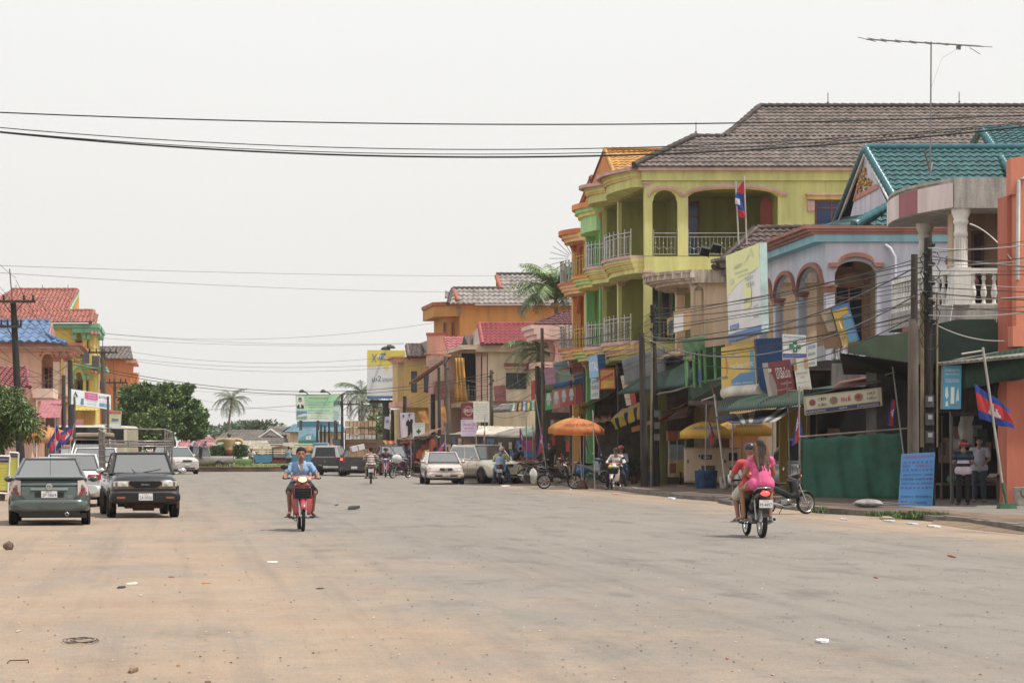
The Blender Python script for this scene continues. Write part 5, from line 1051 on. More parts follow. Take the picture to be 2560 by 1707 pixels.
def hatchback():
 o = thing('hatchback_car','dark grey green hatchback seen from behind at the left kerb with roof aerial','car',gz(127,50.6),yaw(10))
 pm = paint('525e5c',.95,.3,.35);W_ = .86
 st = [(-2.17,.36,.62,.70,.0),(-2.14,.30,.90,.78,.0),(-2.02,.26,1.0,.83,.01),(-1.6,.24,.98,.86,.02),(-.6,.22,.93,.865,.02),(.5,.22,.92,.865,.02),(1.2,.22,.90,.86,.04),(1.8,.26,.80,.80,.06),(2.1,.3,.62,.68,.03),(2.18,.36,.5,.5,.0)]
 mb = MB().m(pm);lower(mb,st);mb.build('body',o)
 gh = (-1.98,1.35,-.35,.35,1.0,.93,1.46,.76,.55);greenhouse(o,(-1.98,1.4,-.75,.25,1.0,.93,1.47,.775,.57),pm,paint('b8bcbc',.9),wind=GLASS,rearglass=GLASSP)  # roof panel paler than the body: daylight on top put into its paint
 mb = MB().m(pm);mb.slab([(-.74,-2.1,1.02),(.74,-2.1,1.02),(.70,-1.92,1.06),(-.70,-1.92,1.06)],(0,-.2,1),.035);mb.build('spoiler',o,bevel=.012)
 flat(o,'lower_rear_window',[(-.6,-2.06,.985),(.6,-2.06,.985),(.66,-2.145,.85),(-.66,-2.145,.85)],(0,-1,.6),.012,M('10141c',1,.1,0,0))
 q = MB().m(pm);q.slab([(-.60,-2.135,.84),(.60,-2.135,.84),(.60,-2.185,.66),(.5,-2.19,.54),(-.5,-2.19,.54),(-.60,-2.185,.66)],(0,-1,.3),.02);q.build('tailgate',o,bevel=.01)
 q = MB().m(paint('8a9a98',.95));q.box((0,-2.2,.79),(.8,.05,.05));q.build('garnish',o,bevel=.01)
 q = MB().m(BLK);q.box((0,-2.195,.67),(.62,.02,.12));q.build('plate_recess',o)
 plate(o,(0,-2.215,.68),.34,.145,'2P·3869',-1)
 q = MB().m(CHR);q.lathe([(.045,0),(.058,-.008),(.07,0)],(0,-2.235,.845),18,'y');q.lathe([(.018,0),(.026,-.006),(.034,0)],(0,-2.235,.85),14,'y');q.build('badge',o)
 q = MB();fn = lambda u,v,e=0: V((u,-2.215-e,v));letter(q,fn,'HYBRID',.43,.64,.02,CHR,.16);letter(q,fn,'SYNERGY',.44,.605,.02,CHR,.09);letter(q,fn,'hatch',-.46,.6,.02,CHR,.12) if 0 else None;q.build('lettering',o)
 for s in (-1,1):
  q = MB().m(M('c4b0aa',1,.1,.1,.1,8));q.slab([(s*.61,-2.15,.98),(s*.74,-2.07,.99),(s*.83,-2.03,.84),(s*.84,-2.05,.66),(s*.61,-2.175,.66)],(0,-1,0),.025);l_ = q.build('tail_light',o); 
  q = MB().m(RED);q.slab([(s*.655,-2.185,.735),(s*.81,-2.07,.735),(s*.82,-2.06,.665),(s*.65,-2.19,.665)],(0,-1,0),.02);q.slab([(s*.70,-2.165,.82),(s*.78,-2.1,.82),(s*.78,-2.1,.76),(s*.70,-2.165,.76)],(0,-1,0),.02);q.build('lens',l_)
  mirror(o,(s*.84,.75,.98),s,pm)
  q = MB().m(RED);q.box((s*.868,-1.95,.5),(.02,.16,.05));q.build('reflector',o)
 mb = MB().m(pm);lower(mb,[(-2.25,.36,.50,.62,0),(-2.24,.32,.56,.72,0),(-2.1,.29,.58,.84,0),(-1.7,.27,.5,.872,0)]);mb.build('rear_bumper',o)
 mb = MB().m(BLK);mb.box((0,-2.1,.27),(1.3,.25,.12));mb.box((.1,-1.2,.22),(1.4,1.9,.1));mb.build('underside',o)
 q = MB().m(CHR);q.lathe([(.045,0),(.045,-.16),(.03,-.16)],(.38,-2.1,.25),12,'y');q.build('exhaust',o)
 q = MB().m(BLK);q.lathe_e((0,-.68,1.52),(.02,.04,.03),8,6);q.tube([(0,-.68,1.52),(.0,-.85,2.03)],.004,4);q.build('aerial',o)
 arches(o,.865,1.35,-1.35,.31);wheels4(o,.785,1.35,-1.35,.31,.2);o.scale = (.93,.93,.93);return o
hatchback()
def pickup_front():
 o = thing('pickup_truck','dusty dark blue black pickup with a steel cargo rack facing the camera','pickup truck',gz(357,54.7),pi+yaw(12.8))
 pm = paint('22262e',1,.25,.1,.35);br = M('a0826c',.7,.5,.2,.3,3);mud = M('6a4436',.8,.9,0,.4,4)
 # origin at front axle; +Y forward
 st = [(-3.9,.5,1.0,.80,.0),(-1.5,.45,1.02,.83,.0),(-1.45,.42,1.04,.83,.01),(-.3,.4,1.05,.83,.02),(0.1,.44,1.04,.82,.06),(.5,.46,.99,.80,.07),(.72,.5,.90,.77,.04),(.76,.52,.80,.74,.0)]
 mb = MB().m(pm);lower(mb,st);mb.build('body',o)
 greenhouse(o,(-2.2,-.2,-2.05,-.75,1.02,1.06,1.60,.76,.62),pm,M('6a4e44',1,.5,0,.3),wind=GLASSP,rearglass=GLASS)
 q = MB().m(br);q.box((0,.775,.80),(1.46,.05,.20));q.build('grille_surround',o,bevel=.02)
 q = MB().m(BLK);q.slab([(-.36,.80,.90),(.36,.80,.90),(.40,.80,.84),(.25,.80,.735),(-.25,.80,.735),(-.40,.80,.84)],(0,1,0),.015);[q.box((0,.822,.76+.03*k),(.7-.0*k,.01,.006)) for k in range(5)];g_ = q.build('grille',o)
 q = MB();letter(q,lambda u,v,e=0: V((-u,.832+e,v)),'ISUZU',0,.80,.04,CHR,.19);q.build('lettering',g_)
 for s in (-1,1):
  q = MB().m(LAMP);q.box((s*.53,.79,.83),(.26,.06,.13));l_ = q.build('headlight',o,bevel=.015);q = MB().m(M('c9ccae',1,.3));q.lathe([(0,.828),(.05,.825),(.058,.82)],(s*.5,0,.83),12,'y');q.build('reflector',l_)
  q = MB().m(M('d0c8b8',1,.15));q.box((s*.71,.76,.83),(.09,.08,.13));q.build('side_lamp',o,bevel=.01)
  q = MB().m(CHR);q.lathe_e((s*.98,-.45,1.14),(.12,.06,.075),12,8);q.tube([(s*.82,-.4,1.07),(s*.98,-.45,1.12)],.018,5);q.build('wing_mirror',o)
  q = MB().m(M('b0603c',.8));q.box((s*.58,.955,.50),(.19,.02,.05));q.build('indicator',o)
  q = MB().m(BLK);q.tube([(s*.05+.12,.0,1.09),(s*.35-.1+.25*0,-.22,1.18)],.012,4);q.build('wiper',o)
 mb = MB().m(BLK);lower(mb,[(.55,.36,.66,.84,0),(.8,.34,.67,.84,0),(.93,.36,.655,.80,0),(.96,.4,.62,.74,0)]);mb.build('front_bumper',o)
 plate(o,(0,.99,.52),.33,.17,'2A·0056',1)
 q = MB().m(mud);q.box((0,.3,.30),(.9,.5,.14));q.box((0,.2,.22),(.5,.3,.1));q.tube([(-.6,0,.3),(.6,0,.3)],.05,6);q.build('front_axle',o);q = MB().m(mud);q.tube([(-.6,-3.0,.33),(.6,-3,.33)],.06,6);q.build('rear_axle',o)
 q = MB().m(mud)
 for s in (-1,1): q.box((s*.8,.40,.38),(.05,.1,.3));q.box((s*.8,-2.6,.35),(.04,.1,.3))
 q.build('mudflap',o)
 arches(o,.83,0,-3.0,.34);wheels4(o,.755,0,-3.0,.34,.21,M('4a342a',1,.7,.2,.3),6)
 q = MB().m(mud);q.box((-.845,-.4,.6),(.02,1.2,.35));q.build('mud_splash',o)
 # cargo rack
 st2 = M('8f8580',1,.4,.6,.25,4);q = MB().m(st2)
 for s in (-1,1):
  for y in (-1.55,-2.3,-3.1,-3.85): q.tube([(s*.82,y,1.0),(s*.84,y,2.2 if y < -1.6 else 2.1)],.022,5)
  for z in (1.2,1.35,1.5,1.65,1.8,1.95,2.1): q.tube([(s*.83,-1.55,z),(s*.83,-3.85,z+.0)],.014,5)
  q.tube([(s*.84,-1.5,2.1),(s*.84,-3.85,2.2)],.022,5)
 for z in (1.2,1.35,1.5,1.8,2.2): q.tube([(-.84,-3.85,z),(.84,-3.85,z+(.03 if z > 2 else 0))],.018,5)
 # over-cab carrier
 for z in (1.75,1.88): q.tube([(-.84,-1.5,z),(-.8,-.75,z),(.8,-.75,z),(.84,-1.5,z)],.022,5)
 for k in range(9): x = -.72+.18*k;q.tube([(x,-.75,1.75),(x,-1.5,1.75)],.014,5)
 for x in (-.8,-.35,.3,.8): q.tube([(x,-.75,1.75),(x,-.75,1.88)],.018,5)
 for k in range(5): q.tube([(-.84,-1.5-.45*k,1.83),(.84,-1.5-.45*k,1.83)],.014,5)
 q.build('cargo_rack',o);o.scale = (.94,.94,.92);return o
pickup_front()
def sedan(px,D,hd,label,col,front=True,kind='sedan',pl='2G-6338',trim=None,ln=None,h=1.42,W_=.84,rim=RIM,glass=GLASS,wind=None,name='sedan_car',k=.95,cat='car',yoff=0,tint=None,roofm=None,badge=None):
 """generic saloon, front end at +Y; hd heading in the camera frame of +Y"""
 o = thing(name,label,cat,gz(px,D),yaw(hd));pm = paint(col,k,.25,.2)
 if kind == 'sedan':
  st = [(-2.2,.36,.72,.66,0),(-2.14,.3,.92,.76,0),(-1.6,.24,.98,.83,.01),(-.8,.22,.93,W_,.01),(.6,.22,.90,W_,.01),(1.0,.22,.90,W_,.02),(1.6,.24,.82,.81,.05),(2.0,.28,.72,.76,.04),(2.15,.34,.62,.66,.01)]
  gh = (-1.75,1.05,-1.1,.3,.96,.89,h,.75,.60);tr = .73;yf,yr,r = 1.35,-1.25,.3;fy = 2.16;hl = .66
 elif kind == 'suv':
  st = [(-2.3,.42,.9,.76,0),(-2.25,.36,1.1,.84,0),(-1.2,.3,1.09,.90,.0),(.7,.3,1.06,.90,.0),(1.0,.3,1.06,.90,.03),(1.6,.32,.99,.88,.07),(2.1,.36,.90,.84,.06),(2.3,.42,.78,.76,.02)]
  gh = (-2.22,1.1,-1.95,.25,1.09,1.05,h,.82,.66);tr = .78;yf,yr,r = 1.4,-1.35,.36;fy = 2.31;hl = .82
 elif kind == 'pickup':
  st = [(-2.5,.5,1.05,.84,0),(-.9,.45,1.06,.88,0),(.7,.42,1.06,.88,.01),(1.0,.42,1.06,.88,.04),(1.7,.44,1.02,.86,.07),(2.2,.46,.94,.82,.05),(2.36,.5,.8,.76,.02)]
  gh = (-.95,1.1,-.75,.35,1.06,1.06,h,.80,.64);tr = .76;yf,yr,r = 1.45,-1.6,.37;fy = 2.37;hl = .85
 mb = MB().m(pm);lower(mb,st);mb.build('body',o)
 greenhouse(o,gh,pm,roofm,glass=glass,wind=wind,tint=tint,split=(0,.46,.5,1) if kind != 'suv' else (0,.52,.55,1))
 WW = {'sedan': W_,'suv': .90,'pickup': .88}[kind];tr = WW-.085;arches(o,WW,yf,yr,r);wheels4(o,tr,yf,yr,r,.2,rim)
 q = MB().m(trim or BLK)
 if front:
  q.slab([(-.27,fy-.02,hl+.06),(.27,fy-.02,hl+.06),(.3,fy,hl),(.22,fy+.01,hl-.06),(-.22,fy+.01,hl-.06),(-.3,fy,hl)],(0,1,0),.03);g_ = q.build('grille',o)
  if badge: q = MB().m(CHR);q.lathe([(.04,0),(.055,.01),(.07,0)],(0,fy+.035,hl),14,'y');q.box((0,fy+.04,hl),(.16,.01,.025));q.build('badge',g_)
  for s in (-1,1):
   q = MB().m(LAMP);q.slab([(s*.32,fy-.03,hl+.07),(s*.66,fy-.17,hl+.08),(s*.72,fy-.22,hl-.02),(s*.6,fy-.1,hl-.07),(s*.33,fy+.01,hl-.06)],(0,1,0),.04);l_ = q.build('headlight',o);q = MB().m(AMB);q.slab([(s*.66,fy-.16,hl+.07),(s*.74,fy-.28,hl+.06),(s*.74,fy-.27,hl-.03),(s*.68,fy-.16,hl-.04)],(0,1,0),.035);q.build('indicator',l_)
   q = MB().m(BLK);q.tube([(s*.08+.1,1.0+.02,gh[5]+.03),(s*.25-.15+.2,.85,gh[5]+.1)],.012,4);q.build('wiper',o)
  mb = MB().m(pm);lower(mb,[(fy-.35,.26,hl-.1,W_ if kind == 'sedan' else .88,0),(fy-.05,.27,hl-.12,.78,0),(fy+.06,.32,hl-.16,.68,0)]);mb.build('front_bumper',o)
  q = MB().m(BLK);q.box((0,fy+.055,.38),(1.0,.03,.07));q.build('air_intake',o)
  plate(o,(0,fy+.085,hl-.22),.33,.14,pl,1)
 else:
  by = st[0][0]
  for s in (-1,1): q = MB().m(RED);q.box((s*(W_-.24),by-.0,.80 if kind == 'sedan' else .95),(.34 if kind == 'sedan' else .16,.08,.14 if kind == 'sedan' else .3));q.build('tail_light',o,bevel=.01)
  mb = MB().m(pm);lower(mb,[(by-.1,.36,.58,.68,0),(by+.02,.3,.6,.78,0),(by+.3,.26,.55,W_,0)]);mb.build('rear_bumper',o)
  plate(o,(0,by-.13,.62 if kind == 'sedan' else .5),.33,.14,pl,-1)
 for s in (-1,1):
  mirror(o,(s*(gh[7]+.02),gh[1]-.42,gh[5]+.1),s,pm)
  q = MB().m(BLK)
  for y in ((-.95,.05,.95) if kind != 'pickup' else (-.9,.05,.95)): q.box((s*(W_+.001 if kind == 'sedan' else .9),y,.68),(.008,.012,.5))
  q.build('door_seam',o)
  q = MB().m(CHR if kind != 'sedan' else pm);[q.box((s*(W_+.012 if kind == 'sedan' else .905),y,.84 if kind == 'sedan' else .98),(.03,.16,.03)) for y in (-.75,.25)];q.build('door_handle',o)
 mb = MB().m(BLK);mb.box((0,0,.24),(1.3,3.4,.1));mb.build('underside',o)
 return o
c_ = sedan(1104,107,180+7,'mauve silver saloon driving toward the camera in the right lane','c4b2aa',True,'sedan','2G-6338',k=1.15,wind=GLASSP,badge=1)
def suv_gold():
 o = sedan(1212,109,180+27,'champagne gold off-road wagon parked at an angle behind the mauve saloon','cdc3ae',True,'suv','2J-4510',h=1.74,wind=GLASS,name='off_road_wagon',k=1.35,badge=1)
 q = MB().m(BLK)
 for s in (-1,1): q.tube([(s*.6,-1.7,1.76),(s*.6,-1.6,1.83),(s*.6,-.2,1.84),(s*.6,.1,1.77)],.018,5)
 q.build('roof_rail',o)
 for s in (-1,1): q = MB().m(paint('c4b8a0'));q.box((s*.905,0,.62),(.03,2.1,.12));q.build('side_moulding',o)
suv_gold()
sedan(184,66,9,'white saloon seen from behind between the hatchback and the dark pickup','ccced2',False,'sedan','2C-5127',glass=GLASSP,k=.95)
sedan(240,84,188,'white people carrier facing the camera behind the white saloon','d4d4d2',True,'suv','2E-3008',h=1.6,wind=GLASSP,name='people_carrier')
sedan(978,143,180+10,'dark blue pickup with chrome grille facing the camera beside the far riders','2c4a6c',True,'pickup','2H-9187',h=1.76,wind=GLASSP,trim=M('3a3a3c'),name='pickup_truck',cat='pickup truck',badge=1)
sedan(600,192,180+4,'white off-road wagon facing the camera behind the island statue','d2cfc4',True,'suv','2K-1190',h=1.75,wind=GLASSP,name='off_road_wagon')
def pick_canopy():
 o = sedan(828,143,-4,'black pickup with silver framed rear canopy seen from behind','2c2f34',False,'pickup','2N-7742',h=1.72,name='pickup_truck',cat='pickup truck')
 pm = paint('b0b2b2');mb = MB().m(pm);mb.add([(-.82,-2.45,1.06),(.82,-2.45,1.06),(.82,-.9,1.06),(-.82,-.9,1.06),(-.66,-2.3,1.74),(.66,-2.3,1.74),(.66,-.9,1.76),(-.66,-.9,1.76)],[(0,1,5,4),(1,2,6,5),(2,3,7,6),(3,0,4,7),(4,5,6,7)]);mb.build('canopy',o,bevel=.04)
 q = MB().m(M('20282a',1,.1,0,0));q.slab([(-.62,-2.44,1.12),(.62,-2.44,1.12),(.54,-2.33,1.64),(-.54,-2.33,1.64)],(0,-1,.2),.02);q.build('canopy_window',o)
 q = MB().m(paint('33363a'));q.box((0,-2.53,.83),(1.5,.05,.42));t_ = q.build('tailgate',o,bevel=.015);q = MB().m(CHR);[q.slab([(0,-2.565,.83),(.035*cos(a),-2.565,.83+.035*sin(a)),(.07*cos(a+.5),-2.565,.83+.07*sin(a+.5)),(.035*cos(a+1),-2.565,.83+.035*sin(a+1))],(0,-1,0),.008) for a in (pi/2-.5,pi*7/6-.5,pi*11/6-.5)];q.build('badge',t_)
 q = MB().m(CHR);q.box((0,-2.62,.5),(1.6,.12,.12));q.build('rear_bumper',o)
pick_canopy()
def carton(o_loc,s,rz,label,tilt=0,col='b48c68',grp='cartons loaded on the trucks'):
 o = thing('cardboard_box',label,'box',o_loc,rz,grp);o.rotation_euler = (0,tilt,rz);q = MB().m(M(col,.9,.85,0,.12));q.box((0,0,s[2]/2),s);q.m(M('8a6848'));q.box((0,0,s[2]+.002),(s[0],.05,.004));q.box((0,-s[1]/2-.002,s[2]*.5),(.06,.004,s[2]*.98));q.build('carton',o);return o
def pick_boxes():
 o = sedan(893,138,0,'open pickup loaded with cartons, brake light lit, seen from behind','3a3c40',False,'pickup','2M-4013',h=1.5,name='pickup_truck',cat='pickup truck')
 q = MB().m(BLK);q.box((0,-1.7,1.075),(1.5,1.4,.02));q.build('load_bed',o)
 q = MB().m(M('ff3428',1,.3,0,0,emit=3));q.box((-.72,-2.56,.97),(.12,.03,.12));q.build('brake_light',o)
 b = o.location;carton((b.x-.2,b.y-1.9,1.09),(.85,.6,.36),0,'brown carton in the bed of the open pickup');carton((b.x-.1,b.y-1.9,1.46),(.75,.6,.3),.1,'white printed carton tilted on top in the open pickup bed',-.22,'d4d4d8')
 carton((b.x+.45,b.y-1.7,1.09),(.4,.5,.45),0,'small carton at the right side of the open pickup bed')
pick_boxes()
def cargo_truck():
 D = 152;o = thing('cargo_truck','tall brown tailed cargo truck piled with cartons seen from behind','truck',gz(902,D),yaw(-3));W_ = 1.0
 z = lambda py: zz(py,D);wd = M('7c5a48',.9,.8,0,.2);zb,zt = z(1135),z(1098)
 q = MB().m(wd);q.box((0,0,(zb+zt)/2),(W_*2,.06,zt-zb));[q.box((0,-.04,zb+.12+.3*k),(W_*2-.04,.03,.02)) for k in range(3)];q.build('tail_board',o)
 q = MB().m(wd);[q.box((s*W_,1.9,(zb+zt)/2),(.05,3.8,zt-zb)) for s in (-1,1)];q.build('side_board',o)
 q = MB().m(BLK);q.box((0,1.9,zb-.05),(W_*2,3.8,.12));q.box((0,4.6,1.2),(1.9,1.6,1.6));q.box((0,.1,zb-.35),(1.9,.1,.25));q.build('chassis',o)
 q = MB().m(BLK);q.tube([(-W_,0,zt),(-W_*.98,0,z(1078)),(-W_*.8,0,z(1070)),(W_*.8,0,z(1070)),(W_*.98,0,z(1078)),(W_,0,zt)],.04,5);q.build('hoop',o)
 for s in (-1,1): wheel(o,(s*.82,.9,.42),.42,.3);wheel(o,(s*.82,4.5,.42),.42,.25)
 for s in (-1,1): q = MB().m(RED);q.box((s*.8,-.02,zb-.22),(.2,.06,.1));q.build('tail_light',o)
 L0 = o.location;cols = ['c4a07c','b08a66','c9ab8a'];nn = 0
 rows = [(z(1068)-.8,'lower'),(z(1068)-.35,'middle'),(z(1068)+.1,'top')]
 for r_,(zv,nm) in enumerate(((zt+.02,'bottom'),(zt+.34,'lower'),(zt+.80,'upper'))):
  hh = (.3,.44,.40)[r_]
  for k in range(4):
   x = -.72+.48*k;c = 'd2ccc4' if r_ == 0 else cols[(k+r_) % 3]
   carton((L0.x+x,L0.y+.35+R.uniform(-.04,.04),zv),(.45,.6,hh-.03),R.uniform(-.04,.04),'%s carton in the %s row on the tall cargo truck' % (('leftmost','second from left','third from left','rightmost')[k],nm),0,c)
cargo_truck()
def blue_truck():
 D = 205;o = thing('cattle_truck','blue and cream slatted truck standing side on beyond the island','truck',gz(705,D),yaw(0));z = lambda py: zz(py,D)
 q = MB().m(paint('3c8cb4'));q.box((0,1,(z(1136)+z(1156))/2),(5.2,2,z(1136)-z(1156)));q.build('body',o)
 q = MB().m(wallm('d4c8a8'))
 for k in range(5): q.box((0,0,z(1134)+.06+k*.19),(5.2,.06,.12))
 for x in (-2.5,-1.2,0,1.2,2.5): q.box((x,.05,z(1127)),(.1,.08,z(1118)-z(1136)))
 q.build('slatted_side',o)
 q = MB().m(paint('3c8cb4'));q.box((3.3,1,1.35),(1.2,1.9,1.5));q.build('cab',o,bevel=.1);q = MB().m(GLASSP);q.box((3.4,.04,1.7),(.8,.02,.5));q.build('side_window',o)
 for x in (-1.8,3.2): t = MB().m(TYRE);t.lathe([(.2,-.15),(.45,-.15),(.45,.15),(.2,.15)],(x,.2,.45),18,'y');w_ = t.build('wheel',o);t = MB().m(RIM);t.lathe([(0,-.1),(.22,-.1)],(x,.2,.45),14,'y');t.build('rim',w_)
blue_truck()
def remork():
 D = 185;o = thing('passenger_trailer','maroon canopied passenger trailer standing in front of the blue truck','trailer',gz(705,D));q = MB().m(wallm('6a3430'));q.box((0,0,.55),(1.5,1.8,.3));q.box((0,0,.85),(1.5,.08,.35));q.build('tub',o)
 q = MB().m(M('5c2c30',.9));q.lathe([(.0,1.82),(.55,1.74),(.8,1.6),(.8,1.55)],(0,0,0),18);q.build('canopy',o);q = MB().m(BLK);[q.tube([(x,y,.7),(x,y,1.62)],.025,5) for x in (-.7,.7) for y in (-.5,.5)];q.build('post',o)
 q = MB().m(M('c8ccd8'));q.box((0,-.06,1.02),(1.3,.03,.25));q.build('poster',o)
 for s in (-1,1): wheel(o,(s*.8,.2,.3),.3,.1)
remork()
def coach():
 D = 125;z = lambda py: zz(py,D);o = thing('coach','white coach with dark side windows parked behind the leaning flags on the left','bus',gz(180,D),yaw(0));wd = (262-122)/F*D
 pm = paint('d8d4c8');q = MB().m(pm);x0 = (122-180)/F*D;x1 = (262-180)/F*D;q.bb((x0,0,.5),(x1,2.4,z(1063)));q.build('body',o,bevel=.12)
 q = MB().m(M('242c38',1,.08,0,0));q.bb((x0+.15,-.02,z(1120)),(x1-.15,.05,z(1068)));q.build('side_window',o)
 q = MB().m(M('2a4a7c',1,.2));q.bb((x0+.1,-.025,z(1160)),(x1-.1,.05,z(1124)));q.build('lower_panel',o)
 q = MB().m(pm);q.bb((x1-.6,.4,z(1063)),(x1+.3,2,z(1060)));q.build('roof_hatch',o)
 for x in (x0+.6,x1-.6): t = MB().m(TYRE);t.lathe([(.2,-.15),(.48,-.15),(.48,.15),(.2,.15)],(x,.2,.48),18,'y');t.build('wheel',o)
 D = 135;z = lambda py: zz(py,D);o = thing('minibus','cream high roofed minibus nose visible right of the white coach','bus',gz(282,D),yaw(0));q = MB().m(paint('cfc4a8'));q.bb((-.75,0,.4),(.75,4.5,z(1064)));q.build('body',o,bevel=.15);q = MB().m(M('20262c',1,.1,0,0));q.bb((-.62,-.03,z(1100)),(.62,.05,z(1072)));q.build('windscreen',o)
 q = MB().m(BLK);q.bb((-.66,-.02,z(1112)),(.66,.05,z(1101)));q.build('grille',o)
 for s in (-1,1): wheel(o,(s*.68,.8,.36),.36,.2)
coach()
o = sedan(233,95,184,'white van with a tan roof load between the coach and dark pickup','d8d8d4',True,'suv','2F-2210',h=1.95,wind=GLASSP,name='passenger_van')
q = MB().m(M('a08c74'));q.box((0,-.8,2.1),(1.3,2.4,.18));q.build('roof_load',o,bevel=.05);q = MB().m(BLK);q.box((0,-.8,1.99),(1.4,2.5,.04));q.build('roof_rack',o)
sedan(440,150,205,'white and red vehicle partly hidden behind the dark pickup mirror','c8c0bc',True,'suv','2L-3307',h=1.7,name='off_road_wagon',k=.95)
o = sedan(490,165,100,'grey pickup side on with men climbing its bed left of the island','8f8a86',False,'pickup','2B-6610',h=1.75,name='pickup_truck',cat='pickup truck')
sedan(1995,84,75,'white van nose parked behind the green net fence','dcdcda',True,'suv','2D-8841',h=1.95,name='passenger_van',wind=GLASSP)
# ---------------------------------------------------------------- motorbikes
def motorbike(loc,rz,label,col='20242a',acc=None,seatc='1b1b1e',basket=False,lamp=False,tail=False,plate_=None,cast=True,rack=False,detail=True,lean=0,group=None,rimm=None,scooter=False,blinkers=True,name='motorbike'):
 o = thing(name,label,'motorbike',loc,rz,group);o.rotation_euler = (0,lean,rz);pm = paint(col,1,.25,0,.1);am = paint(acc,1) if acc else pm;R_ = .285 if not scooter else .24;rm = rimm or RIM
 for y,w in ((.62,.065),(-.60,.08)):
  t = MB().m(TYRE);t.lathe([(R_*.80,-w/2),(R_*.94,-w/2),(R_,-w*.2),(R_,w*.2),(R_*.94,w/2),(R_*.80,w/2)],(0,y,R_),26,'x');wo = t.build('wheel',o)
  q = MB().m(rm);q.lathe([(R_*.82,-w*.42),(R_*.74,-w*.3),(R_*.74,w*.3),(R_*.82,w*.42)],(0,y,R_),24,'x');q.lathe([(0,-.05),(.035,-.05),(.035,.05),(0,.05)],(0,y,R_),12,'x')
  n = 5 if cast else 14
  for k in range(n): a = 2*pi*k/n+.3;q.tube([(0,y,R_),(0,y+R_*.76*cos(a),R_+R_*.76*sin(a))],[.02,.013] if cast else .0035,4)
  q.build('rim',wo)
 # fork and front mudguard
 q = MB().m(CHR);[q.tube([(s*.055,.62,R_),(s*.06,.40,.78)],[.019,.022],7) for s in (-1,1)];q.build('fork',o)
 q = MB().m(pm);prof = [(-.05,.0),(-.045,.02),(0,.035),(.045,.02),(.05,0)];vs = [];n = 12
 for i in range(n+1):
  a = radians(25+135*i/n);c = V((0,.62,R_));e = V((0,cos(a),sin(a)))
  for x,h in prof: vs.append(c+e*(R_+.012+h)+V((x,0,0)))
 q.add(vs,[(i*5+k,i*5+k+1,(i+1)*5+k+1,(i+1)*5+k) for i in range(n) for k in range(4)],True);q.build('front_mudguard',o,solid=.006)
 # leg shield
 q = MB().m(pm)
 def sh(u,v):
  z = .30+v*.60;w_ = (.13+.07*sin(pi*(.1+.75*v)))*(1-.35*(v > .85)*(v-.85)/.15);x = (u*2-1)*w_;return V((x,.34-.16*(v-.5)-.10*(u*2-1)**2+.03*sin(pi*v),z))
 q.grid(10,8,sh);q.m(am);q.slab([(-.05,.42,.86),(.05,.42,.86),(.035,.40,.62),(-.035,.40,.62)],(0,1,.1),.03);q.build('leg_shield',o,solid=.02)
 # headlight cowl and bars
 q = MB().m(am);q.lathe_e((0,.36,.98),(.17,.12,.075),14,10);q.lathe_e((0,.30,1.0),(.24,.07,.045),12,8);q.build('handlebar_cowl',o)
 hl = M('ffc070',1,.3,0,0,emit=2.6) if lamp else LAMP
 q = MB().m(hl);q.lathe_e((0,.455,.975),(.085,.035,.05),12,8);q.build('headlight',o)
 if blinkers: 
  for s in (-1,1): q = MB().m(AMB if not lamp else M('d8b8a8',1,.2));q.lathe_e((s*.13,.43,.975),(.045,.03,.033),10,6);q.build('indicator',o)
 q = MB().m(BLK);q.tube([(-.36,.20,1.0),(-.16,.29,1.0),(.16,.29,1.0),(.36,.20,1.0)],.013,6)
 for s in (-1,1): q.tube([(s*.24,.26,1.0),(s*.36,.20,1.0)],.02,7);q.tube([(s*.2,.31,.99),(s*.34,.27,.985)],.007,4)
 q.build('handlebar',o)
 for s in (-1,1):
  q = MB().m(BLK);q.tube([(s*.19,.28,1.02),(s*.25,.27,1.14),(s*.31,.24,1.19)],.007,5);q.lathe_e((s*.33,.24,1.21),(.075,.018,.048),12,8);mo = q.build('mirror',o);q = MB().m(CHR);q.lathe([(0,0),(.04,0)],(s*.33,.221,1.21),12,'y');q.build('mirror_glass',mo)
 # body, seat
 q = MB().m(pm)
 def loftb(st):
  vs = [];n_ = 10
  for y,z,w_,h in st: vs += [(w_*cos(2*pi*k/n_),y,z+h*sin(2*pi*k/n_)) for k in range(n_)]
  q.add(vs,[(i*n_+k,i*n_+(k+1) % n_,(i+1)*n_+(k+1) % n_,(i+1)*n_+k) for i in range(len(st)-1) for k in range(n_)]+[tuple(range(n_)),tuple(reversed(range(len(vs)-n_,len(vs))))],True)
 loftb([(-.80,.80,.05,.035),(-.66,.76,.10,.065),(-.35,.68,.125,.09),(-.05,.58,.11,.09),(.12,.50,.09,.09),(.3,.52,.06,.1)]);q.build('body_panel',o)
 if scooter: q = MB().m(am);q.lathe_e((0,-.5,.52),(.17,.36,.2),14,10);q.box((0,.05,.28),(.3,.5,.06));q.build('side_cover',o)
 q = MB().m(M(seatc,1,.45,0,.1));vs = []
 loftb([(-.76,.845,.06,.02),(-.68,.85,.12,.045),(-.4,.815,.135,.05),(-.22,.78,.12,.04),(-.05,.785,.09,.04),(.02,.79,.05,.03)]);q.build('seat',o)
 q = MB().m(CHR);q.tube([(-.12,-.48,.80),(-.12,-.78,.87),(-.06,-.87,.88),(.06,-.87,.88),(.12,-.78,.87),(.12,-.48,.80)],.011,6);q.build('grab_rail',o)
 q = MB().m(M('ff2018',1,.3,0,0,emit=2.2) if tail else RED);q.lathe_e((0,-.845,.78),(.085,.045,.045),12,8);q.build('tail_light',o)
 q = MB().m(BLK);q.slab([(-.07,-.80,.72),(.07,-.80,.72),(.06,-.90,.38),(-.06,-.90,.38)],(0,1,0),.02)
 n = 10;vs = []
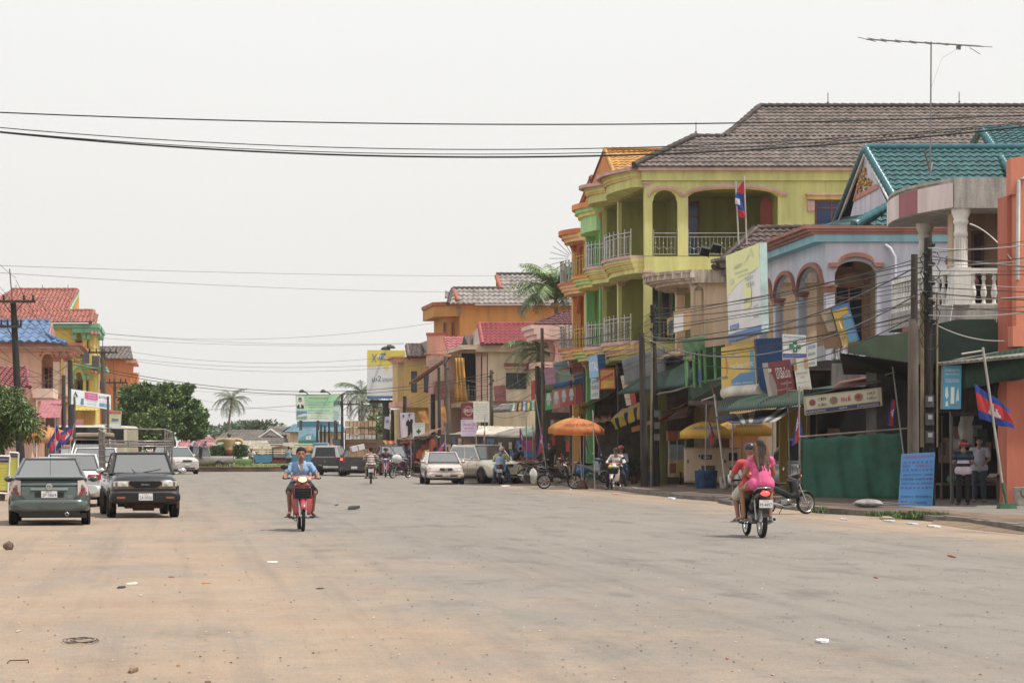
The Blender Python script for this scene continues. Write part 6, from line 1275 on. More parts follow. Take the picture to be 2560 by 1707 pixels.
 for i in range(n+1):
  a = radians(15+125*i/n);e = V((0,-cos(a),sin(a)));c = V((0,-.60,R_))
  for x in (-.05,.05): vs.append(c+e*(R_+.03)+V((x,0,0)))
 q.add(vs,[(2*i,2*i+1,2*i+3,2*i+2) for i in range(n)],True);q.build('rear_mudguard',o)
 if plate_: plate(o,(0,-.905,.60),.235,.135,plate_,-1)
 # engine, exhaust, swing arm
 eg = M('8c8a88',1,.35,.7,.2,6);q = MB().m(eg);q.lathe_e((0,.04,.33),(.12,.12,.09),12,8);q.tube([(0,.1,.34),(0,.30,.37)],[.065,.055],10);q.box((0,-.12,.31),(.2,.18,.13));[q.box((0,.18+.03*k,.36),(.14,.01,.13)) for k in range(4)];q.build('engine',o,bevel=.01)
 q = MB().m(CHR);q.tube([(.06,.28,.32),(.10,.22,.20),(.12,-.05,.18),(.13,-.25,.22)],.014,6);q.tube([(.14,-.22,.22),(.15,-.40,.26),(.16,-.85,.33)],[.025,.04,.042],10);q.m(BLK);q.lathe([(0,-.86),(.028,-.86)],(.16,0,.33),10,'y');q.build('exhaust',o)
 q = MB().m(BLK);[q.tube([(s*.075,-.05,.33),(s*.075,-.60,R_)],.018,6) for s in (-1,1)];q.tube([(0,.3,.5),(0,.12,.42),(0,-.1,.5),(0,-.5,.68)],.03,6);q.tube([(-.24,-.02,.24),(.24,-.02,.24)],.013,6)
 [q.box((s*.24,-.02,.25),(.09,.05,.025)) for s in (-1,1)];q.build('frame',o)
 q = MB().m(M('b0b0b0',1,.3,.8));[q.tube([(s*.1,-.58,R_+.03),(s*.1,-.45,.66)],.018,6) for s in (-1,1)];q.build('shock_absorber',o)
 if lean: q = MB().m(BLK);q.tube([(-.08,-.02,.24),(-.26,-.06,.02)],.01,5);q.build('side_stand',o)
 if basket:
  q = MB().m(M('26282a',1,.6,0,.1));x,y0,y1,z0,z1 = .17,.44,.66,.62,.86
  for k in range(6):
   z = z0+(z1-z0)*k/5;e = .02*k/5;q.tube([(-x-e,y0,z),(x+e,y0,z),(x+e,y1+e,z),(-x-e,y1+e,z),(-x-e,y0,z)],.005 if k < 5 else .009,4)
  for k in range(11): xx = -x+2*x*k/10;q.tube([(xx,y1,z0),(xx*1.1,y1+.02,z1)],.004,4)
  for k in range(6): yy = y0+(y1-y0)*k/5;[q.tube([(s*x,yy,z0),(s*(x+.02),yy,z1)],.004,4) for s in (-1,1)]
  q.box((0,(y0+y1)/2,z0),(2*x,y1-y0,.01));q.m(M('17181a',1));q.box((0,.555,.715),(.30,.19,.18));q.build('basket',o)
 return o
# ================================================================ people
SK = M('a8785c',.95,.6,0,.1,6);SKD = M('a06e54',.95,.6,0,.1,6);SKL = M('b07a58',.8,.6,0,.08,6);HAIR = M('120f0e',1,.85,0,.2,20)
FOLD = [0]
def blob(parts,vox,name,parent,mf,smooth=6):
 mb = MB()
 for p in parts:
  if p[0] == 'c':
   _,a,ra,b,rb = p;a,b = V(a),V(b);mb.tube([a,b],[ra,rb],12,cap=True);mb.ell(a,ra,12,8);mb.ell(b,rb,12,8)
  else: mb.lathe_e(p[1],p[2],16,12)
 o = mb.build('tmp');r = o.modifiers.new('r','REMESH');r.mode = 'VOXEL';r.voxel_size = vox;r.use_smooth_shade = True
 s = o.modifiers.new('s','SMOOTH');s.iterations = smooth;s.factor = .5
 dg = bpy.context.evaluated_depsgraph_get();me = bpy.data.meshes.new_from_object(o.evaluated_get(dg));old = o.data;bpy.data.objects.remove(o);bpy.data.meshes.remove(old)
 me.name = name;me.materials.clear();ms = [];idx = []
 if FOLD[0] and name in ('shirt','trousers','shorts','hair'):
  am,fq = (.007,11) if name != 'hair' else (.006,26)
  for v in me.vertices:
   c_ = v.co*fq;c2 = V((c_.x,c_.y,c_.z*.45 if name != 'hair' else c_.z*.12));v.co += v.normal*am*(noise.noise(c2)*1.5+noise.noise(c2*2.3+V((5,1,2)))*.8)
 for f in me.polygons:
  m = mf(f.center) if callable(mf) else mf
  if m not in ms: ms.append(m)
  idx.append(ms.index(m))
 for m in ms: me.materials.append(m)
 me.polygons.foreach_set('material_index',idx);me.polygons.foreach_set('use_smooth',[True]*len(idx));me.update()
 ob = bpy.data.objects.new(name,me);C.objects.link(ob);ob.parent = parent;return ob
def lr(d,k): return d[k+'L'],d[k+'R']
def pose(kind,**kw):
 if kind == 'stand':
  d = dict(pel=(0,0,.93),ch=(0,.0,1.28),nk=(0,-.01,1.47),hd=(0,.02,1.61),shL=(-.19,0,1.40),shR=(.19,0,1.40),elL=(-.25,-.03,1.12),elR=(.25,-.03,1.12),wrL=(-.24,.08,.88),wrR=(.24,.08,.88),hpL=(-.1,0,.92),hpR=(.1,0,.92),knL=(-.11,.02,.5),knR=(.11,.02,.5),anL=(-.12,-.02,.09),anR=(.12,-.02,.09),toL=(-.14,.13,.04),toR=(.14,.13,.04))
 else:  # astride a motorbike
  d = dict(pel=(0,-.22,.88),ch=(0,-.12,1.17),nk=(0,-.08,1.33),hd=(0,-.03,1.47),shL=(-.19,-.10,1.27),shR=(.19,-.10,1.27),elL=(-.33,.02,1.05),elR=(.33,.02,1.05),wrL=(-.31,.17,1.02),wrR=(.31,.17,1.02),hpL=(-.1,-.18,.86),hpR=(.1,-.18,.86),knL=(-.2,.20,.70),knR=(.2,.20,.70),anL=(-.2,-.02,.33),anR=(.2,-.02,.33),toL=(-.24,.12,.28),toR=(.24,.12,.28))
 for k,v in kw.items():
  if k.endswith('_'):  # both sides mirrored
   d[k[:-1]+'L'] = (-v[0],v[1],v[2]);d[k[:-1]+'R'] = v
  else: d[k] = v
 return {k: V(v) for k,v in d.items()}
def person(loc,rz,label,d,top,bottom,skin=SK,hair='short',vox=.014,sleeve='short',legs='long',shoe='2a2422',topf=None,group=None,female=False,hands='grip',headr=1.0,tilt=0,hcol=None,cap=None,vclothes=None,scale=1,smooth=4,wide=1.0):
 o = thing('person',label,'person',loc,rz,group);o.scale = (scale,)*3
 near = vox < .011;FOLD[0] = near;P_ = [];c = lambda a,ra,b,rb: P_.append(('c',d[a] if isinstance(a,str) else a,ra,d[b] if isinstance(b,str) else b,rb))
 up = (d['hd']-d['nk']).normalized();hd = d['hd'];hr = headr
 c('pel',.115,'ch',.12);c('hpL',.095,'hpR',.095);c('shL',.062,'shR',.062);c('ch',.12,'nk',.07);c('nk',.05,'hd',.052)
 P_.append(('e',hd+V((0,-.012,.02)),(.076*hr,.095*hr,.108*hr)));P_.append(('e',hd+V((0,.03,-.045)),(.055*hr,.062*hr,.062*hr)))
 for s,x in (('L',-1),('R',1)):
  c('sh'+s,.056,'el'+s,.042);c('el'+s,.042,'wr'+s,.027);c('hp'+s,.09,'kn'+s,.056);c('kn'+s,.054,'an'+s,.036);c('an'+s,.036,d['an'+s]+(d['to'+s]-d['an'+s])*.15-V((0,0,.02)),.036);c('an'+s,.034,'to'+s,.026)
  P_.append(('e',hd+V((x*.078*hr,-.01,-.0)),(.012,.02,.03)))
  w = d['wr'+s];e = d['el'+s];f = (w-e).normalized();sd = f.cross(V((0,0,1))).normalized()*x;dn = f.cross(sd).normalized()
  if dn.z > 0: dn = -dn
  pm = w+f*.05;P_.append(('c',w+f*.01,.026,w+f*.055+sd*.012,.024));P_.append(('c',w+f*.02-sd*.01,.02,w+f*.06-sd*.022,.017))
  if near:
   for k in range(4):
    b0 = w+f*.075+sd*(.028-.019*k);L_ = (.034,.042,.04,.03)[k]
    if hands == 'grip': m1 = b0+f*L_*.6+dn*.012;m2 = m1+dn*L_*.7-f*.008
    else: m1 = b0+f*L_*.8+dn*.008;m2 = m1+f*L_*.4+dn*L_*.4
    c(b0,.0098,m1,.009);c(m1,.009,m2,.008)
   t0 = w+f*.035-sd*.025;c(t0,.012,t0+f*.03-sd*.02+dn*.012,.0095)
 P_.append(('e',hd+V((0,.098*hr,-.012)),(.013,.016,.02)))
 E = M('1a120e',1,.3,0,0);LP = M('6a2f28',.9,.5,0,0);BW = HAIR
 def bm(ct_):
  q = ct_-hd
  if q.y > .05 and abs(q.z) < .15:
   if abs(abs(q.x)-.032) < .016 and abs(q.z-.018) < .007: return E
   if abs(abs(q.x)-.034) < .02 and abs(q.z-.04) < .006: return BW
   if abs(q.x) < .024 and abs(q.z+.058) < .008: return LP
  return skin
 blob(P_,vox,'body',o,bm,smooth)
 # clothing
 vc = vclothes or max(vox,.012)
 cl = [];k = .016 if near else .02;T = lambda a,ra,b,rb: cl.append(('c',d[a] if isinstance(a,str) else a,ra,d[b] if isinstance(b,str) else b,rb))
 T('pel',.13+k,'ch',.128+k);T('hpL',.118+k,'hpR',.118+k);T('shL',.052+k,'shR',.052+k);T('ch',.12+k,d['nk']-up*.05,.05+k)
 mid = (d['pel']+d['ch'])/2;T(mid-V((.05*wide,0,0)),.11+k,mid+V((.05*wide,0,0)),.11+k);T(d['ch']-V((.06*wide,0,.02)),.10+k,d['ch']+V((.06*wide,0,-.02)),.10+k)
 if female: cl.append(('e',d['ch']+V((-.07,.10,-.05)),(.06,.055,.06)));cl.append(('e',d['ch']+V((.07,.10,-.05)),(.06,.055,.06)))
 for s in 'LR':
  sh,el,wr = d['sh'+s],d['el'+s],d['wr'+s]
  if sleeve == 'short': T(sh,.046+k,sh.lerp(el,.6),.048+k)
  elif sleeve == 'cap': T(sh,.048+k,sh.lerp(el,.3),.054+k)
  elif sleeve == 'long': T(sh,.048+k,el,.04+k);T(el,.046+k,el.lerp(wr,.93),.034+k)
 blob(cl,vc,'shirt',o,topf or top,3)
 cl = [];T('hpL',.09+k,'hpR',.09+k);T('pel',.09+k,d['pel']-V((0,0,.04)),.09+k)
 for s in 'LR':
  hp,kn,an = d['hp'+s],d['kn'+s],d['an'+s]
  if legs == 'long': T(hp,.095+k,kn,.064+k);T(kn,.062+k,kn.lerp(an,.93),.05+k)
  elif legs == 'knee': T(hp,.1+k,hp.lerp(kn,.86),.082+k)
  else: T(hp,.09+k,hp.lerp(kn,.26),.085+k)
 blob(cl,vc,'trousers' if legs == 'long' else 'shorts',o,bottom,3)
 if shoe:
  for s in 'LR':
   an,to = d['an'+s],d['to'+s];q = MB().m(M(shoe,1,.7));f = V((to.x-an.x,to.y-an.y,0)).normalized();sd = V((f.y,-f.x,0));h0 = an-f*.06;t0 = to+f*.05;z = min(an.z,to.z)-.035
   q.slab([V((*(h0+sd*.035).xy,z+.01)),V((*(t0+sd*.045).xy,z)),V((*(t0-sd*.045).xy,z)),V((*(h0-sd*.035).xy,z+.01))],(0,0,1),.02)
   q.tube([to-f*.05+sd*.045+V((0,0,-.02)),to+V((0,0,.02)),to-f*.05-sd*.045+V((0,0,-.02))],.008,4);q.build('sandal',o)
 hm = hcol or HAIR
 if hair == 'short':
  blob([('e',hd+V((0,-.028,.045)),(.086*hr,.098*hr,.098*hr)),('e',hd+V((0,.03,.095)),(.066*hr,.055,.03)),('e',hd+V((0,-.06,-.01)),(.07*hr,.06,.07))],vox,'hair',o,hm,2)
 elif hair == 'long':
  hc = hd+V((0,-.03,.035));L_ = [('e',hc,(.098,.108,.108))]
  for i,x in enumerate((-.085,-.045,0,.045,.085)):
   t = hc+V((x*.9,-.06,0));b_ = d['nk']+V((x*1.25,-.11,-.06));e_ = d['ch']+V((x*.9+.02,-.165,-.10-.04*(i == 3)))
   L_ += [('c',t,.045,b_,.045),('c',b_,.045,e_,.018)]
  hx = M('2c1a12',1,.7,0,.3,25);hy = M('6c4226',1,.7,0,.35,25)  # lighter brown outer strands: sun glow at the edges put into the hair colour
  blob(L_,vox,'hair',o,lambda c_: HAIR if c_.z > hd.z+.03 and abs(c_.x) < .07 else (hy if (abs(c_.x-d['nk'].x) > .07 or c_.z < d['nk'].z+.02 and c_.x > .05) else hx),3)
 if cap:
  kind,cc = cap
  q = MB().m(M(cc[0],1,.3));z0 = hd+V((0,-.01,.02))
  if kind == 'helmet': q.lathe([(.118,-.03),(.128,.02),(.12,.07),(.09,.115),(.045,.138),(0,.143)],z0,18);q.m(M(cc[-1],1,.3));q.lathe([(.129,.0),(.131,.03),(.127,.045)],z0,18);q.m(BLK);q.slab([z0+V((-.09,.09,.0)),z0+V((.09,.09,.0)),z0+V((.07,.15,-.01)),z0+V((-.07,.15,-.01))],(0,0,1),.01);q.build('helmet',o)
  else: q.lathe([(.1,.0),(.103,.05),(.08,.1),(.03,.12),(0,.122)],z0,16);q.slab([z0+V((-.07,.06,.03)),z0+V((.07,.06,.03)),z0+V((.05,.18,.015)),z0+V((-.05,.18,.015))],(0,0,1),.01);q.build('cap',o)
 return o
def stripes(cs,p,axis='z',off=0):
 ms = [M(c,1,.8,0,.05) for c in cs];return lambda c: ms[int(((c.z if axis == 'z' else c.x)+off)/p) % len(ms)]
CL = lambda h,k=1.0: M(h,k,.85,0,.1,5)
# ---- rider in the blue polo shirt coming toward the camera
b1 = gz(753,45.8);hA = pi+yaw(8)
motorbike(b1,hA,'red scooter bike with lit headlamp and black basket ridden toward the camera','b42c38','d4543c',basket=True,lamp=True,cast=False)
d = pose('ride',hd=(0,-.03,1.44),nk=(0,-.08,1.29),el_=(.31,-.02,1.03),kn_=(.235,.16,.72),an_=(.215,.0,.34),to_=(.27,.13,.28),sh_=(.175,-.1,1.235))
p1 = person(b1,hA,'young man in light blue polo shirt and dark shorts riding the red bike',d,CL('7ba4cc',1.0),CL('2c2826'),SKD,vox=.0085,shoe='6a7a90',hands='grip',legs='knee',headr=1.12)
q = MB().m(CL('8fb4d8')); 
for s in (-1,1): q.slab([V((s*.015,.065,1.13)),V((s*.075,.03,1.25)),V((s*.10,-.03,1.31)),V((s*.055,-.0,1.325))],(0,1,.3),.012)
q.build('collar',p1)
q = MB().m(SKD);q.slab([V((0,.062,1.10)),V((.05,.035,1.235)),V((0,.03,1.25)),V((-.05,.035,1.235))],(0,1,.2),.008);q.build('neckline',p1)
# ---- couple on the black bike going away
b2 = gz(1886,42.5);hB = yaw(7)
motorbike(b2,hB,'black motorbike with glowing red tail light carrying two people away','1e1f22',None,tail=True,plate_='M·4497',cast=True)
fr = pose('ride',pel=(0,.02,.90),ch=(-.0,.07,1.20),nk=(0,.1,1.37),hd=(0,.13,1.52),sh_=(.2,.08,1.30),el_=(.33,.14,1.06),wr_=(.31,.2,1.02),hp_=(.1,.05,.88),kn_=(.21,.38,.70),an_=(.2,.2,.33),to_=(.24,.36,.28))
pf = person(b2,hB,'man in red lettered shirt and dark cap steering the black bike',fr,CL('c83c3c'),CL('c9c0b4'),SKD,vox=.010,legs='knee',shoe='4a2430',cap=('cap',('2a2430',)),hair='none')
pf.location = b2+V((-.05,0,0))
q = MB();fn = lambda u,v,e=0: V((u,-.113-e-.02*(1-abs(u)*4),v));letter(q,fn,'JIS',-.08,1.19,.07,CL('e8dcd8'),.12);q.box((-.02,-.12,1.12),(.1,.01,.04));q.build('shirt_print',pf)
wo = pose('ride',pel=(.02,-.52,.97),ch=(.02,-.42,1.27),nk=(.02,-.39,1.43),hd=(.0,-.36,1.57),shL=(-.155,-.40,1.36),shR=(.185,-.42,1.36),elL=(-.26,-.33,1.10),elR=(.28,-.3,1.12),wrL=(-.17,-.12,1.06),wrR=(.17,-.12,1.06),hpL=(-.09,-.48,.94),hpR=(.13,-.48,.94),knL=(-.25,-.12,.84),knR=(.26,-.12,.82),anL=(-.24,-.2,.36),anR=(.24,-.2,.36),toL=(-.34,-.08,.30),toR=(.3,-.06,.30))
pw_ = person(b2,hB,'woman in bright pink top and pink shorts with long hair on the pillion seat',wo,CL('e0508c',1.05),CL('c8386c',1.0),SKL,hair='long',vox=.0085,sleeve='cap',legs='short',shoe='5c8080',female=True,hands='relax')
q = MB().m(CL('f0e4e8'));q.tube([V((-.19,-.45,1.0)),V((-.235,-.34,.94)),V((-.255,-.30,.86))],.008,4);q.build('side_stripe',pw_)
# ---- parked black bike by the net fence
_b = motorbike(gz(1966,57),yaw(-62),'black underbone bike parked on its stand beside the green net fence','26282c',lean=radians(-6),name='motorbike',cast=False);_b.scale = (.92,.92,.92)
# ---- parked bikes and people, middle right
hz_ = lambda px,D: gz(px,D)
motorbike(hz_(1397,93.5),yaw(-78),'black parked bike with silver exhaust and white five spoke wheels under the orange umbrella','2a2626','3a3c44',lean=radians(6),rimm=M('d8d8d4',1,.35,.3))
motorbike(hz_(1478,101)+V((0,0,HK)),yaw(-60),'white and blue scooter parked behind the umbrella poles','c8ccd4','3a7cc0',scooter=True,lean=radians(5))
motorbike(hz_(1382,104)+V((0,0,HK)),yaw(-70),'silver and red sport bike parked behind the black bike','9a9aa0','b0202c',lean=radians(5))
motorbike(hz_(1345,103)+V((0,0,HK)),yaw(-95),'dark bike with chrome mirror parked left of the orange umbrella pole','2c2c30',lean=radians(5))
b3 = hz_(1540,91);hC = pi+yaw(-14)
motorbike(b3,hC,'white and red striped bike with yellow bags stopped at the pavement edge','d0b8b4','c03038',basket=True,cast=False)
q = MB().m(M('e8d820',1,.4));o = thing('plastic_bag','yellow and white plastic bags bulging in the basket of the striped bike','bag',b3+Euler((0,0,hC)).to_matrix() @ V((0,.55,.83)));q.ell((-.1,0,.04),.09,10,8);q.m(WHT);q.ell((.05,0,.05),.1,10,8);q.m(M('e8d820',1,.4));q.ell((.15,.02,.02),.07,10,8);q.build('bag',o)
dd = pose('ride',hd=(0,.06,1.46),nk=(0,0,1.32),ch=(0,-.07,1.14),anL=(-.42,.1,.12),toL=(-.5,.22,.05),knL=(-.34,.18,.56),anR=(.33,0,.12),toR=(.36,.12,.05),knR=(.28,.2,.6))
person(b3,hC,'man in white shirt and dark cap leaning forward on the striped bike',dd,CL('cfcac8'),CL('2a2c34'),SKD,sleeve='long',cap=('cap',('2f3a30',)),hair='none',vox=.012)
d2 = pose('ride',pel=(0,-.5,.92),ch=(-.02,-.44,1.22),nk=(0,-.4,1.38),hd=(.0,-.38,1.53),sh_=(.18,-.42,1.31),el_=(.26,-.3,1.08),wr_=(.16,-.16,1.02),hp_=(.1,-.45,.9),kn_=(.26,-.2,.76),an_=(.24,-.3,.36),to_=(.28,-.16,.3))
person(b3+V((.12,0,0)),hC,'pillion passenger in jeans and a red white helmet behind the man in white',d2,CL('8a8a98'),CL('40567c'),SKD,sleeve='long',cap=('helmet',('c03038','3a3c48')),hair='none',vox=.013)
# woman in green shirt with child beside the gold wagon
b4 = hz_(1252,106);hD = yaw(-4)
motorbike(b4,hD,'small dark bike with white plate in front of the gold wagon','2a2a2e',plate_='K·3015')
dd = pose('ride',anL=(-.3,-.05,.1),toL=(-.36,.05,.04),knL=(-.26,.1,.6),anR=(.42,-.2,.1),toR=(.5,-.12,.04),knR=(.3,.05,.58),hd=(.05,-.05,1.5))
person(b4,hD,'person in pale green shirt, jeans and pink helmet astride the small dark bike',dd,CL('c4c88c'),CL('2c4470'),SKD,sleeve='long',cap=('helmet',('d8a8a0','c89890')),hair='none',vox=.013)
dd = pose('ride',pel=(0,-.42,.92),ch=(0,-.42,1.1),nk=(0,-.42,1.18),hd=(0,-.42,1.28),sh_=(.11,-.42,1.15),el_=(.16,-.35,1.02),wr_=(.1,-.25,.98),hp_=(.07,-.4,.9),kn_=(.2,-.3,.82),an_=(.18,-.35,.6),to_=(.2,-.25,.56))
person(b4,hD,'small child in pale blue with a blue sun hat behind the green shirted rider',dd,CL('9ab4cc'),CL('8aa4c0'),SKD,cap=('cap',('7a8ccc',)),hair='none',vox=.013,headr=.85,shoe=None)
# riders in the middle distance
b5 = hz_(927,107);hE = yaw(4)
motorbike(b5,hE,'dark bike with white plate ridden away by the man in a striped shirt','3a2024',plate_='T·1187',tail=False)
person(b5,hE,'man in brown and white striped polo and khaki shorts riding away',pose('ride',hd=(0,-.04,1.50),nk=(0,-.1,1.35)),CL('b0a090'),CL('9a8a6c'),SKD,topf=stripes(['c9c0b8','7a6458'],.055),legs='knee',vox=.013,shoe='6a3030')
b6 = hz_(964,132);hF = pi+yaw(2)
motorbike(b6,hF,'red and blue bike with a dark clothed rider in front of the blue pickup','8a2c34','3850a0')
person(b6,hF,'rider in maroon jacket and black helmet in front of the blue pickup',pose('ride'),CL('4a2428'),CL('2a2c34'),SKD,sleeve='long',cap=('helmet',('1c1c20','2a2a2c')),hair='none',vox=.015)
b7 = hz_(557,190);motorbike(b7,pi,'white bike ridden by the purple shirted person left of the statue','c8ccd8','6888c8')
person(b7,pi,'rider in purple shirt and white helmet left of the island statue',pose('ride'),CL('7c3478'),CL('3a3c44'),SKD,sleeve='long',cap=('helmet',('d0d0d4','a0a0a8')),hair='none',vox=.018)
b8 = hz_(629,186);motorbike(b8,pi+.1,'dark bike coming forward right of the island statue','2c3038')
person(b8,pi+.1,'rider in white shirt and red cap right of the white wagon',pose('ride'),CL('d4ccd0'),CL('3a3c44'),SKD,cap=('helmet',('a83c48','a83c48')),hair='none',vox=.018)
b9 = hz_(1000,128);motorbike(b9,yaw(-40),'dark red bike parked beside the blue pickup with a white sack','5a2838',lean=.1)
b10 = hz_(528,172);motorbike(b10,.4,'small black bike parked at the left end of the island','24262a')
b11 = hz_(815,158);motorbike(b11,0,'bike squeezed between the island and the black pickup','3a3034')
person(b11,0,'rider in pale shirt between the island and the black canopy pickup',pose('ride'),CL('b8b4b4'),CL('3a3a48'),SKD,vox=.018)
# standing people
def stand(px,D,rz,lab,top,bot,z=HK,**kw):
 vx = kw.pop('vox',.016);return person(gz(px,D)+V((0,0,z)),rz,lab,kw.pop('d',pose('stand')),CL(top),CL(bot),kw.pop('skin',SKD),vox=vx,**kw)
dw = pose('stand',elL=(-.26,.05,1.14),elR=(.26,.05,1.14),wrL=(-.12,.24,1.02),wrR=(.12,.24,1.02))
stand(2408,61,yaw(-8),'woman in striped top and red helmet standing with her back to the road','d8c8d0','1e1c20',topf=stripes(['c8b8c8','c8b8c8','1c2030','c8c0d0','1c2030','1c4a60','1c2030','d8c4cc'],.085,off=-.87+.68),cap=('helmet',('5a1c20','c8202c')),hair='none',vox=.011,d=dw,scale=.94,female=True)
stand(2448,64,yaw(170),'man in light shirt with a shoulder strap facing the woman in stripes','aeb4c0','3a4450',vox=.012,d=dw,scale=1.0)
stand(1374,103,yaw(160),'man in black shirt with yellow collar standing left of the umbrella poles','1c1e20','2a3028')
stand(1478,112,yaw(0),'person in red and white striped shirt seen from behind under the umbrellas','c04048','24242c',topf=stripes(['b83840','d8d0d4'],.07))
stand(1590,109,yaw(200),'woman in long red dress among the hanging goods beside the wooden pole','b02834','a8242c',sleeve='long')
stand(1537,112,yaw(150),'person in dark coat in the shade behind the man in white','2c3444','20222c')
stand(1285,118,yaw(-60),'man in black bending over the bench behind the gold wagon','1c1c20','24242a',d=pose('stand',ch=(0,.22,1.18),nk=(0,.34,1.3),hd=(0,.42,1.4),sh_=(.19,.28,1.24),el_=(.22,.42,1.02),wr_=(.15,.58,.92)))
stand(1010,150,yaw(180),'market seller in dark red beside the red stall awning','5a2c34','2c2c34')
stand(1024,148,yaw(120),'person in navy at the fruit stall right of the blue pickup','24304c','20242c')
stand(1050,146,yaw(200),'seller in green grey clothes at the orange fruit stall','4c5448','2a2a2c')
stand(655,210,0,'person in pale green shirt walking beside the blue truck','a8b09c','4a4c54',z=0)
stand(722,182,0,'person in grey blue shirt beside the maroon passenger trailer','8496ac','30343c',z=0)
stand(515,168,0,'woman in pink at the left end of the island','b07c8c','3a3440',z=0)
stand(532,178,.5,'child in dark clothes at the left end of the island','3c3c4c','5a6070',z=0,scale=.85)
stand(598,200,0,'woman in pink shirt behind the island statue','c890a0','3a3c48',z=0)
stand(1238,119,yaw(180),'person in orange in the shade by the gold wagon bonnet','a05030','2c2826')
stand(177,100,yaw(180),'dark haired man behind the roof of the white saloon','6c4444','2a2c34',z=0)
for i,(px,z_) in enumerate(((478,1.0),(502,.9))):
 stand(px,164,yaw(-60),('man in pale shirt bending in the bed of the grey pickup','man in dark shirt climbing over the grey pickup side')[i],('a89ca8','6a6470')[i],'2a2c3c',z=z_,d=pose('stand',ch=(0,.2,1.15),nk=(0,.33,1.24),hd=(0,.43,1.28),sh_=(.19,.28,1.2),el_=(.22,.42,.98),wr_=(.15,.55,.8)),scale=.85)
# two bare-chested young men on the balcony
f2b = zz(762,64)
dsit = pose('stand',pel=(0,0,.72),ch=(0,.02,1.02),nk=(0,.03,1.2),hd=(0,.08,1.34),sh_=(.17,.02,1.15),el_=(.24,.12,.92),wr_=(.12,.3,.78),hp_=(.1,0,.7),kn_=(.14,.32,.6),an_=(.14,.3,.15),to_=(.14,.42,.1))
person(P(2378,HZ,66.2)*1+V((0,0,f2b-EYE)),yaw(70),'bare chested young man in dark shorts behind the near round balcony column',dsit,SK,CL('1c1c24'),SK,vox=.012,sleeve='none',legs='knee',shoe=None,topf=SK,wide=.3)
person(P(2436,HZ,65.6)*1+V((0,0,f2b-EYE-.12)),yaw(80),'bare chested boy leaning on the balustrade of the white balcony',pose('stand',ch=(0,.16,1.2),nk=(0,.26,1.34),hd=(0,.35,1.42),sh_=(.17,.2,1.28),el_=(.22,.42,1.08),wr_=(.1,.5,.98)),SK,CL('26303a'),SK,vox=.012,sleeve='none',legs='knee',shoe=None,topf=SK,scale=.9,wide=.3)
# ================================================================ utility poles and cables
WOOD = M('4c423c',.9,.9,0,.35,2,.4,'streak');CONC = M('7a6c60',.8,.9,0,.3,2,.4,'streak')
def pole(label,top,base_px,D,r0=.13,r1=.19,m=None,arms=(),rod=None,extra=None,ins=0):
 t = P(top[0],top[1],D);b = gz(base_px,D);o = thing('utility_pole',label,'utility pole',b,0,'utility poles along the street');t = t-b
 q = MB().m(m or WOOD);q.tube([(0,0,-.1),t*.5,t],[r1,(r0+r1)/2,r0],10);q.build('shaft',o)
 for (f0,x0,x1) in arms:
  c = t*f0;q = MB().m(WOOD);q.box(c+U*((x0+x1)/2)+NF*.16,(abs(x1-x0),.1,.12),rz=-TH);q.tube([c+U*(x0*.4),c-V((0,0,.55))],.02,4) if 0 else None
  q.tube([c+U*x1*.5+NF*.2,c-V((0,0,.6))+NF*.1],.02,4);q.tube([c+U*x0*.5+NF*.2,c-V((0,0,.6))+NF*.1],.02,4);q.build('crossarm',o)
  for x in (x0*.9,x0*.45,x1*.5,x1*.9): g = MB().m(M('2a2422',1,.4));g.lathe([(.03,0),(.07,.06),(.04,.1),(.06,.16),(.03,.24),(0,.26)],c+U*x+NF*.16+V((0,0,.06)),8);g.build('insulator',o)
 if rod: q = MB().m(metalm('5a5856'));q.tube([t-V((0,0,.5)),P(rod[0],rod[1],D)-b],.025,5);q.build('rod',o)
 for k in range(ins): g = MB().m(M('1e1c1c',1,.4));g.lathe([(.02,0),(.06,.03),(.06,.08),(.02,.11)],t*(1-.035*(k+1))+NF*(r0+.06)+U*.1*(-1)**k,8);g.build('insulator',o)
 if extra: extra(o,t)
 return o
def meters(o,t):
 for z in (2.75,2.3,1.85): q = MB().m(M('4a4a4c',1,.5));q.box(V((t.x*.3,0,z))+NF*.17,(.2,.12,.3),rz=-TH);q.m(M('a8acb0',1,.2));q.box(V((t.x*.3,0,z+.05))+NF*.235,(.11,.02,.11),rz=-TH);q.build('electricity_meter',o)
 q = MB().m(M('a08a68',.8,.6))
 for dx in (-.21,-.17,.19): q.tube([U*dx+NF*.12+V((0,0,1.6)),U*dx+NF*.1+V((0,0,t.z*.8))],.028,6)
 q.build('conduit',o)
 q = MB().m(BLK);r = random.Random(4)
 for k in range(7): z = t.z*(.62+.05*k);a = r.uniform(0,6);q.tube([V((0,0,z))+NF*.22+U*.25*cos(a+j*.8)+V((0,0,.22*sin(a+j*.8))) for j in range(7)],.012,4)
 q.build('cable_loops',o)
pole('dark thick pole with meter boxes and conduits behind the blue painted sign',(2320,595),2322,60.5,.1,.16,M('332e2c',.9,.8,0,.35,2,.4,'streak'),ins=9,extra=meters)
pole('brown pole with a thicker lower half just left of the meter pole',(2286,636),2283,60.2,.085,.1,WOOD,extra=lambda o,t: (MB().m(CONC).lathe([(.16,-.1),(.135,4.4),(.11,4.7),(.09,4.8)],(0,0,0),10).build('lower_shaft',o)))
def mt2(o,t):
 for z in (2.9,2.45,2.0): q = MB().m(M('6a6a6c',1,.5));q.box(V((0,0,z))+NF*.16,(.22,.12,.26),rz=-TH);q.build('electricity_meter',o)
 q = MB().m(M('9a8a78',.9,.6));q.tube([U*-.22+NF*.1,U*-.19+NF*.1+V((0,0,t.z*.9))],.045,6);q.build('conduit',o)
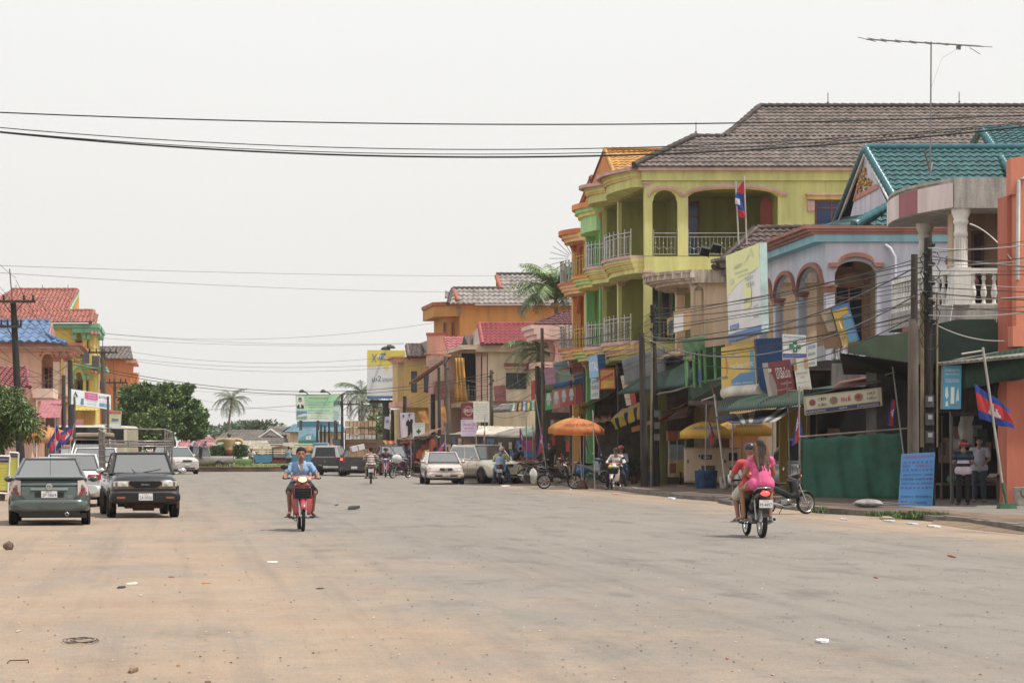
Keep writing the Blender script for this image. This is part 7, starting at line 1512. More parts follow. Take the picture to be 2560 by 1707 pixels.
pole('tall dark pole with meters left of the green metal roof',(1632,762),1642,92,.1,.13,M('332e2c',.9,.8,0,.35,2,.4,'streak'),ins=6,extra=mt2)
pole('blackened pole beside the yellow and green striped awning',(1604,832),1612,91,.11,.15)
pole('pole with thin pipe in front of the pink porch house',(1355,820),1362,118,.08,.12,CONC)
pole('dark pole just left of the patchwork signs',(1343,915),1346,117,.11,.15)
pole('pole in front of the cream red roofed house',(1228,925),1230,135,.09,.12,CONC,ins=4)
pole('leaning pole left of the red beer sign',(1114,893),1128,140,.11,.15,CONC,ins=3)
pole('pole standing between the two orange signs',(1097,918),1100,150,.09,.12)
pole('short pole near the wedding picture billboard',(1082,985),1083,155,.14,.18)
pole('pole in front of the yellow corner house',(1012,990),1012,165,.13,.18)
pole('farthest pole of the right row by the palm trees',(981,1024),982,190,.13,.18)
for i,(px,py) in enumerate(((793,1062),(803,1060),(812,1064),(823,1055),(842,1058))): pole(('thin','second','curved','tall','right hand')[i]+' post of the close group beside the blue poster',(px,py),px,212,.09,.14)
pole('tall post at the right end of the green billboard',(855,985),856,205,.1,.16,arms=((.86,-.3,1.4),))
pole('pole far right of the green billboard with a short arm',(898,1000),898,215,.08,.1,CONC)
pole('leaning dark pole with crossarm in front of the blue roofed house',(33,752),55,105,.13,.2,M('2e2a2a',.9,.8,0,.3),arms=((.995,-.85,1.0),(.86,-.6,.35)),rod=(24,672))
pole('pole in front of the yellow house at the long white sign',(175,900),180,118,.12,.18,M('3a3433',.9))
pole('short thin pole left of the long white sign',(159,938),159,122,.1,.14,M('4a4240',.9))
pole('pole with crossarm before the orange house on the left',(258,872),262,165,.17,.22,CONC,arms=((.97,-1.0,1.0),),rod=(254,817))
pole('smaller crossarm pole right of the long white sign',(287,945),288,175,.11,.16,CONC,arms=((.95,-.8,.9),),rod=(283,900))
pole('farthest left pole above the dark spreading tree',(330,958),330,215,.13,.18,CONC,arms=((.97,-.9,.9),),rod=(348,930))
BK = M('1a191b',1,.6,0,0);GR = M('6a6866',1,.6,0,0);LG = M('a8a49e',1,.5,0,0)
def cpx(a,b,sagpx,D0,D1=None,r=.012,m=BK,label=None,n=18,group='power and telephone cables strung along the street'):
 D1 = D1 or D0;A,B_ = P(a[0],a[1],D0),P(b[0],b[1],D1);return cable([A,B_],r,sagpx*(D0+D1)/2/F,label,group,m,n)
cpx((-120,276),(2700,283),32,40,40,.011,label='uppermost black cable crossing the whole sky',n=30)
cpx((-120,308),(2700,292),74,40,40,.008,label='thin wavy cable second from the top crossing the sky',n=30)
cpx((-120,317),(2700,294),80,40,40,.007,label='thin cable just above the thickest one crossing the sky',n=30)
cpx((-120,318),(2700,300),84,40,40,.015,label='thickest lowest black cable crossing the whole sky',n=30)
TL_ = 'thin pale cable crossing the hazy sky between left and right rows';GL = 'far cables across the middle of the sky'
for i_,(a,b,s,D0,D1) in enumerate((((-60,662),(1270,690),6,100,160),((-60,678),(1280,730),12,100,160),((252,832),(1130,800),30,165,150),((252,833),(1010,858),12,165,165),((255,845),(1010,860),10,165,165),((300,875),(1220,858),40,165,135),((300,893),(1120,900),22,165,140),((300,897),(1120,905),28,165,140),((340,960),(860,985),12,215,205),((480,1022),(860,1000),8,215,205),((480,1025),(740,1013),2,215,215),((330,965),(990,1040),20,215,190))):
 cpx(a,b,s,D0,D1,.010,GR,('upper of the two thin high cables from the left edge to the grey roof','lower of the two thin high cables from the left edge to the grey roof')[i_] if i_ < 2 else TL_,group=GL)
for k,(a,b) in enumerate((((178,903),(1228,932)),((178,910),(1228,940)))): cpx(a,b,60,118,135,.015,BK,('upper','lower')[k]+' of two sagging dark cables from the left pole to the cream house pole')
for a,b in (((-80,560),(40,695)),((-80,620),(170,905)),((40,700),(176,905)),((90,745),(258,880)),((-60,690),(258,890)),((-80,740),(176,950)),((-80,850),(176,960)),((-60,900),(160,960)),((-60,925),(60,960)),((-70,800),(176,1000)),((-60,765),(255,875)),((-60,830),(260,905)),((50,990),(176,905)),((50,940),(176,910)),((50,1010),(160,940))):
 cpx(a,b,R.uniform(3,22),104,118 if b[0] < 200 else 165,.011,BK,'dark cable running from the left edge past the leaning pole',group='cables on the left poles')
rr = random.Random(11);ga = 'tangle of cables between the right hand poles';LBL = 'dark cable between the meter pole and the pole by the striped awning'
for k in range(13):
 y0 = 640+k*13+rr.uniform(-5,5);y1 = 770+k*11+rr.uniform(-12,12);cpx((2318,y0),(1632,y1),rr.uniform(0,26),60.5,92,rr.choice([.009,.012,.014]),BK,LBL,group=ga)
cpx((2286,670),(1606,838),60,60,91,.022,M('4c4a4a',1,.6,0,0),'thick grey cable sagging over the yellow and blue box sign',group=ga);cpx((2286,740),(1606,842),88,60,91,.024,M('6c6866',1,.6,0,0),'lowest thick grey cable sagging in front of the red sign',group=ga)
cpx((2286,790),(1606,850),96,60,91,.014,BK,LBL,group=ga)
for k in range(13):
 y0 = 620+k*14;cpx((2318,y0),(2680,y0+rr.uniform(-30,30)-(20 if k < 5 else -5)),rr.uniform(0,14),60.5,50,rr.choice([.008,.01,.014]),BK if k % 3 else LG,'cable leaving the meter pole toward the right edge',group='cables leaving to the right')
cpx((2330,640),(2700,670),8,60,50,.02,GR,'thick grey cable leaving the meter pole toward the right edge',group='cables leaving to the right')
for k in range(9):
 y0 = 780+k*15;cpx((1630,y0),(1357,y0+60+rr.uniform(-20,20)),rr.uniform(5,40),92,118,rr.choice([.009,.012]),BK,'cable between the striped awning pole and the pink house pole',group='cables in front of the green balconies')
for k in range(10):
 y0 = 880+k*13;cpx((1357,y0),(1228,960+k*9+rr.uniform(-10,10)),rr.uniform(4,24),118,135,.011,rr.choice([BK,GR]),'cable between the pink house pole and the cream house pole',group='cables in front of the cream house')
for k in range(7): cpx((1228,945+k*9),(1115,920+k*14),rr.uniform(4,22),135,140,.011,rr.choice([BK,GR]),'cable between the cream house pole and the leaning pole',group='cables by the beer sign')
for k in range(6): cpx((1115,930+k*12),(1012,1000+k*5),rr.uniform(3,16),140,165,.011,BK,'cable between the leaning pole and the yellow house pole',group='cables by the yellow house')
for k in range(4): cpx((1357,905+k*22),(1500,905+k*8),rr.uniform(15,34),118,110,.012,LG if k < 2 else BK,'pale cable looping over the patchwork signs',group='cables over the patchwork signs')
cpx((2400,640),(2362,905),-6,64,62,.012,LG,'loose pale cord hanging beside the round column');cpx((2425,560),(2530,650),-14,63.8,60,.02,M('c8c4bc',1),'pale bent pipe like cord over the balcony')
cpx((2340,812),(2510,852),12,60.5,59,.014,LG,'pale cable lying across the green metal canopy')
# ================================================================ sheet awnings and canopies
def Q4(pts): return [P(*p) for p in pts]
def awning(label,quad,col,name='awning',cat='awning',t=.03,corr=None,k=.9,under=None,sagv=0,stripes_=None,bulge=0,n=12,rough=.75):
 """quad: (px,py,D) near-left, near-right, far-right, far-left."""
 a,b,c,d = Q4(quad);o = thing(name,label,cat,(a+b+c+d)/4);O = o.location;a,b,c,d = a-O,b-O,c-O,d-O;nn = (b-a).cross(d-a).normalized()
 if nn.z < 0: nn = -nn
 mb = MB();m0 = M(col,k,rough,0,.25,1.5,0,'' if corr or t > .035 else 'cloth')
 if corr: mb.m(m0);tiles(mb,a,b,c,d,corr,50,corr*.18,0)
 else:
  ms = [M(c_,k,.8,0,.1,1.2,0,'cloth') for c_ in stripes_] if stripes_ else [m0];N = n if not stripes_ else len(ms)*max(1,n//len(ms)); 
  f = lambda u,v: a.lerp(b,u).lerp(d.lerp(c,u),v)+nn*(bulge*sin(pi*v)-sagv*sin(pi*u)*.5-sagv*sin(pi*v)*.5)+nn*.02*sin(u*17+v*5)
  mb.grid(N*2,8,f,True,lambda u,v: ms[int(u*N) % len(ms)])
 mb.build('sheet',o,solid=t)
 if under:
  q = MB().m(M('8a8680',1,.5));[q.tube([x,V((x.x,x.y,-O.z))],.03,6) for x in under(a,b,c,d)];q.build('post',o)
 return o
# big green metal canopy at the right, olive face and dark face
cn = thing('metal_canopy','big green metal canopy with olive face and curved right end above the workshop','canopy',P(2320,860,62));O = cn.location
def sp(px,py,D): return P(px,py,D)-O
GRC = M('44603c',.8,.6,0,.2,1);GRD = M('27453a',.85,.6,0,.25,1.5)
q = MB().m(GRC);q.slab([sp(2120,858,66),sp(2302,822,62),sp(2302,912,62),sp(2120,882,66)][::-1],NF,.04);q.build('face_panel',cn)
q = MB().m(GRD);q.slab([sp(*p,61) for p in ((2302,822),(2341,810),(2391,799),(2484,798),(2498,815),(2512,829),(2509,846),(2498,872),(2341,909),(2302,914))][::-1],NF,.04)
for k in range(34): f = k/33;px = 2305+195*f;q.tube([sp(px,824-27*min(1,f*2.2)+8*max(0,f-.9)*10*.1,60.97),sp(px,911-38*f,60.97)],.012,4)
q.build('curved_panel',cn)
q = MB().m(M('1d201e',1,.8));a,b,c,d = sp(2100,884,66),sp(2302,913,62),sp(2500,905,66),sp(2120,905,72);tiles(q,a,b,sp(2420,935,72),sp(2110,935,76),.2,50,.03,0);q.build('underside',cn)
awning('grey fibre cement lean-to roof right of the meter pole',((2341,911,60.5),(2620,885,58),(2620,855,61),(2345,905,63)),'9a948a',corr=.18)
awning('green corrugated wall under the grey lean-to roof',((2341,985,61),(2620,930,59),(2620,890,59.1),(2341,914,61.1)),'2c5040',corr=.15,name='corrugated_wall',cat='wall')
awning('dark corrugated shop front above the workshop opening',((2378,1038,61.6),(2620,1036,61),(2620,945,60.8),(2378,985,61.3)),'353634',corr=.15,name='corrugated_wall',cat='wall')
awning('pale gutter edge in front of the dark corrugated shop front',((2400,970,60.6),(2620,936,59.4),(2620,931,59.6),(2400,965,60.8)),'8a8c84',name='gutter',cat='gutter')
# green barrel awning of the food shop
fa = thing('barrel_awning','dark green corrugated barrel awning with rusty sheets over the food shop','awning',P(1990,1000,76));O = fa.location
q = MB().m(M('2a4638',.85,.55,0,.2,2));A0,A1,B0,B1 = sp(1793,1032,80),sp(2010,1012,74),sp(1830,993,84),sp(2035,976,77)
def bf(u,v):
 a = A0.lerp(A1,u);b = B0.lerp(B1,u);t = v*pi/2;return V((a.x+(b.x-a.x)*(1-cos(t)),a.y+(b.y-a.y)*(1-cos(t)),a.z+(b.z-a.z)*sin(t)))+V((0,0,.02*sin(u*2*pi*38)))
q.grid(304,8,bf);q.build('curved_sheet',fa,solid=.015)
q = MB().m(M('2f4f40',.9,.6,0,.2));q.slab([sp(2008,990,74),sp(2205,955,70.5),sp(2200,948,75),sp(2025,974,78)],(0,0,1),.03);q.m(M('8a4a38',.8,.8,0,.35,4));q.slab([sp(2080,975,72.5),sp(2200,952,70.8),sp(2205,938,76),sp(2100,955,78)],(0,0,1),.04);q.build('flat_sheet',fa)
q = MB().m(M('201f1f',1));tiles(q,sp(2010,1012,74.3),sp(2300,1000,70),sp(2300,960,69.9),sp(2010,985,74.2),.16,50,.03,0);q.build('fringe_panel',fa)
awning('grey blue tarpaulin with white stripes slung over the pavement',((1832,1059,77),(1932,1055,74),(2003,1014,78),(1786,1041,86)),'7a8090',k=1.0,stripes_=['5c6678','5c6678','5c6678','c9c8c2','6a6a6c','cfcdc6'],under=lambda a,b,c,d: (a,b))
awning('pale green awning board on top of the green posts house',((1712,890,88.4),(1762,872,88.4),(1762,838,88),(1703,849,88.4)),'9cc8a0',name='awning_board')
gh_ = thing('green_annex','bright green timber annex with laundry behind the yellow box sign','building',gz(1750,90));O = gh_.location;q = MB().m(wallm('3f6a34',.7));q.slab([sp(1725,960,89.5),sp(1812,940,89.5),sp(1812,862,89.5),sp(1740,872,89.5)][::-1],NF,.1);q.m(M('6cb060',.9))
for px in (1718,1737,1752,1765,1790): q.tube([sp(px,968,88.8),sp(px-4,868,88.8)],.06,5)
q.build('wall',gh_);q = MB().m(M('5a7ac0'));q.slab([sp(1745,955,88.6),sp(1754,952,88.6),sp(1752,922,88.6),sp(1748,922,88.6)][::-1],NF,.05);q.build('laundry',gh_)
awning('large dark green corrugated roof behind the leaning poles',((1545,985,96),(1722,965,90),(1722,905,92),(1640,918,97)),'23483c',corr=.25,name='metal_roof',cat='roof')
awning('weathered grey edge roof below the yellow box sign',((1637,988,92),(1815,945,88),(1815,932,94),(1645,975,98)),'8c8680',name='metal_roof',cat='roof',t=.06)
awning('green corrugated fascia wall below the grey edge roof',((1722,1003,90),(1880,1003,86),(1830,945,86.2),(1722,965,90.2)),'2a4438',corr=.2,name='corrugated_wall',cat='wall')
awning('rusty corrugated strip under the green fascia wall',((1722,1014,89.8),(1850,1016,85.8),(1850,1003,85.9),(1722,1003,89.9)),'5a4038',corr=.2,name='corrugated_wall',cat='wall')
awning('long tan cloth awning stretched from the poles to the shop',((1598,1066,93),(1640,1048,93),(1732,998,98),(1690,1006,101)),'d8a468',k=1.0,sagv=.15)
awning('small orange hanging cloth tail left of the pole',((1580,1080,95),(1599,1076,95),(1599,1062,95),(1578,1068,95)),'d8a050',k=1.0)
awning('yellow awning flap with dark green stripes',((1539,1074,98),(1601,1047,96),(1601,1013,96),(1529,1050,98)),'d8b424',k=.95,stripes_=['d8b424','2c4434','d8b424','d8b424','2c4434','d8b424','d8b424','2c4434','d8b424'])
awning('faded tan top sheet of the yellow striped awning',((1529,1050,98),(1601,1013,96),(1600,1006,99),(1550,1026,101)),'c8a468')
awning('brown sheet awning with torn yellow flap above the umbrellas',((1438,1020,108),(1500,1000,104),(1550,968,108),(1470,1000,113)),'6a5648',sagv=.1)
awning('torn yellow flap at the end of the brown sheet awning',((1440,1034,107.5),(1466,1034,107.5),(1468,1006,107.4),(1448,1005,107.4)),'d0a444')
awning('bright blue arched awning above the hanging bags',((1386,973,118),(1476,950,112),(1474,938,116),(1390,962,122)),'3070b0',bulge=.35)
awning('olive arched awning end beside the blue one',((1359,983,120),(1386,973,118),(1390,962,122),(1362,970,124)),'7a8440',bulge=.3)
awning('multicoloured striped awning fringe right of the beer signs',((1274,1028,130),(1341,1026,128),(1341,1002,129),(1278,1010,132)),'c8b060',stripes_=['4ca080','c8e0dc','c88060','2c3c34','d0b060','7a5080','b8c8d8','4c8c80','d0c060','3c7c5c','a0c8c8','c08058'])
awning('rolled grey corrugated awning above the pink bags',((1234,1030,134),(1276,1028,131),(1278,1010,132),(1234,1012,136)),'8a847c',corr=.2,bulge=.2)
awning('long cream corrugated awning behind the gold wagon',((1190,1088,126),(1300,1092,122),(1304,1068,124),(1196,1066,130)),'d8ccb8',corr=.3)
awning('pale green corrugated awning right of the long cream one',((1300,1090,122),(1342,1090,120),(1342,1070,122),(1300,1070,124)),'b8d4bc',corr=.3)
awning('white sheet awning edge left of the purple sign',((1094,1094,138),(1152,1088,134),(1152,1080,138),(1096,1090,142)),'d4d0c4')
awning('tan canvas awning rising behind the white cross sign',((1030,1098,142),(1048,1094,142),(1112,1068,148),(1072,1075,152)),'b88c68')
awning('tan canvas awning over the red stalls at the far corner',((1000,1100,150),(1034,1098,148),(1036,1080,154),(1010,1096,158)),'b48a64')
awning('dark sheet awning running back from the fruit stall',((1044,1100,140),(1056,1100,139),(1110,1078,146),(1070,1090,150)),'3a3634')
awning('yellow and red striped stall awning behind the blue pickup',((945,1112,160),(990,1110,156),(985,1102,162),(945,1100,166)),'d8a030',stripes_=['d8b038','d8b038','d04838','c83830'])
awning('red stall awning right of the yellow and red one',((1000,1110,156),(1034,1110,152),(1034,1102,158),(1003,1101,162)),'c8383c')
awning('blue grey metal panel behind the leaning green banner',((1562,962,98),(1668,935,94),(1660,868,94),(1556,898,98)),'a8b0b8',name='hoarding',cat='hoarding')
awning('rusty brown sheet over the snack cart',((1650,1052,95),(1716,1040,92),(1722,1016,94),(1655,1030,98)),'7a5040',corr=.2)
awning('stained cream roof strip above the green annex',((1640,900,93),(1700,884,91),(1700,872,93),(1640,886,96)),'c8b090')
awning('orange sheet awning between the dark poles and the stalls',((1476,1058,104),(1528,1052,102),(1530,1036,106),(1480,1042,108)),'b07840')
awning('green sheet awning behind the orange umbrella',((1490,1046,106),(1532,1062,102),(1540,1046,106),(1500,1032,109)),'3c7c4c')
# market interiors: back walls with racks, indoor shade put into their dark colour
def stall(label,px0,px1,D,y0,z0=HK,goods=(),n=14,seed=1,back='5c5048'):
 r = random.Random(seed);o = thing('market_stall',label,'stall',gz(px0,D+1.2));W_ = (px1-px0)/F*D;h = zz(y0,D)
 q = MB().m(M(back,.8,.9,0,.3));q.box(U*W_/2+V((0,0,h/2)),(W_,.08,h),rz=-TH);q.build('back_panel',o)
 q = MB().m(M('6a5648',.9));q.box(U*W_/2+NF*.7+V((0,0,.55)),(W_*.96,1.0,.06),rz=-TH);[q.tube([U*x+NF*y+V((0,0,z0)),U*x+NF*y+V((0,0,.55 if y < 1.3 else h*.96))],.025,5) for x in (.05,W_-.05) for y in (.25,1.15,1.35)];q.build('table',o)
 q = MB()
 for k in range(n):
  q.m(M(r.choice(goods),1.6,.7,0,.15,4));x = r.uniform(.1,.9)*W_
  if k % 2: q.lathe_e(U*x+NF*r.uniform(.4,1)+V((0,0,.58+r.uniform(.05,.16))),(r.uniform(.08,.2),.14,r.uniform(.07,.16)),8,6)
  else: zc = r.uniform(.45,.85)*h;q.box(U*x+NF*.12+V((0,0,zc)),(r.uniform(.15,.4),.06,r.uniform(.25,.6)),rz=-TH+r.uniform(-.1,.1))
 q.build('goods',o);return o
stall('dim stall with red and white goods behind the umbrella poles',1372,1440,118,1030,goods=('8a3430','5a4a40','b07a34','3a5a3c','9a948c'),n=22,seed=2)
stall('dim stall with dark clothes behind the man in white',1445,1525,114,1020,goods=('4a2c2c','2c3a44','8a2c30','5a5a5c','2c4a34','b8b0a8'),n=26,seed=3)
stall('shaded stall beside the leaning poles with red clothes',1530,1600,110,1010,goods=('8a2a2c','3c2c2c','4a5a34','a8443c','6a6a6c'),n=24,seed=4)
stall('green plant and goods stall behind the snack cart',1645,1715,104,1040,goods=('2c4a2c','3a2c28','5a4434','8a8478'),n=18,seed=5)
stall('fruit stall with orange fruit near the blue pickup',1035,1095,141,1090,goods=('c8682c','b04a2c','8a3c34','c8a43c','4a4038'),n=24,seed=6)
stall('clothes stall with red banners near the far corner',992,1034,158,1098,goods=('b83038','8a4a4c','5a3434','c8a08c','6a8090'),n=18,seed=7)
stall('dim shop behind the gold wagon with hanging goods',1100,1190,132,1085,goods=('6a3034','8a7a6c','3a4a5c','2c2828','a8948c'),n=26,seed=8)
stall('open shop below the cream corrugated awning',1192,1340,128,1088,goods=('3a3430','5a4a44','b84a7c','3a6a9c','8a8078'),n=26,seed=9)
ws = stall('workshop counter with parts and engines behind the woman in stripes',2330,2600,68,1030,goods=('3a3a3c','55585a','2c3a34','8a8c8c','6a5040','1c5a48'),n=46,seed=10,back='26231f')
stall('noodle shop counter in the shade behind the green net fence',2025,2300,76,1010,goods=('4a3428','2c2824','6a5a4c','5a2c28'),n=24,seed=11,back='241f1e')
o = thing('shop_shutter','mustard yellow slatted shutter beside the tarpaulin','shutter',gz(1950,84));q = MB().m(wallm('b08a1c',.8));w_ = 70/F*84*1.0;q.box(U*w_/2+V((0,0,1.5)),(w_,.05,3),rz=-TH);[q.box(U*w_/2+NF*.04+V((0,0,.2+.18*k)),(w_*.98,.03,.02),rz=-TH) for k in range(16)];q.build('slats',o)
for px,c,lab in ((1958,'b8961c','mustard yellow post left of the shutter'),(2026,'a88a60','tan post right of the mustard shutter')): o = thing('shop_post',lab,'post',gz(px,83));q = MB().m(wallm(c,.9));q.box((0,0,1.55),(.28,.1,3.1));q.build('post',o)
awning('teal board leaning in the workshop at the right edge',((2512,1200,66),(2535,1200,66),(2535,1045,66),(2515,1045,66)),'2a6a80',name='board',cat='board',t=.04)
awning('white tiled pillar inside the workshop',((2403,1112,67.5),(2428,1112,67.5),(2428,1040,67.5),(2403,1040,67.5)),'b8b0a8',name='pillar',cat='pillar',t=.2)
# ================================================================ signs and billboards
def sgn(label,pts,texts=(),face='f0f0ea',shapes=(),side='b0aca4',D=None,t=.06,name='sign',cat='sign',fr=None,k=.9,post=None,group=None):
 A,B_,Cc,Dd = [P(p[0],p[1],p[2] if len(p) > 2 else D) for p in pts];o = board(name,label,cat,A,B_,Cc,Dd,t,M(face,k*1.22,.5,0,.06),M(side,k,.6),texts,[(M(c,k*1.22,.5,0,.04),s) for c,s in shapes],group,fr)
 if post:
  q = MB().m(M('5a5450',1));O = o.location
  for px,w_ in post: b = gz(px,(pts[0][2] if len(pts[0]) > 2 else D)+.25)-O;q.tube([b,V((b.x,b.y,(A.z+Dd.z)/2-O.z))],w_,6)
  q.build('post',o)
 return o
sgn('blue hand painted sign with red and dark lettering leaning at the pavement',((2246,1264),(2331,1266),(2338,1130),(2254,1134)),[(kh(12),.5,.90,.07,'a0283c',.92),('压 凸 神 浪 压 迪 可',.5,.805,.05,'6c2c4c',.86),('CAT',.16,.735,.045,'5a2a50',.2),('KOBELCO',.68,.735,.045,'7c2848',.46),('卡 特  神 钢 凸 机 配 件',.5,.665,.04,'4a3058',.9),('ALLUS COPCO   KAISER',.52,.575,.036,'4a2c60',.88),('阿特拉斯-科普柯 凯撒',.5,.49,.045,'4a2c58',.92),('YANG KONG SPC 22号空压机',.5,.41,.045,'4c2850',.92),('原 装 配 件 机 油 零 件',.5,.325,.045,'6c2848',.92),('全球化工 特种润滑油',.5,.16,.045,'24386c',.9),('电话: 0978422678',.44,.05,.05,'1c2c5c',.74)],'3a86c8',D=59.9,name='painted_sign',t=.03,k=.8)
sgn('light blue hanging sign with white pictures above the workshop',((2357,1022),(2402,1022),(2404,913),(2360,913)),[(kh(9),.48,.86,.06,'d8e0d8',.8),(kh(7),.48,.78,.05,'d8e0d8',.8),('TUONG PK HOU',.48,.60,.09,'e0e4e0',.8),('3001',.66,.06,.04,'c83c3c',.3)],'3c9cc0',[('d8dcd4',rect(.42,.12,.62,.5)),('c8dcd8',[(.1,.3),(.2,.22),(.3,.3),(.22,.52),(.12,.48)]),('c8dcd8',[(.12,.06),(.3,.06),(.26,.18),(.16,.18)]),('b8d4dc',[(.7,.16),(.88,.2),(.84,.5),(.76,.4)])],'a0a4a0',60.4,.35)
sgn('noodle shop banner with dishes and a dark blue lower band',((2012,1038,73.7),(2206,1014,70.2),(2203,968,70.1),(2008,991,73.6)),[('CƠM',.25,.66,.22,'3a5a3c',.11),('SƯỜN',.25,.36,.22,'3a6a44',.11),('PHỞ',.56,.44,.36,'b8502c',.12),('HỦ',.88,.68,.2,'3a3430',.09),('TIẾU',.88,.42,.2,'3a3430',.12),(kh(7),.16,.07,.13,'d0ccc0',.26),(kh(4),.52,.07,.13,'d0ccc0',.1),(kh(8),.83,.07,.13,'d0ccc0',.26)],'b8ac8c',[('2a3868',rect(.02,.04,.98,.25)),('d0c8b0',rect(.04,.3,.96,.92)),('8a4434',disc(.12,.62,.045,4)),('7a8a5c',disc(.40,.6,.055,4)),('b05a48',disc(.40,.62,.03,4)),('a86850',disc(.72,.62,.055,4)),('6a3a34',disc(.72,.64,.025,4))],'706858',t=.05,name='banner',k=.75)
# box sign in yellow and blue
bx = sgn('yellow and blue box sign of the phone shop with white rounded foot',((1804,975,84),(1893,968,81),(1885,850,81),(1803,869,84)),[('hellopoint',.62,.42,.17,'e8e8e4',.66),(kh(5)+' '+kh(6),.62,.09,.06,'dce4ea',.6),('hello',.12,.25,.09,'1c3c6c',.17)],'d4b024',[('c89c1c',rect(.26,.0,.3,.78)),('4c9cc8',[(.3,.05),(.97,.05),(.97,.8),(.36,.8),(.3,.74)]),('3a80b4',rect(.3,.05,.97,.34)),('2c5ca0',rect(.0,.0,.28,.05)),('c87840',[(.16,.36),(.2,.38),(.18,.72),(.13,.76)])],'1c5498',t=.5,name='box_sign')
O = bx.location;q = MB().m(M('1f5c9c',.8,.5));ps = [(1886,848),(1952,845),(1956,985),(1920,985),(1900,972),(1892,950)];q.slab([P(a,b,80.8)-O for a,b in ps][::-1],NF,.3);q.build('side_box',bx)
q = MB().m(M('d8cdbc',.95,.5));a,b = P(1816,975,83.6)-O,P(1905,970,80.6)-O;q.tube([a+V((0,0,-.1)),b+V((0,0,-.08))],.24,12);q.build('rounded_foot',bx)
sgn('tall pale yellow and white phone banner with blue foot beside the lavender house',((1822,855,83),(1904,830,79),(1899,607,79),(1815,640,83)),[('HAPPY',.38,.80,.05,'a8b8b8',.24),(kh(8),.45,.74,.035,'9cb0b8',.4),(kh(9),.62,.69,.03,'9cb0b8',.5),('NEW',.70,.62,.05,'98acbc',.22),('YEAR',.72,.55,.05,'98acbc',.24),('2009',.6,.38,.045,'8a9aa8',.18),(kh(4),.86,.30,.03,'8898a8',.14),('hello',.86,.18,.035,'6c88b0',.14),(kh(6),.2,.135,.03,'d8e0e8',.2),(kh(5),.14,.035,.02,'c0d0e0',.2)],'dfe2e0',[('dbe090',[(0,.52),(.3,.62),(1,.74),(1,1),(0,1)]),('4c7cc0',rect(0,0,1,.085)),('5c84c0',rect(.06,.12,.34,.18)),('dbe090',[(.55,.3),(.72,.32),(.75,.5),(.7,.62),(.5,.62)]),('c8c8b0',disc(.16,.68,.07,.5)),('c8d090',[(.55,.82),(.7,.9),(.85,.86),(.75,.98)])],'b8d4d4',t=.25,name='advertising_banner',k=1.0)
sgn('white pharmacy sign with a green cross above the yellow box sign',((1958,893),(2016,893),(2015,838),(1956,835)),[(kh(9),.5,.80,.14,'34408c',.9),(kh(11),.5,.03,.09,'c8ccd8',.9)],'dcdcd6',[('34409c',rect(0,0,1,.16)),('1c8458',rect(.43,.22,.61,.70)),('1c8458',rect(.27,.37,.77,.56)),('dfe8e0',[(.50,.3),(.54,.3),(.54,.48),(.6,.54),(.44,.54),(.50,.48)])],'8a8680',78)
sgn('second white sign with green lettering half hidden behind the pharmacy sign',((2017,918),(2042,914),(2042,852),(2017,858)),[(kh(4),.5,.74,.14,'3a4c9c',.7),(kh(4),.5,.46,.13,'2c7c5c',.7),(kh(3),.5,.08,.1,'2c7c5c',.6)],'cfd2cc',(),'9a9a94',79)
sgn('maroon sign with large white Khmer lettering and grey figure',((1921,991),(1989,978),(1975,898),(1905,908)),[('បាន',.53,.46,.34,'d8d0cc',.24),('សំវន',.79,.46,.34,'d8d0cc',.26),(kh(8),.72,.26,.08,'c8b8b4',.4),(kh(10),.6,.1,.06,'c8b0ac',.6)],'7c3034',[('a09490',rect(0,0,.2,1)),('8a7c78',[(.16,0),(.34,0),(.36,.3),(.28,.62),(.18,.7),(.12,.4)]),('c0b0a8',disc(.22,.76,.07,.9))],'5a2c2c',77)
sgn('white and brown sign with Khmer lines right of the maroon one',((1994,980),(2030,975),(2018,893),(1982,898)),[(kh(5),.52,.74,.1,'c8a070',.6),(kh(8),.5,.5,.09,'6a5a54',.8),(kh(3),.5,.40,.07,'b87840',.3),(kh(9),.5,.24,.06,'8a8078',.84),(kh(7),.5,.05,.1,'c07c40',.8)],'d4cfc4',[('b07c44',rect(.0,.66,.2,1)),('c49058',rect(.74,.68,1,.98))],'8a8680',76.6)
tp = sgn('tilted yellow and blue sign wrapped in cardboard above the green canopy',((2107,868),(2149,850),(2120,756),(2078,770)),[('hello',.18,.16,.12,'2c5490',.3),('hellopoint',.68,.6,.12,'d0e0e8',.5)],'c8a020',[('3478b8',rect(0,.93,1,1)),('3478b8',rect(.9,0,1,1)),('5a94bc',[(.42,.04),(.88,.04),(.88,.74),(.46,.74),(.42,.7)]),('e0dcc8',[(.2,.45),(.3,.42),(.2,.75)])],'2c68a8',73,.12)
q = MB().m(M('a8805c',.9,.8,0,.2));O = tp.location;q.slab([P(a,b,73.2)-O for a,b in ((2062,873),(2108,868),(2078,768),(2047,786))][::-1],NF,.06);q.m(M('c8b498',.9));q.slab([P(a,b,73.12)-O for a,b in ((2070,830),(2090,826),(2076,774),(2052,784))][::-1],NF,.05);q.build('cardboard_cover',tp)
awning('faded red blue white striped fringe below the tilted sign',((2080,902,72.5),(2148,886,71.5),(2150,857,72.5),(2078,872,73.5)),'b0c0c0',stripes_=['9cc4c8','c07c7c','4c5c74','a8ccc8','c88484','b8c4c4','5c6c80','c07878','a8d0cc','b8bcbc'],n=20)
sgn('wooden framed white notice board under the cream balcony',((1684,833),(1726,822),(1726,770),(1684,778)),[('0.50',.9,.3,.1,'d8d0c0',.12)],'c49a6c',[('dcd8d4',rect(.02,.02,.58,.82))],'8a6a44',92,.3)
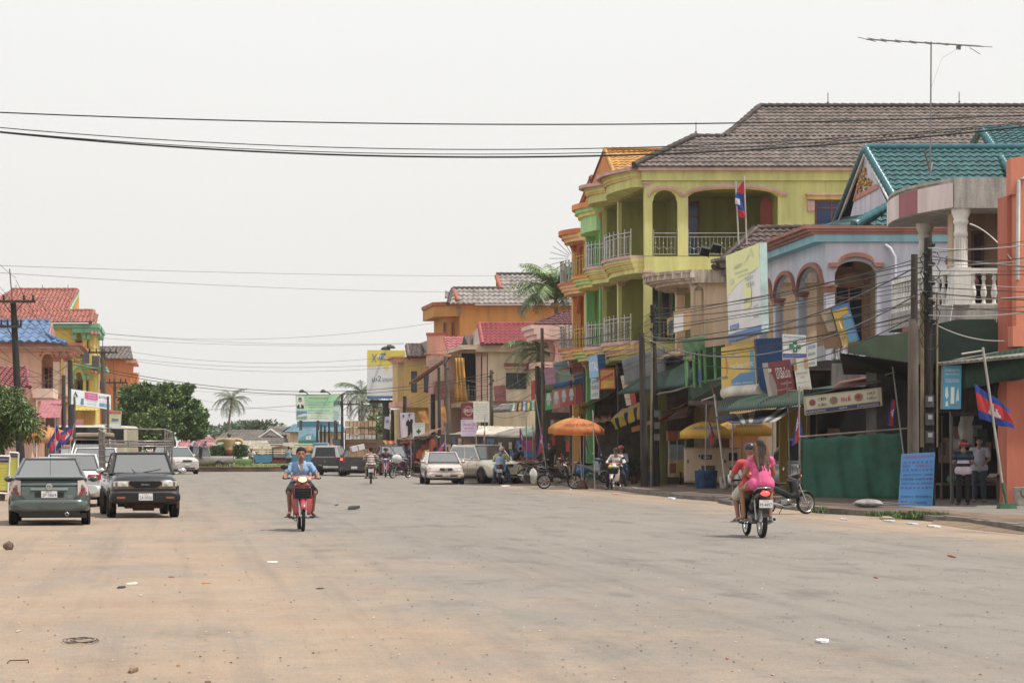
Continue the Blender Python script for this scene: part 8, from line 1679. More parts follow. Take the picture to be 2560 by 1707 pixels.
sgn('narrow yellow framed dark sign left of the wooden notice board',((1668,838),(1684,836),(1684,788),(1668,798)),(),'c8a034',[('4a6a74',rect(.2,.05,.9,.8))],'6a5424',93,.2)
V1 = sgn('white letter sign with blue side above the blue Khmer sign',((1474,946,104),(1497,942,103),(1493,886,103),(1471,892,104)),[('VITAL',.5,.3,.42,'f4f4f0',.95)],'7cb0d4',(),'3474b4',t=.35)
sgn('white vertical sign with blue Khmer letters under the letter sign',((1477,998),(1498,996),(1498,943),(1477,947)),[(kh(3),.5,.72,.2,'2c5c94',.7),(kh(3),.5,.46,.2,'2c5c94',.8),('LICEY',.5,.14,.14,'2c5ca0',.7)],'dce0e0',(),'8a9aa4',103.5,.2)
sgn('orange and yellow phone card cash sign with red border',((1500,973),(1538,971),(1536,921),(1499,924)),[('cellcard',.46,.58,.16,'d83820',.8,.12),('CASH',.6,.42,.15,'6c8030',.55,.12),(kh(4),.32,.78,.08,'7a5020',.4),(kh(5),.7,.2,.07,'7a4a20',.4),(kh(5),.72,.1,.06,'7a4a20',.4)],'dca034',[('c8402c',[(.03,.38),(.9,.72),(.9,.84),(.03,.52)]),('d8b838',[(.1,.05),(.9,.1),(.9,.38),(.4,.3)])],'b03c28',101,.12,fr=(.03,M('b83c2c')))
sgn('leaning red and white vertical sign with yellow character',((1566,1014),(1592,1010),(1578,933),(1551,940)),[('电',.74,.66,.16,'e8c860',.36),(kh(3),.74,.42,.06,'e0b060',.3),(kh(4),.26,.78,.07,'c8503c',.4),(kh(4),.26,.66,.07,'c8503c',.4),(kh(4),.26,.42,.08,'3c3c3c',.4),(kh(4),.26,.18,.08,'b85c50',.4)],'d8503c',[('dcd0c4',rect(0,0,.48,1))],'a83028',100,.1)
sgn('green leaning banner post with white top behind the cash sign',((1546,972),(1560,972),(1552,888),(1536,892)),(),'2c7c58',[('b0b4a8',rect(0,0,.35,1))],'1c5c40',106,.15)
for i,(a,b,c,d,f,tx) in enumerate((((1364,962),(1392,958),(1384,918),(1360,922),'b87ca0','c8b8c8'),((1392,958),(1433,949),(1424,928),(1386,938),'90b8a8','c88ca4'),((1384,926),(1424,918),(1416,900),(1382,908),'7ca8ac','5c6c88'),((1436,950),(1469,938),(1460,912),(1428,922),'b06460','d8d0cc'),((1424,918),(1456,908),(1450,888),(1420,900),'ccc4bc','787080'))):
 sgn(('pink','pale green','teal and slate','red and white','white')[i]+' faded shop poster in the patchwork above the blue awning',(a,b,c,d),[(kh(4),.5,.4,.2,tx,.6),(kh(6),.5,.15,.1,tx,.7)],f,(),'8a7a74',114+i*.3,.08)
for i in range(6):
 px = 1372+i*19;y = 982-i*4;c = ('4cb45c','d07c78','c05858','c04c50','a03844','8a2430')[i];sgn(('green and white','pink and pale blue','second pink','third red and silver','plain red','dark red')[i]+' washing powder bag hanging under the blue awning',((px-9,y+44),(px+9,y+40),(px+7,y-2),(px-8,y)),(),c,[] if i > 3 else [('d0d4d0',[(.1,.55),(.9,.5),(.7,.95),(.25,.95)]),('b0c4d0',disc(.5,.4,.25,.7))],c,113.5-i*.3,.12,'hanging_bag','bag')
sgn('big faded red hanging banner behind the cream house poles',((1238,1012),(1266,1008),(1264,962),(1234,965)),[(kh(3),.5,.55,.2,'b89090',.5),(kh(3),.5,.2,.15,'b89090',.5)],'9c5050',(),'7a4040',136)
sgn('dark red cloth banner hanging beside the wires of the pink house',((1328,1000),(1342,996),(1340,950),(1328,952)),(),'a02430',(),'7a1c28',126)
sgn('maroon beer sign above the purple sign',((1152,1048),(1184,1048),(1184,1006),(1152,1007)),[('CAMBODIA',.55,.42,.2,'e8dcd8',.8,.15),(kh(7),.5,.03,.1,'d8c8c0',.8)],'74282c',[('b89080',disc(.6,.5,.34,.9,20)),('8a2c34',disc(.6,.52,.27,.9,20))],'4c1c1c',131)
sgn('pale purple sign with red Khmer name below the beer sign',((1152,1090),(1192,1090),(1192,1048),(1152,1048.5)),[('ហ៊ិន សៀន',.5,.58,.24,'b02848',.76),('HIN SEAN',.5,.42,.1,'b03050',.6),(kh(10),.5,.27,.08,'b85878',.8),(kh(7),.5,.1,.06,'a87898',.5),('Metfone',.2,.88,.06,'b84060',.24)],'cfc0dc',(),'6c2430',130.8)
sgn('white text sign with orange heading on the pole beside the beer sign',((1184,1055),(1223,1055),(1223,1003),(1183,1003)),[('ហ៊ិន សៀន',.5,.83,.11,'d07838',.86),('HUN SEAN',.5,.73,.06,'3c8c5c',.7)]+[(kh(10+k % 3),.5,.64-.085*k,.045,'5c5c5c',.86-.05*(k % 3)) for k in range(7)],'d4d4c8',(),'4c3c38',130.4)
sgn('white and navy wedding clothes billboard with a pale woman and man in a dark suit',((1000,1094),(1038,1092),(1036,1031),(998,1032)),[(kh(5),.8,.92,.04,'b05070',.3)],'d0cce0',[('e4dcdc',[(.12,0),(.5,0),(.42,.5),(.4,.72),(.18,.72),(.14,.4)]),('b08070',disc(.27,.84,.06,.7)),('7a4038',disc(.27,.88,.075,.6)),('1c1c28',[(.52,0),(.84,0),(.9,.5),(.86,.74),(.56,.72),(.44,.62),(.42,.5),(.54,.44)]),('c8a090',disc(.66,.86,.06,.8)),('1c1414',disc(.66,.91,.065,.5)),('e8e8ec',[(.66,.62),(.72,.74),(.62,.74)]),('8a3440',rect(0,0,.04,1))],'8a3440',158,name='billboard')
sgn('white sign with a green cross near the wedding billboard',((1032,1099),(1062,1097),(1062,1056),(1031,1058)),[(kh(6),.5,.86,.1,'4c6ca8',.86),(kh(5),.5,.74,.07,'4c6ca8',.7),(kh(7),.5,.16,.05,'5c6c6c',.8),(kh(6),.5,.06,.06,'4a5454',.8)],'d0d4cc',[('2c5c48',rect(.44,.34,.56,.64)),('2c5c48',rect(.32,.43,.68,.55)),],'6a6a64',146)
for i,(p_,f) in enumerate(((((1058,1056),(1075,1059),(1063,1026),(1044,1028)),0),(((1112,1055),(1122,1058),(1112,1014),(1094,1020)),1))):
 sgn(('left','right')[i]+' of two tilted orange phone card signs on the far poles',p_,[('CELL',.4,.55,.2,'b83028',.6),('CARD',.45,.3,.2,'b83028',.6)],'d88c28',[('e0b048',rect(.05,.6,.7,.95))],'b06c1c',151)
sgn('tall billboard with yellow top, blue Xtra Xchange logo and white lower part',((917,996),(1013,996),(1013,876),(918,875)),[('X',.18,.75,.17,'2c6cb4',.14,.05),('tra',.37,.83,.08,'f0f0ec',.22,.05),('change',.5,.765,.075,'2c5c9c',.46,.05),('ដូរ',.2,.34,.09,'3c5c8c',.14),('2',.33,.36,.11,'2c5ca8',.09),('ដុល្លារ បាន',.66,.34,.09,'3c5c8c',.5),('ទាក់ទង',.62,.21,.03,'6c84a8',.1),('123',.77,.19,.05,'e0ecf4',.1),(kh(12),.2,.02,.02,'b0c8e0',.3)],'cdd2de',[('d4c42c',[(0,.65),(.5,.675),(1,.74),(1,1),(0,1)]),('d4c42c',[(.4,.7),(.58,.7),(.54,.56)]),('2c68b8',rect(0,0,1,.055)),('3c94c8',disc(.77,.22,.06,.6)),('3474b8',[(.3,.83),(.36,.93),(.5,.935),(.46,.83)])],'5a5a58',192,.3,name='billboard',k=1.0)
q = MB().m(M('3a3e44',1));o = bpy.data.objects['billboard.001'];O = o.location;a,b = P(925,1008,193)-O,P(1010,1008,193)-O;q.slab([a,b,b+V((0,0,.25)),a+V((0,0,.25))],NF,.5);c = gz(965,193)-O;q.tube([c,V((c.x,c.y,a.z))],.3,10);q.build('steel_support',o)
def lamp_arm(o,px,py,x2,y2,D,r=.28): O = o.location;q = MB().m(M('3c4440',1));a = P(px,py,D-1)-O;q.lathe([(.05,.15),(r*.7,.05),(r,-.15),(0,-.15)],a,10);q.tube([a,P((px+x2)/2,py+2,D-.6)-O,P(x2,y2,D)-O],.05,5);q.build('floodlight',o)
lamp_arm(o,964,870,970,862,192,.42);lamp_arm(o,976,866,970,862,192,.42)
gb = sgn('green and white billboard with a suited man portrait and blue violet Khmer lines',((740,1051),(850,1051),(850,987),(739,987)),[(kh(9),.52,.80,.12,'c04c4c',.42),(kh(14),.52,.68,.07,'7c88c4',.56),(kh(12),.52,.58,.07,'6c78c0',.5),(kh(16),.62,.485,.05,'b85c5c',.4),('VEASNA',.36,.485,.05,'b84c4c',.12),(kh(13),.52,.34,.09,'6c80c8',.48),(kh(5),.52,.27,.06,'b86458',.18),(kh(9),.52,.16,.06,'b05c50',.34),(kh(22),.52,.07,.05,'4a6470',.42)],'c4e0cc',[('94d0a0',rect(0,.5,1,1)),('a8d8b0',rect(0,.3,1,.5)),('e0e8e8',rect(.02,.46,.2,.93)),('9c8474',disc(.1,.78,.045,1.6)),('2a2c30',disc(.1,.86,.04,.9)),('2c3440',[(.03,.47),(.19,.47),(.18,.58),(.13,.64),(.07,.64),(.03,.58)]),('e8ecec',[(.09,.5),(.12,.5),(.12,.64),(.08,.64)]),('5c88b8',rect(.02,.06,.25,.38)),('7c9c80',rect(.02,.06,.25,.16)),('c0d0dc',[(.04,.2),(.2,.28),(.25,.26),(.25,.18),(.04,.14)]),('5c7c90',rect(.86,.6,.98,.77)),('b8c8d8',rect(.86,.36,.98,.54)),('9cb8cc',rect(.86,.08,.98,.27))],'6a7470',222,.3,name='billboard',post=((752,.15),(795,.15),(838,.15)),k=1.0)
lamp_arm(gb,755,977,770,985,222,.3);lamp_arm(gb,808,977,826,985,222,.3)
o = thing('blue_parapet','teal blue painted band under the green billboard','parapet',gz(795,226));q = MB().m(wallm('3c88ac',.95));q.box((0,0,zz(1060,226)),(3.9,.3,.55));q.build('band',o)
sgn('pale blue poster with group of men above a dark green strip',((746,1116),(798,1116),(798,1075),(746,1075)),[(kh(8),.62,.08,.1,'c8dcd0',.4),(kh(12),.3,.9,.04,'8a8c74',.5)],'8cc0d4',[('2c7c64',rect(0,0,1,.38)),('5ca4c0',[(.02,.4),(.98,.4),(.9,.6),(.7,.64),(.55,.58),(.3,.68),(.1,.56)]),('3c4a54',disc(.42,.72,.03,1.3)),('3c4a54',disc(.55,.74,.03,1.3)),('3c4a54',disc(.68,.70,.03,1.3)),('d8e0e4',rect(.36,.42,.48,.64)),('d8e0e4',rect(.5,.42,.61,.66))],'50787c',214,post=((752,.06),(792,.06)))
sgn('small black sign with white Khmer lines near the post group',((831,1115),(852,1115),(852,1097),(831,1097)),[(kh(6),.5,.65,.18,'a8b8bc',.8),(kh(5),.5,.35,.18,'a8b8bc',.7)],'2a3640',(),'2a3034',200,post=((834,.04),(850,.04)))
sgn('small purple emblem sign hanging by the far palms',((960,1070),(975,1074),(975,1040),(962,1042)),(),'b8b4c8',[('6c70a8',disc(.5,.6,.28,.5))],'88889c',180)
# left side signs
sgn('long white and pink lettered sign on poles over the parked cars',((178,1010,112),(277,1024,116),(277,987,116),(178,972,112)),[(kh(5),.80,.66,.2,'3a5a84',.26),(kh(6),.90,.16,.12,'c8e0ec',.18),(kh(9),.5,.72,.14,'f0d8e4',.2),(kh(10),.5,.56,.1,'f0d8e4',.2),(kh(10),.5,.34,.14,'a89cc0',.28),(kh(9),.5,.12,.12,'7cb0cc',.24),(kh(10),.82,.44,.12,'c898b0',.28)],'d8dcde',[('c4508c',rect(.33,.48,.66,.94)),('4c94c0',rect(.70,.12,.97,.36)),('2c4c84',[(.04,.5),(.1,.9),(.16,.55),(.12,.5),(.1,.7)]),('5478a8',[(.22,.08),(.30,.08),(.30,.5),(.24,.46)]),('8cb8d4',[(.03,.06),(.12,.1),(.08,.4)])],'6a6c70',t=.12,k=.95,post=((186,.06),(270,.06)))
sgn('yellow green vertical poster with a red heading beside the coach',((274,1068),(300,1068),(302,1027),(274,1026)),[(kh(6),.5,.86,.06,'e8c8c0',.7),(kh(4),.5,.66,.07,'7c7ca8',.6)],'c8cc88',[('b84c50',rect(0,.8,1,.98)),('6c70a8',[(.15,.35),(.8,.38),(.85,.52),(.2,.55)]),('c8d8dc',rect(0,0,1,.2))],'b8bcc0',122,.3,k=.95,post=((278,.05),))
sgn('tall white price board with red heading beside the coach',((190,1145),(237,1145),(238,1092),(190,1091)),[(kh(8),.5,.86,.07,'e8c8c8',.6),(kh(4),.22,.4,.07,'b85c70',.3),(kh(4),.7,.4,.07,'b85c70',.3),(kh(4),.22,.24,.07,'b85c70',.3),(kh(4),.7,.22,.07,'b85c70',.3)],'c4cccc',[('b43440',rect(.02,.8,.78,.97))],'8a9090',105,.06,post=((193,.03),(234,.03)))
sgn('small red headed board in front of the orange umbrella',((152,1142),(177,1142),(177,1112),(153,1112)),[(kh(6),.5,.78,.1,'e0c0c0',.7)],'b8c4c8',[('b84048',rect(.04,.7,.96,.94)),('5c88a8',rect(.1,.1,.8,.3))],'9aa0a0',92,.04,post=((154,.02),(176,.02)))
for i,(a,b,c,d,D_) in enumerate((((-14,1231),(20,1233),(25,1140),(-12,1139),55),((23,1200),(44,1198),(47,1132),(24,1130),57))):
 sgn(('nearer','farther')[i]+' yellow green poster board with violet heading left of the hatchback',(a,b,c,d),[(kh(7),.5,.88,.06,'d8c8d0',.8),(kh(8),.5,.76,.04,'b84c3c',.7)]+[(kh(9),.55,.66-.075*k,.025,('5c8c3c','8c7c2c','b05c3c')[k % 3],.7) for k in range(7)],'c4bc2c',[('3c3464',rect(0,.83,1,1)),('6c3040',rect(0,0,1,.07)),('4a4a5c',disc(.08,.58,.08,.5))],'c8c8c4',D_,.04,fr=(.02,WHT))
# ================================================================ umbrellas
def umbrella(label,px,py_top,D,rad,h,cols,text=None,tcol='3c4c6c',base=None,tilt=0,name='umbrella',pole_=True,px_base=None):
 top = P(px,py_top,D);o = thing(name,label,'umbrella',gz(px_base or px,D),0,'market umbrellas');t = top-o.location;n = 8;q = MB();ms = [M(c,1.05,.7,0,.08,2,0,'cloth') for c in cols];R_ = Euler((0,tilt,0)).to_matrix()
 def f(a,v): # v 0 top..1 edge
  e = 1-.05*abs(sin(a*n/2+.0))*v;r = rad*(.35*sin(v*pi/2)+.65*v)*e;z = -h*v**1.55;return t+R_ @ V((r*cos(a),r*sin(a),z))
 N = n*4
 dd_ = R_ @ V((0,0,-.22));q.grid(N,10,lambda u,v: f(2*pi*u+pi/8,min(1,v/.9))+dd_*(max(0,v-.9)*10),True,lambda u,v: ms[int(u*n) % len(ms)])
 q.build('canopy',o,solid=.006)
 if text:
  q = MB(); 
  for a_c in (-pi/2-.42-TH,-pi/2+.36-TH):
   def fn(u,v,e=0): p = f(a_c+u,.96-v);c = p-t;c.z = 0;return p+c.normalized()*.03+V((0,0,.02))
   letter(q,fn,text,0,.12,.26,M(tcol,1,.6,0,0),.72)
  q.build('lettering',o)
 q = MB().m(M('b0a8a0',1,.4));q.tube([(0,0,0),t],.02,6);q.ell(t+V((0,0,.03)),.04,6,4)
 if base: q.m(M('6a4c3c',.9));q.lathe([(0,.35),(.12,.35),(.26,0),(0,0)],(0,0,0),10)
 q.build('pole',o)
 q = MB().m(M('8a8680',1,.4));[q.tube([t-V((0,0,h*.5)),f(2*pi*k/8+pi/8,.98)],.008,4) for k in range(8)];q.build('ribs',o);return o
umbrella('orange phone card umbrella above the parked black bike',1447,1046,93,1.0,.42,['e08a3c','e69448'],'cellcard','5c3420',True,px_base=1455)
umbrella('yellow orange umbrella behind the orange one',1432,1044,96,1.0,.42,['e0a83c','d89434'],'cellcard','8a5a3c')
umbrella('yellow hello umbrella with a red mark over the generator',1765,1053,90,1.0,.42,['f0c020','f4cc38'],'hello','3c6c9c',px_base=1763)
umbrella('larger yellow hello umbrella behind the man in red',1855,1048,92,1.25,.42,['f0bc20','f0c840'],'hello','3c6c9c')
umbrella('orange umbrella under the mango tree',122,1067,96,.95,.42,['d88034','e0a060'])
umbrella('red umbrella with white marks above the black canopy pickup',831,1111,168,.65*1.0,.35,['c83848','d0707c'])
umbrella('orange umbrella left of the red one in the market',772,1115,182,.55,.3,['c86c3c','d08c54'])
umbrella('small green umbrella between the orange and red ones',792,1118,178,.5,.25,['3c8c5c','60a07c'])
umbrella('small red umbrella touching the green one in the market',800,1119,174,.4,.25,['c05048','c87068'])
umbrella('green and yellow umbrella left of the island statue',522,1121,200,.85,.35,['4c9c54','8cb45c'])
umbrella('tiny violet umbrella right of the green and yellow one',553,1123,206,.35,.3,['a878b0'])
umbrella('yellow umbrella among the stalls right of the market truck',950,1098,172,.8,.3,['d0a830','d8c058'])
# ================================================================ flags
def emb(u,v):  # temple silhouette test inside the red band
 x,y = (u-.5)/.18,(v-.27)/.44
 if y < 0 or abs(x) > 1: return False
 return y < .28 or (abs(x) < .14 and y < 1) or (abs(abs(x)-.55) < .13 and y < .72) or (abs(x) < .8 and y < .42)
FB_,FR_,FW_ = M('2c4ca4',1,.7,0,.06,1.2,0,'cloth'),M('cc2c30',1.05,.7,0,.06,1.2,0,'cloth'),M('dcdce0',1,.7,0,.05,1.2,0,'cloth')
def flag(label,D,hb,fb,ft,ht,pt,pb,r=.022,wave=.06,bx=None,arm=None,pm='a8a49c'):
 o = thing('flag_on_pole',label,'flag',gz(pb[0],D) if len(pb) < 3 else GD(pb[0],D,pb[2]),0,'national flags on slanting poles');O = o.location
 A,B_,Cc,Dd = [P(p[0],p[1],D)-O for p in (hb,fb,ft,ht)];q = MB()
 def f(u,v): p = A.lerp(B_,u).lerp(Dd.lerp(Cc,u),v);return p+NF*(wave*sin(u*7+v*2.5)*(.3+u)-.03)+V((0,0,wave*.35*sin(u*9+v*3)*u))
 q.grid(44,28,f,True,lambda u,v: FW_ if emb(u,v) else (FR_ if .25 < v < .75 else FB_));q.build('flag',o)
 q = MB().m(M(pm,1,.4));T = P(pt[0],pt[1],D)-O;q.tube([(0,0,0),T],r,6)
 if arm: q.tube([P(arm[0],arm[1],D)-O,P(arm[2],arm[3],D)-O],r*.8,5)
 q.build('pole',o)
 if bx: q = MB().m(M('3c6848',.85,.8,0,.25,3));q.lathe([(.30,0),(.31,.1),(.25,.27),(0,.27)],(0,0,0),4,a0=pi/4-TH,a1=pi/4-TH+2*pi,smooth=False);q.tube([(0,0,.2),T*(.75/T.z)],.045,6);q.build('concrete_base',o)
 return o
flag('large flag flying from the pole with green concrete base at far right',57,(2448,1046),(2536,1074),(2523,1020),(2436,957),(2457,868),(2517,1272),.03,.08,True,(2404,885,2461,876))
flag('small flag hanging above the net fence beside the brown pole',66,(2242,1002),(2236,1066),(2217,1060),(2229,996),(2230,905),(2275,1190),arm=(2212,937,2238,930))
flag('flag hanging limp at the left post of the net fence',71,(1997,1012),(1979,1116),(2009,1092),(1994,1010),(1998,965),(1999,1230),wave=.04)
flag('dark flag hanging in front of the yellow hello umbrellas',88,(1772,1036),(1773,1124),(1787,1088),(1768,1034),(1766,1010),(1762,1200),wave=.04)
flag('faded flag on a slanting pole left of the orange umbrella',101,(1358,1070),(1362,1118),(1340,1146),(1352,1066),(1338,985),(1372,1190),wave=.05)
flag('bright flag hanging across the orange umbrella edge',92,(1481,1062),(1507,1152),(1494,1098),(1482,1060),(1482,1025),(1487,1212),wave=.05)
flag('dark flag just left of the bright one beneath the umbrellas',97,(1463,1085),(1474,1140),(1460,1100),(1458,1084),(1460,1060),(1458,1200),wave=.04)
flag('flag on the bracket pole in front of the blue bucket shop',114,(1302,1072),(1315,1118),(1299,1108),(1299,1070),(1315,1040),(1318,1180),arm=(1298,1042,1315,1041))
flag('narrow flag touching the dark pole by the pink house',118,(1335,1072),(1331,1112),(1341,1105),(1334,1070),(1332,1060),(1333,1180),wave=.03)
flag('narrow flag in front of the cream corrugated awning',122,(1211,1076),(1205,1114),(1214,1112),(1210,1074),(1212,1035),(1212,1190),wave=.03)
flag('large faded flag trailing behind the gold wagon roof',121,(1117,1098),(1112,1120),(1086,1136),(1112,1096),(1112,1066),(1118,1180),wave=.04)
flag('narrow flag left of the fruit stall',138,(1028,1100),(1030,1146),(1025,1148),(1026,1096),(1027,1080),(1028,1178),wave=.03)
flag('small flag by the far red stall awning',150,(994,1098),(990,1122),(996,1116),(991,1094),(990,1086),(992,1170),wave=.03)
flag('bright flag above the white saloon on the left',74,(156,1104),(137,1133),(117,1115),(142,1064),(137,1033),(141,1260),.015,.05,arm=(136,1034,145,1036))
flag('darker flag flying right of the bright one on the left',82,(155,1116),(180,1088),(186,1060),(150,1082),(186,1058),(150,1240),.015,.05)
flag('blue end of a flag showing under the mango tree',70,(86,1106),(90,1148),(84,1140),(82,1108),(85,1100),(88,1250),.012,.03)
rf = thing('flag_on_pole','red and blue flag drooping on the cream house roof before the green loggia','flag',P(1858,610,90),0,'national flags on slanting poles');O = rf.location;q = MB(); 
A,B_,Cc,Dd = sp(1860,455,90),sp(1864,548,90),sp(1846,540,90),sp(1859,450,90);q.grid(30,14,lambda u,v: A.lerp(B_,u).lerp(Dd.lerp(Cc,u),v)+NF*.06*sin(u*8+v*4)+U*(-.22*sin(pi*u)*v),True,lambda u,v: FR_ if (u < .35 or u > .8) else (FW_ if .5 < u < .66 and v > .5 else FB_));q.build('flag',rf)
q = MB().m(M('b8b4ac',1,.4));q.tube([sp(1867,612,90),sp(1860,440,90)],.03,6);q.build('pole',rf)
o = thing('bare_flagpole','bare white pole left of the drooping flag','pole',P(1847,612,90));q = MB().m(M('b8b4ac',1,.4));q.tube([(0,0,0),P(1839,452,90)-o.location],.03,6);q.build('pole',o)
for i,(px,py) in enumerate(((1762,628),(1790,620))): o = thing('floodlight',('left','right')[i]+' black floodlight on the cream balcony roof','lamp',P(px,py,87));q = MB().m(BLK);q.box((0,0,.0),(.34,.2,.3),rx=.5,ry=.2);q.tube([(0,0,0),(.2,.2,-.22)],.02,4);q.build('housing',o)
# ================================================================ street clutter
# net fence
nf = thing('net_fence','dark green net fence on tied poles beside the parked bike','fence',GD(2000,71,HK));O = nf.location
q = MB();NM = M('1f6650',.95,.7,0,.25,1.2);A,B_,Cc,Dd = sp(2006,1256,71),sp(2262,1246,69),sp(2256,1078,69),sp(2002,1093,71)
q.m(NM).grid(40,14,lambda u,v: A.lerp(B_,u).lerp(Dd.lerp(Cc,u),v)+NF*(.05*sin(u*23)+.03*sin(u*51+v*4))*(1.1-v*.6)-V((0,0,.06*abs(sin(u*pi*5))*v)));q.build('net',nf,solid=.01)
q = MB().m(M('9a8c80',.9,.6));q.tube([sp(1998,1092,71),sp(2272,1070,69)],.03,6);q.tube([sp(2001,1088,71),V((sp(2001,1088,71).x,0,0))],.035,6);q.tube([sp(2008,1256,71),sp(2262,1246,69)],.02,5);q.build('rail',nf)
q = MB().m(M('b83c34',1));[q.ell(sp(px,py,70.2-(px-2000)/256*1.2+.8),.04,6,4) for px,py in ((2040,1088),(2068,1086),(2100,1083),(2124,1081),(2188,1077),(2250,1073),(2002,1130),(2002,1180))];q.build('red_ties',nf)
o = thing('net_fence','second dark green net panel behind the meter pole','fence',GD(2330,71,HK));O = o.location;q = MB().m(NM);A,B_,Cc,Dd = sp(2300,1185,71.5),sp(2405,1185,71.5),sp(2405,1104,71.5),sp(2300,1106,71.5);q.grid(20,8,lambda u,v: A.lerp(B_,u).lerp(Dd.lerp(Cc,u),v)+NF*.04*sin(u*21));q.build('net',o,solid=.01)
# generator
D = 91;g = thing('generator','beige metal clad generator set under the yellow umbrella','generator',GD(1781,D,HK),-TH);W_ = 134/F*D;zt = zz(1121,D)-HK;bg = M('cdb496',.95,.6,0,.12,2)
q = MB().m(bg);q.bb((-W_/2,0,.22),(W_/2,.9,zt));q.build('housing',g,bevel=.02)
q = MB().m(M('b89c80',.9));q.bb((-W_/2-.02,-.02,zt),(W_/2+.02,.95,zt+.04));q.bb((-W_/2,-.02,.15),(W_/2,.9,.22));q.build('frame',g)
for a,b,c,d,m_,nm in ((-.42,.10,.58,.8,M('7a6c60',.8),'grille'),(-.43,-.02,1.03,1.2,M('28345c',1),'name_panel'),(.62,.94,.98,1.28,BLK,'inspection_window')):
 q = MB().m(m_);q.bb((a,-.03,c),(b,-.005,d));x_ = q.build(nm,g,bevel=.01)
 if nm == 'grille': q2 = MB().m(BLK);[q2.bb((a+.02,-.035,c+.03*k),(b-.02,-.03,c+.03*k+.01)) for k in range(1,7)];q2.build('slats',x_)
 if nm == 'name_panel': q2 = MB();letter(q2,lambda u,v,e=0: V((u,-.034,v)),'GEN',-.22,1.07,.08,WHT,.25);q2.build('lettering',x_)
q = MB().m(BLK);[q.bb((x,-.03,z),(x+.05,-.003,z+.1)) for x,z in ((-.52,1.1),(-.52,.55),(-.95,.9),(.45,.9))];q.build('latch',g)
# snack cart
D = 96;c = thing('snack_cart','wheeled snack cart with glass case and painted yellow panels','cart',GD(1694,D,HK),-TH);W_ = 44/F*D
q = MB().m(M('c8b080',.95,.5,0,.3,4));q.bb((-W_/2,0,.3),(W_/2,.6,.98));q.m(M('c8a834',.9));q.bb((.0,-.01,.36),(W_/2-.03,-.003,.92));q.m(M('9c5c3c',.8));q.bb((-W_/2+.05,-.01,.45),(-.06,-.003,.85));q.build('body',c)
q = MB().m(M('c05c3c',.9,.5,0,.25,3));q.bb((-W_/2-.05,-.1,1.75),(0,.7,2.15));q.m(M('c8986c',.9));q.bb((0,-.1,1.8),(W_/2+.1,.7,2.15));q.build('roof_box',c)
q = MB().m(M('a8b4b0',.8,.1));q.bb((-W_/2+.03,.05,.98),(W_/2-.03,.55,1.6));q.build('glass_case',c);q = MB().m(M('d8d8d4',1));[q.tube([(x,y,.98),(x,y,1.78)],.015,4) for x in (-W_/2+.02,0,W_/2-.02) for y in (.03,.57)];q.build('frame',c)
wheel(c,(.1,-.08,.26),.26,.06,spokes=6)
# tubs, buckets, sacks
def tub(label,px,D,r,h,col,name='tub',z=HK,handle=True):
 o = thing(name,label,name,GD(px,D,z));q = MB().m(M(col,.85,.5,0,.3,3));q.lathe([(0,0),(r*.86,0),(r*.9,.03),(r,h),(r*1.03,h+.02),(r*.96,h),(r*.85,.06),(0,.06)],(0,0,0),24);q.build('shell',o)
 q = MB().m(M('4c4038',.8));q.lathe([(0,h*.8),(r*.94,h*.8)],(0,0,0),20);q.build('fill',o)
 if handle: q = MB().m(BLK);q.tube([V((-.09,0,h*.85))+NF*r*.98,V((-.08,0,h*.6))+NF*r*.99,V((0,0,h*.48))+NF*r*1.0,V((.08,0,h*.6))+NF*r*.99,V((.09,0,h*.85))+NF*r*.98],.012,5);q.build('handle',o)
tub('large faded blue tub by the dark poles',1628,95,.37,.5,'2f5f9c');tub('larger blue tub holding a thin pole in front of the generator',1765,87,.42,.62,'2c568c');tub('white paint bucket beside the blue tub',1811,86,.19,.42,'c8bcac','bucket')
tub('dark bucket near the white sack by the gold wagon',1318,98,.16,.35,'2c2c2e','bucket');tub('striped white bucket at the right edge of the workshop',2556,60,.22,.45,'c8c4b8','bucket')
o = thing('white_pole','white painted slanting pole with red tip leaning out of the paint bucket','pole',GD(1814,85.5,HK));q = MB().m(M('d0cac4',.95));q.tube([(0,0,.1),P(1786,985,85.5)-o.location],.04,6);q.m(M('a04838',.9));q.tube([P(1786,985,85.5)-o.location,P(1780,964,85.5)-o.location],.042,6);q.m(M('d0cac4',.95));q.tube([P(1754,1001,85.4)-o.location,P(1788,990,85.4)-o.location],.03,5);q.build('pole',o)
o = thing('bracket_pole','thin metal pole with a curved bracket standing before the barrel awning','pole',GD(1976,76,HK));q = MB().m(metalm('8a8078'));q.tube([(0,0,0),P(1968,950,76)-o.location],.03,6);a = P(1970,977,76)-o.location;q.tube([a,P(2000,976,76)-o.location],.02,5);q.tube([P(1972,998,76)-o.location,P(1978,982,76)-o.location,P(1992,977,76)-o.location],.018,5);q.build('pole',o)
o = thing('steel_post','grey steel post at the left of the workshop opening','post',GD(2380,61.8,HK));q = MB().m(M('6a6664',.9,.5));q.tube([(0,0,0),P(2378,1030,61.8)-o.location],.05,8);q.build('post',o)
o = thing('workshop_table','cloth covered barrel table in front of the workshop','table',GD(2520,61,HK));q = MB().m(M('5c4434',.9,.8,0,.3));q.lathe([(.28,0),(.3,.4),(.28,.78)],(0,0,0),14);q.build('barrel',o);q = MB().m(M('8a8680',.9));q.grid(12,8,lambda u,v: V((-.45+.9*u,-.3+.6*v,.80-.10*(abs(2*u-1)**6)+.02*sin(u*20))));q.build('cloth',o,solid=.02)
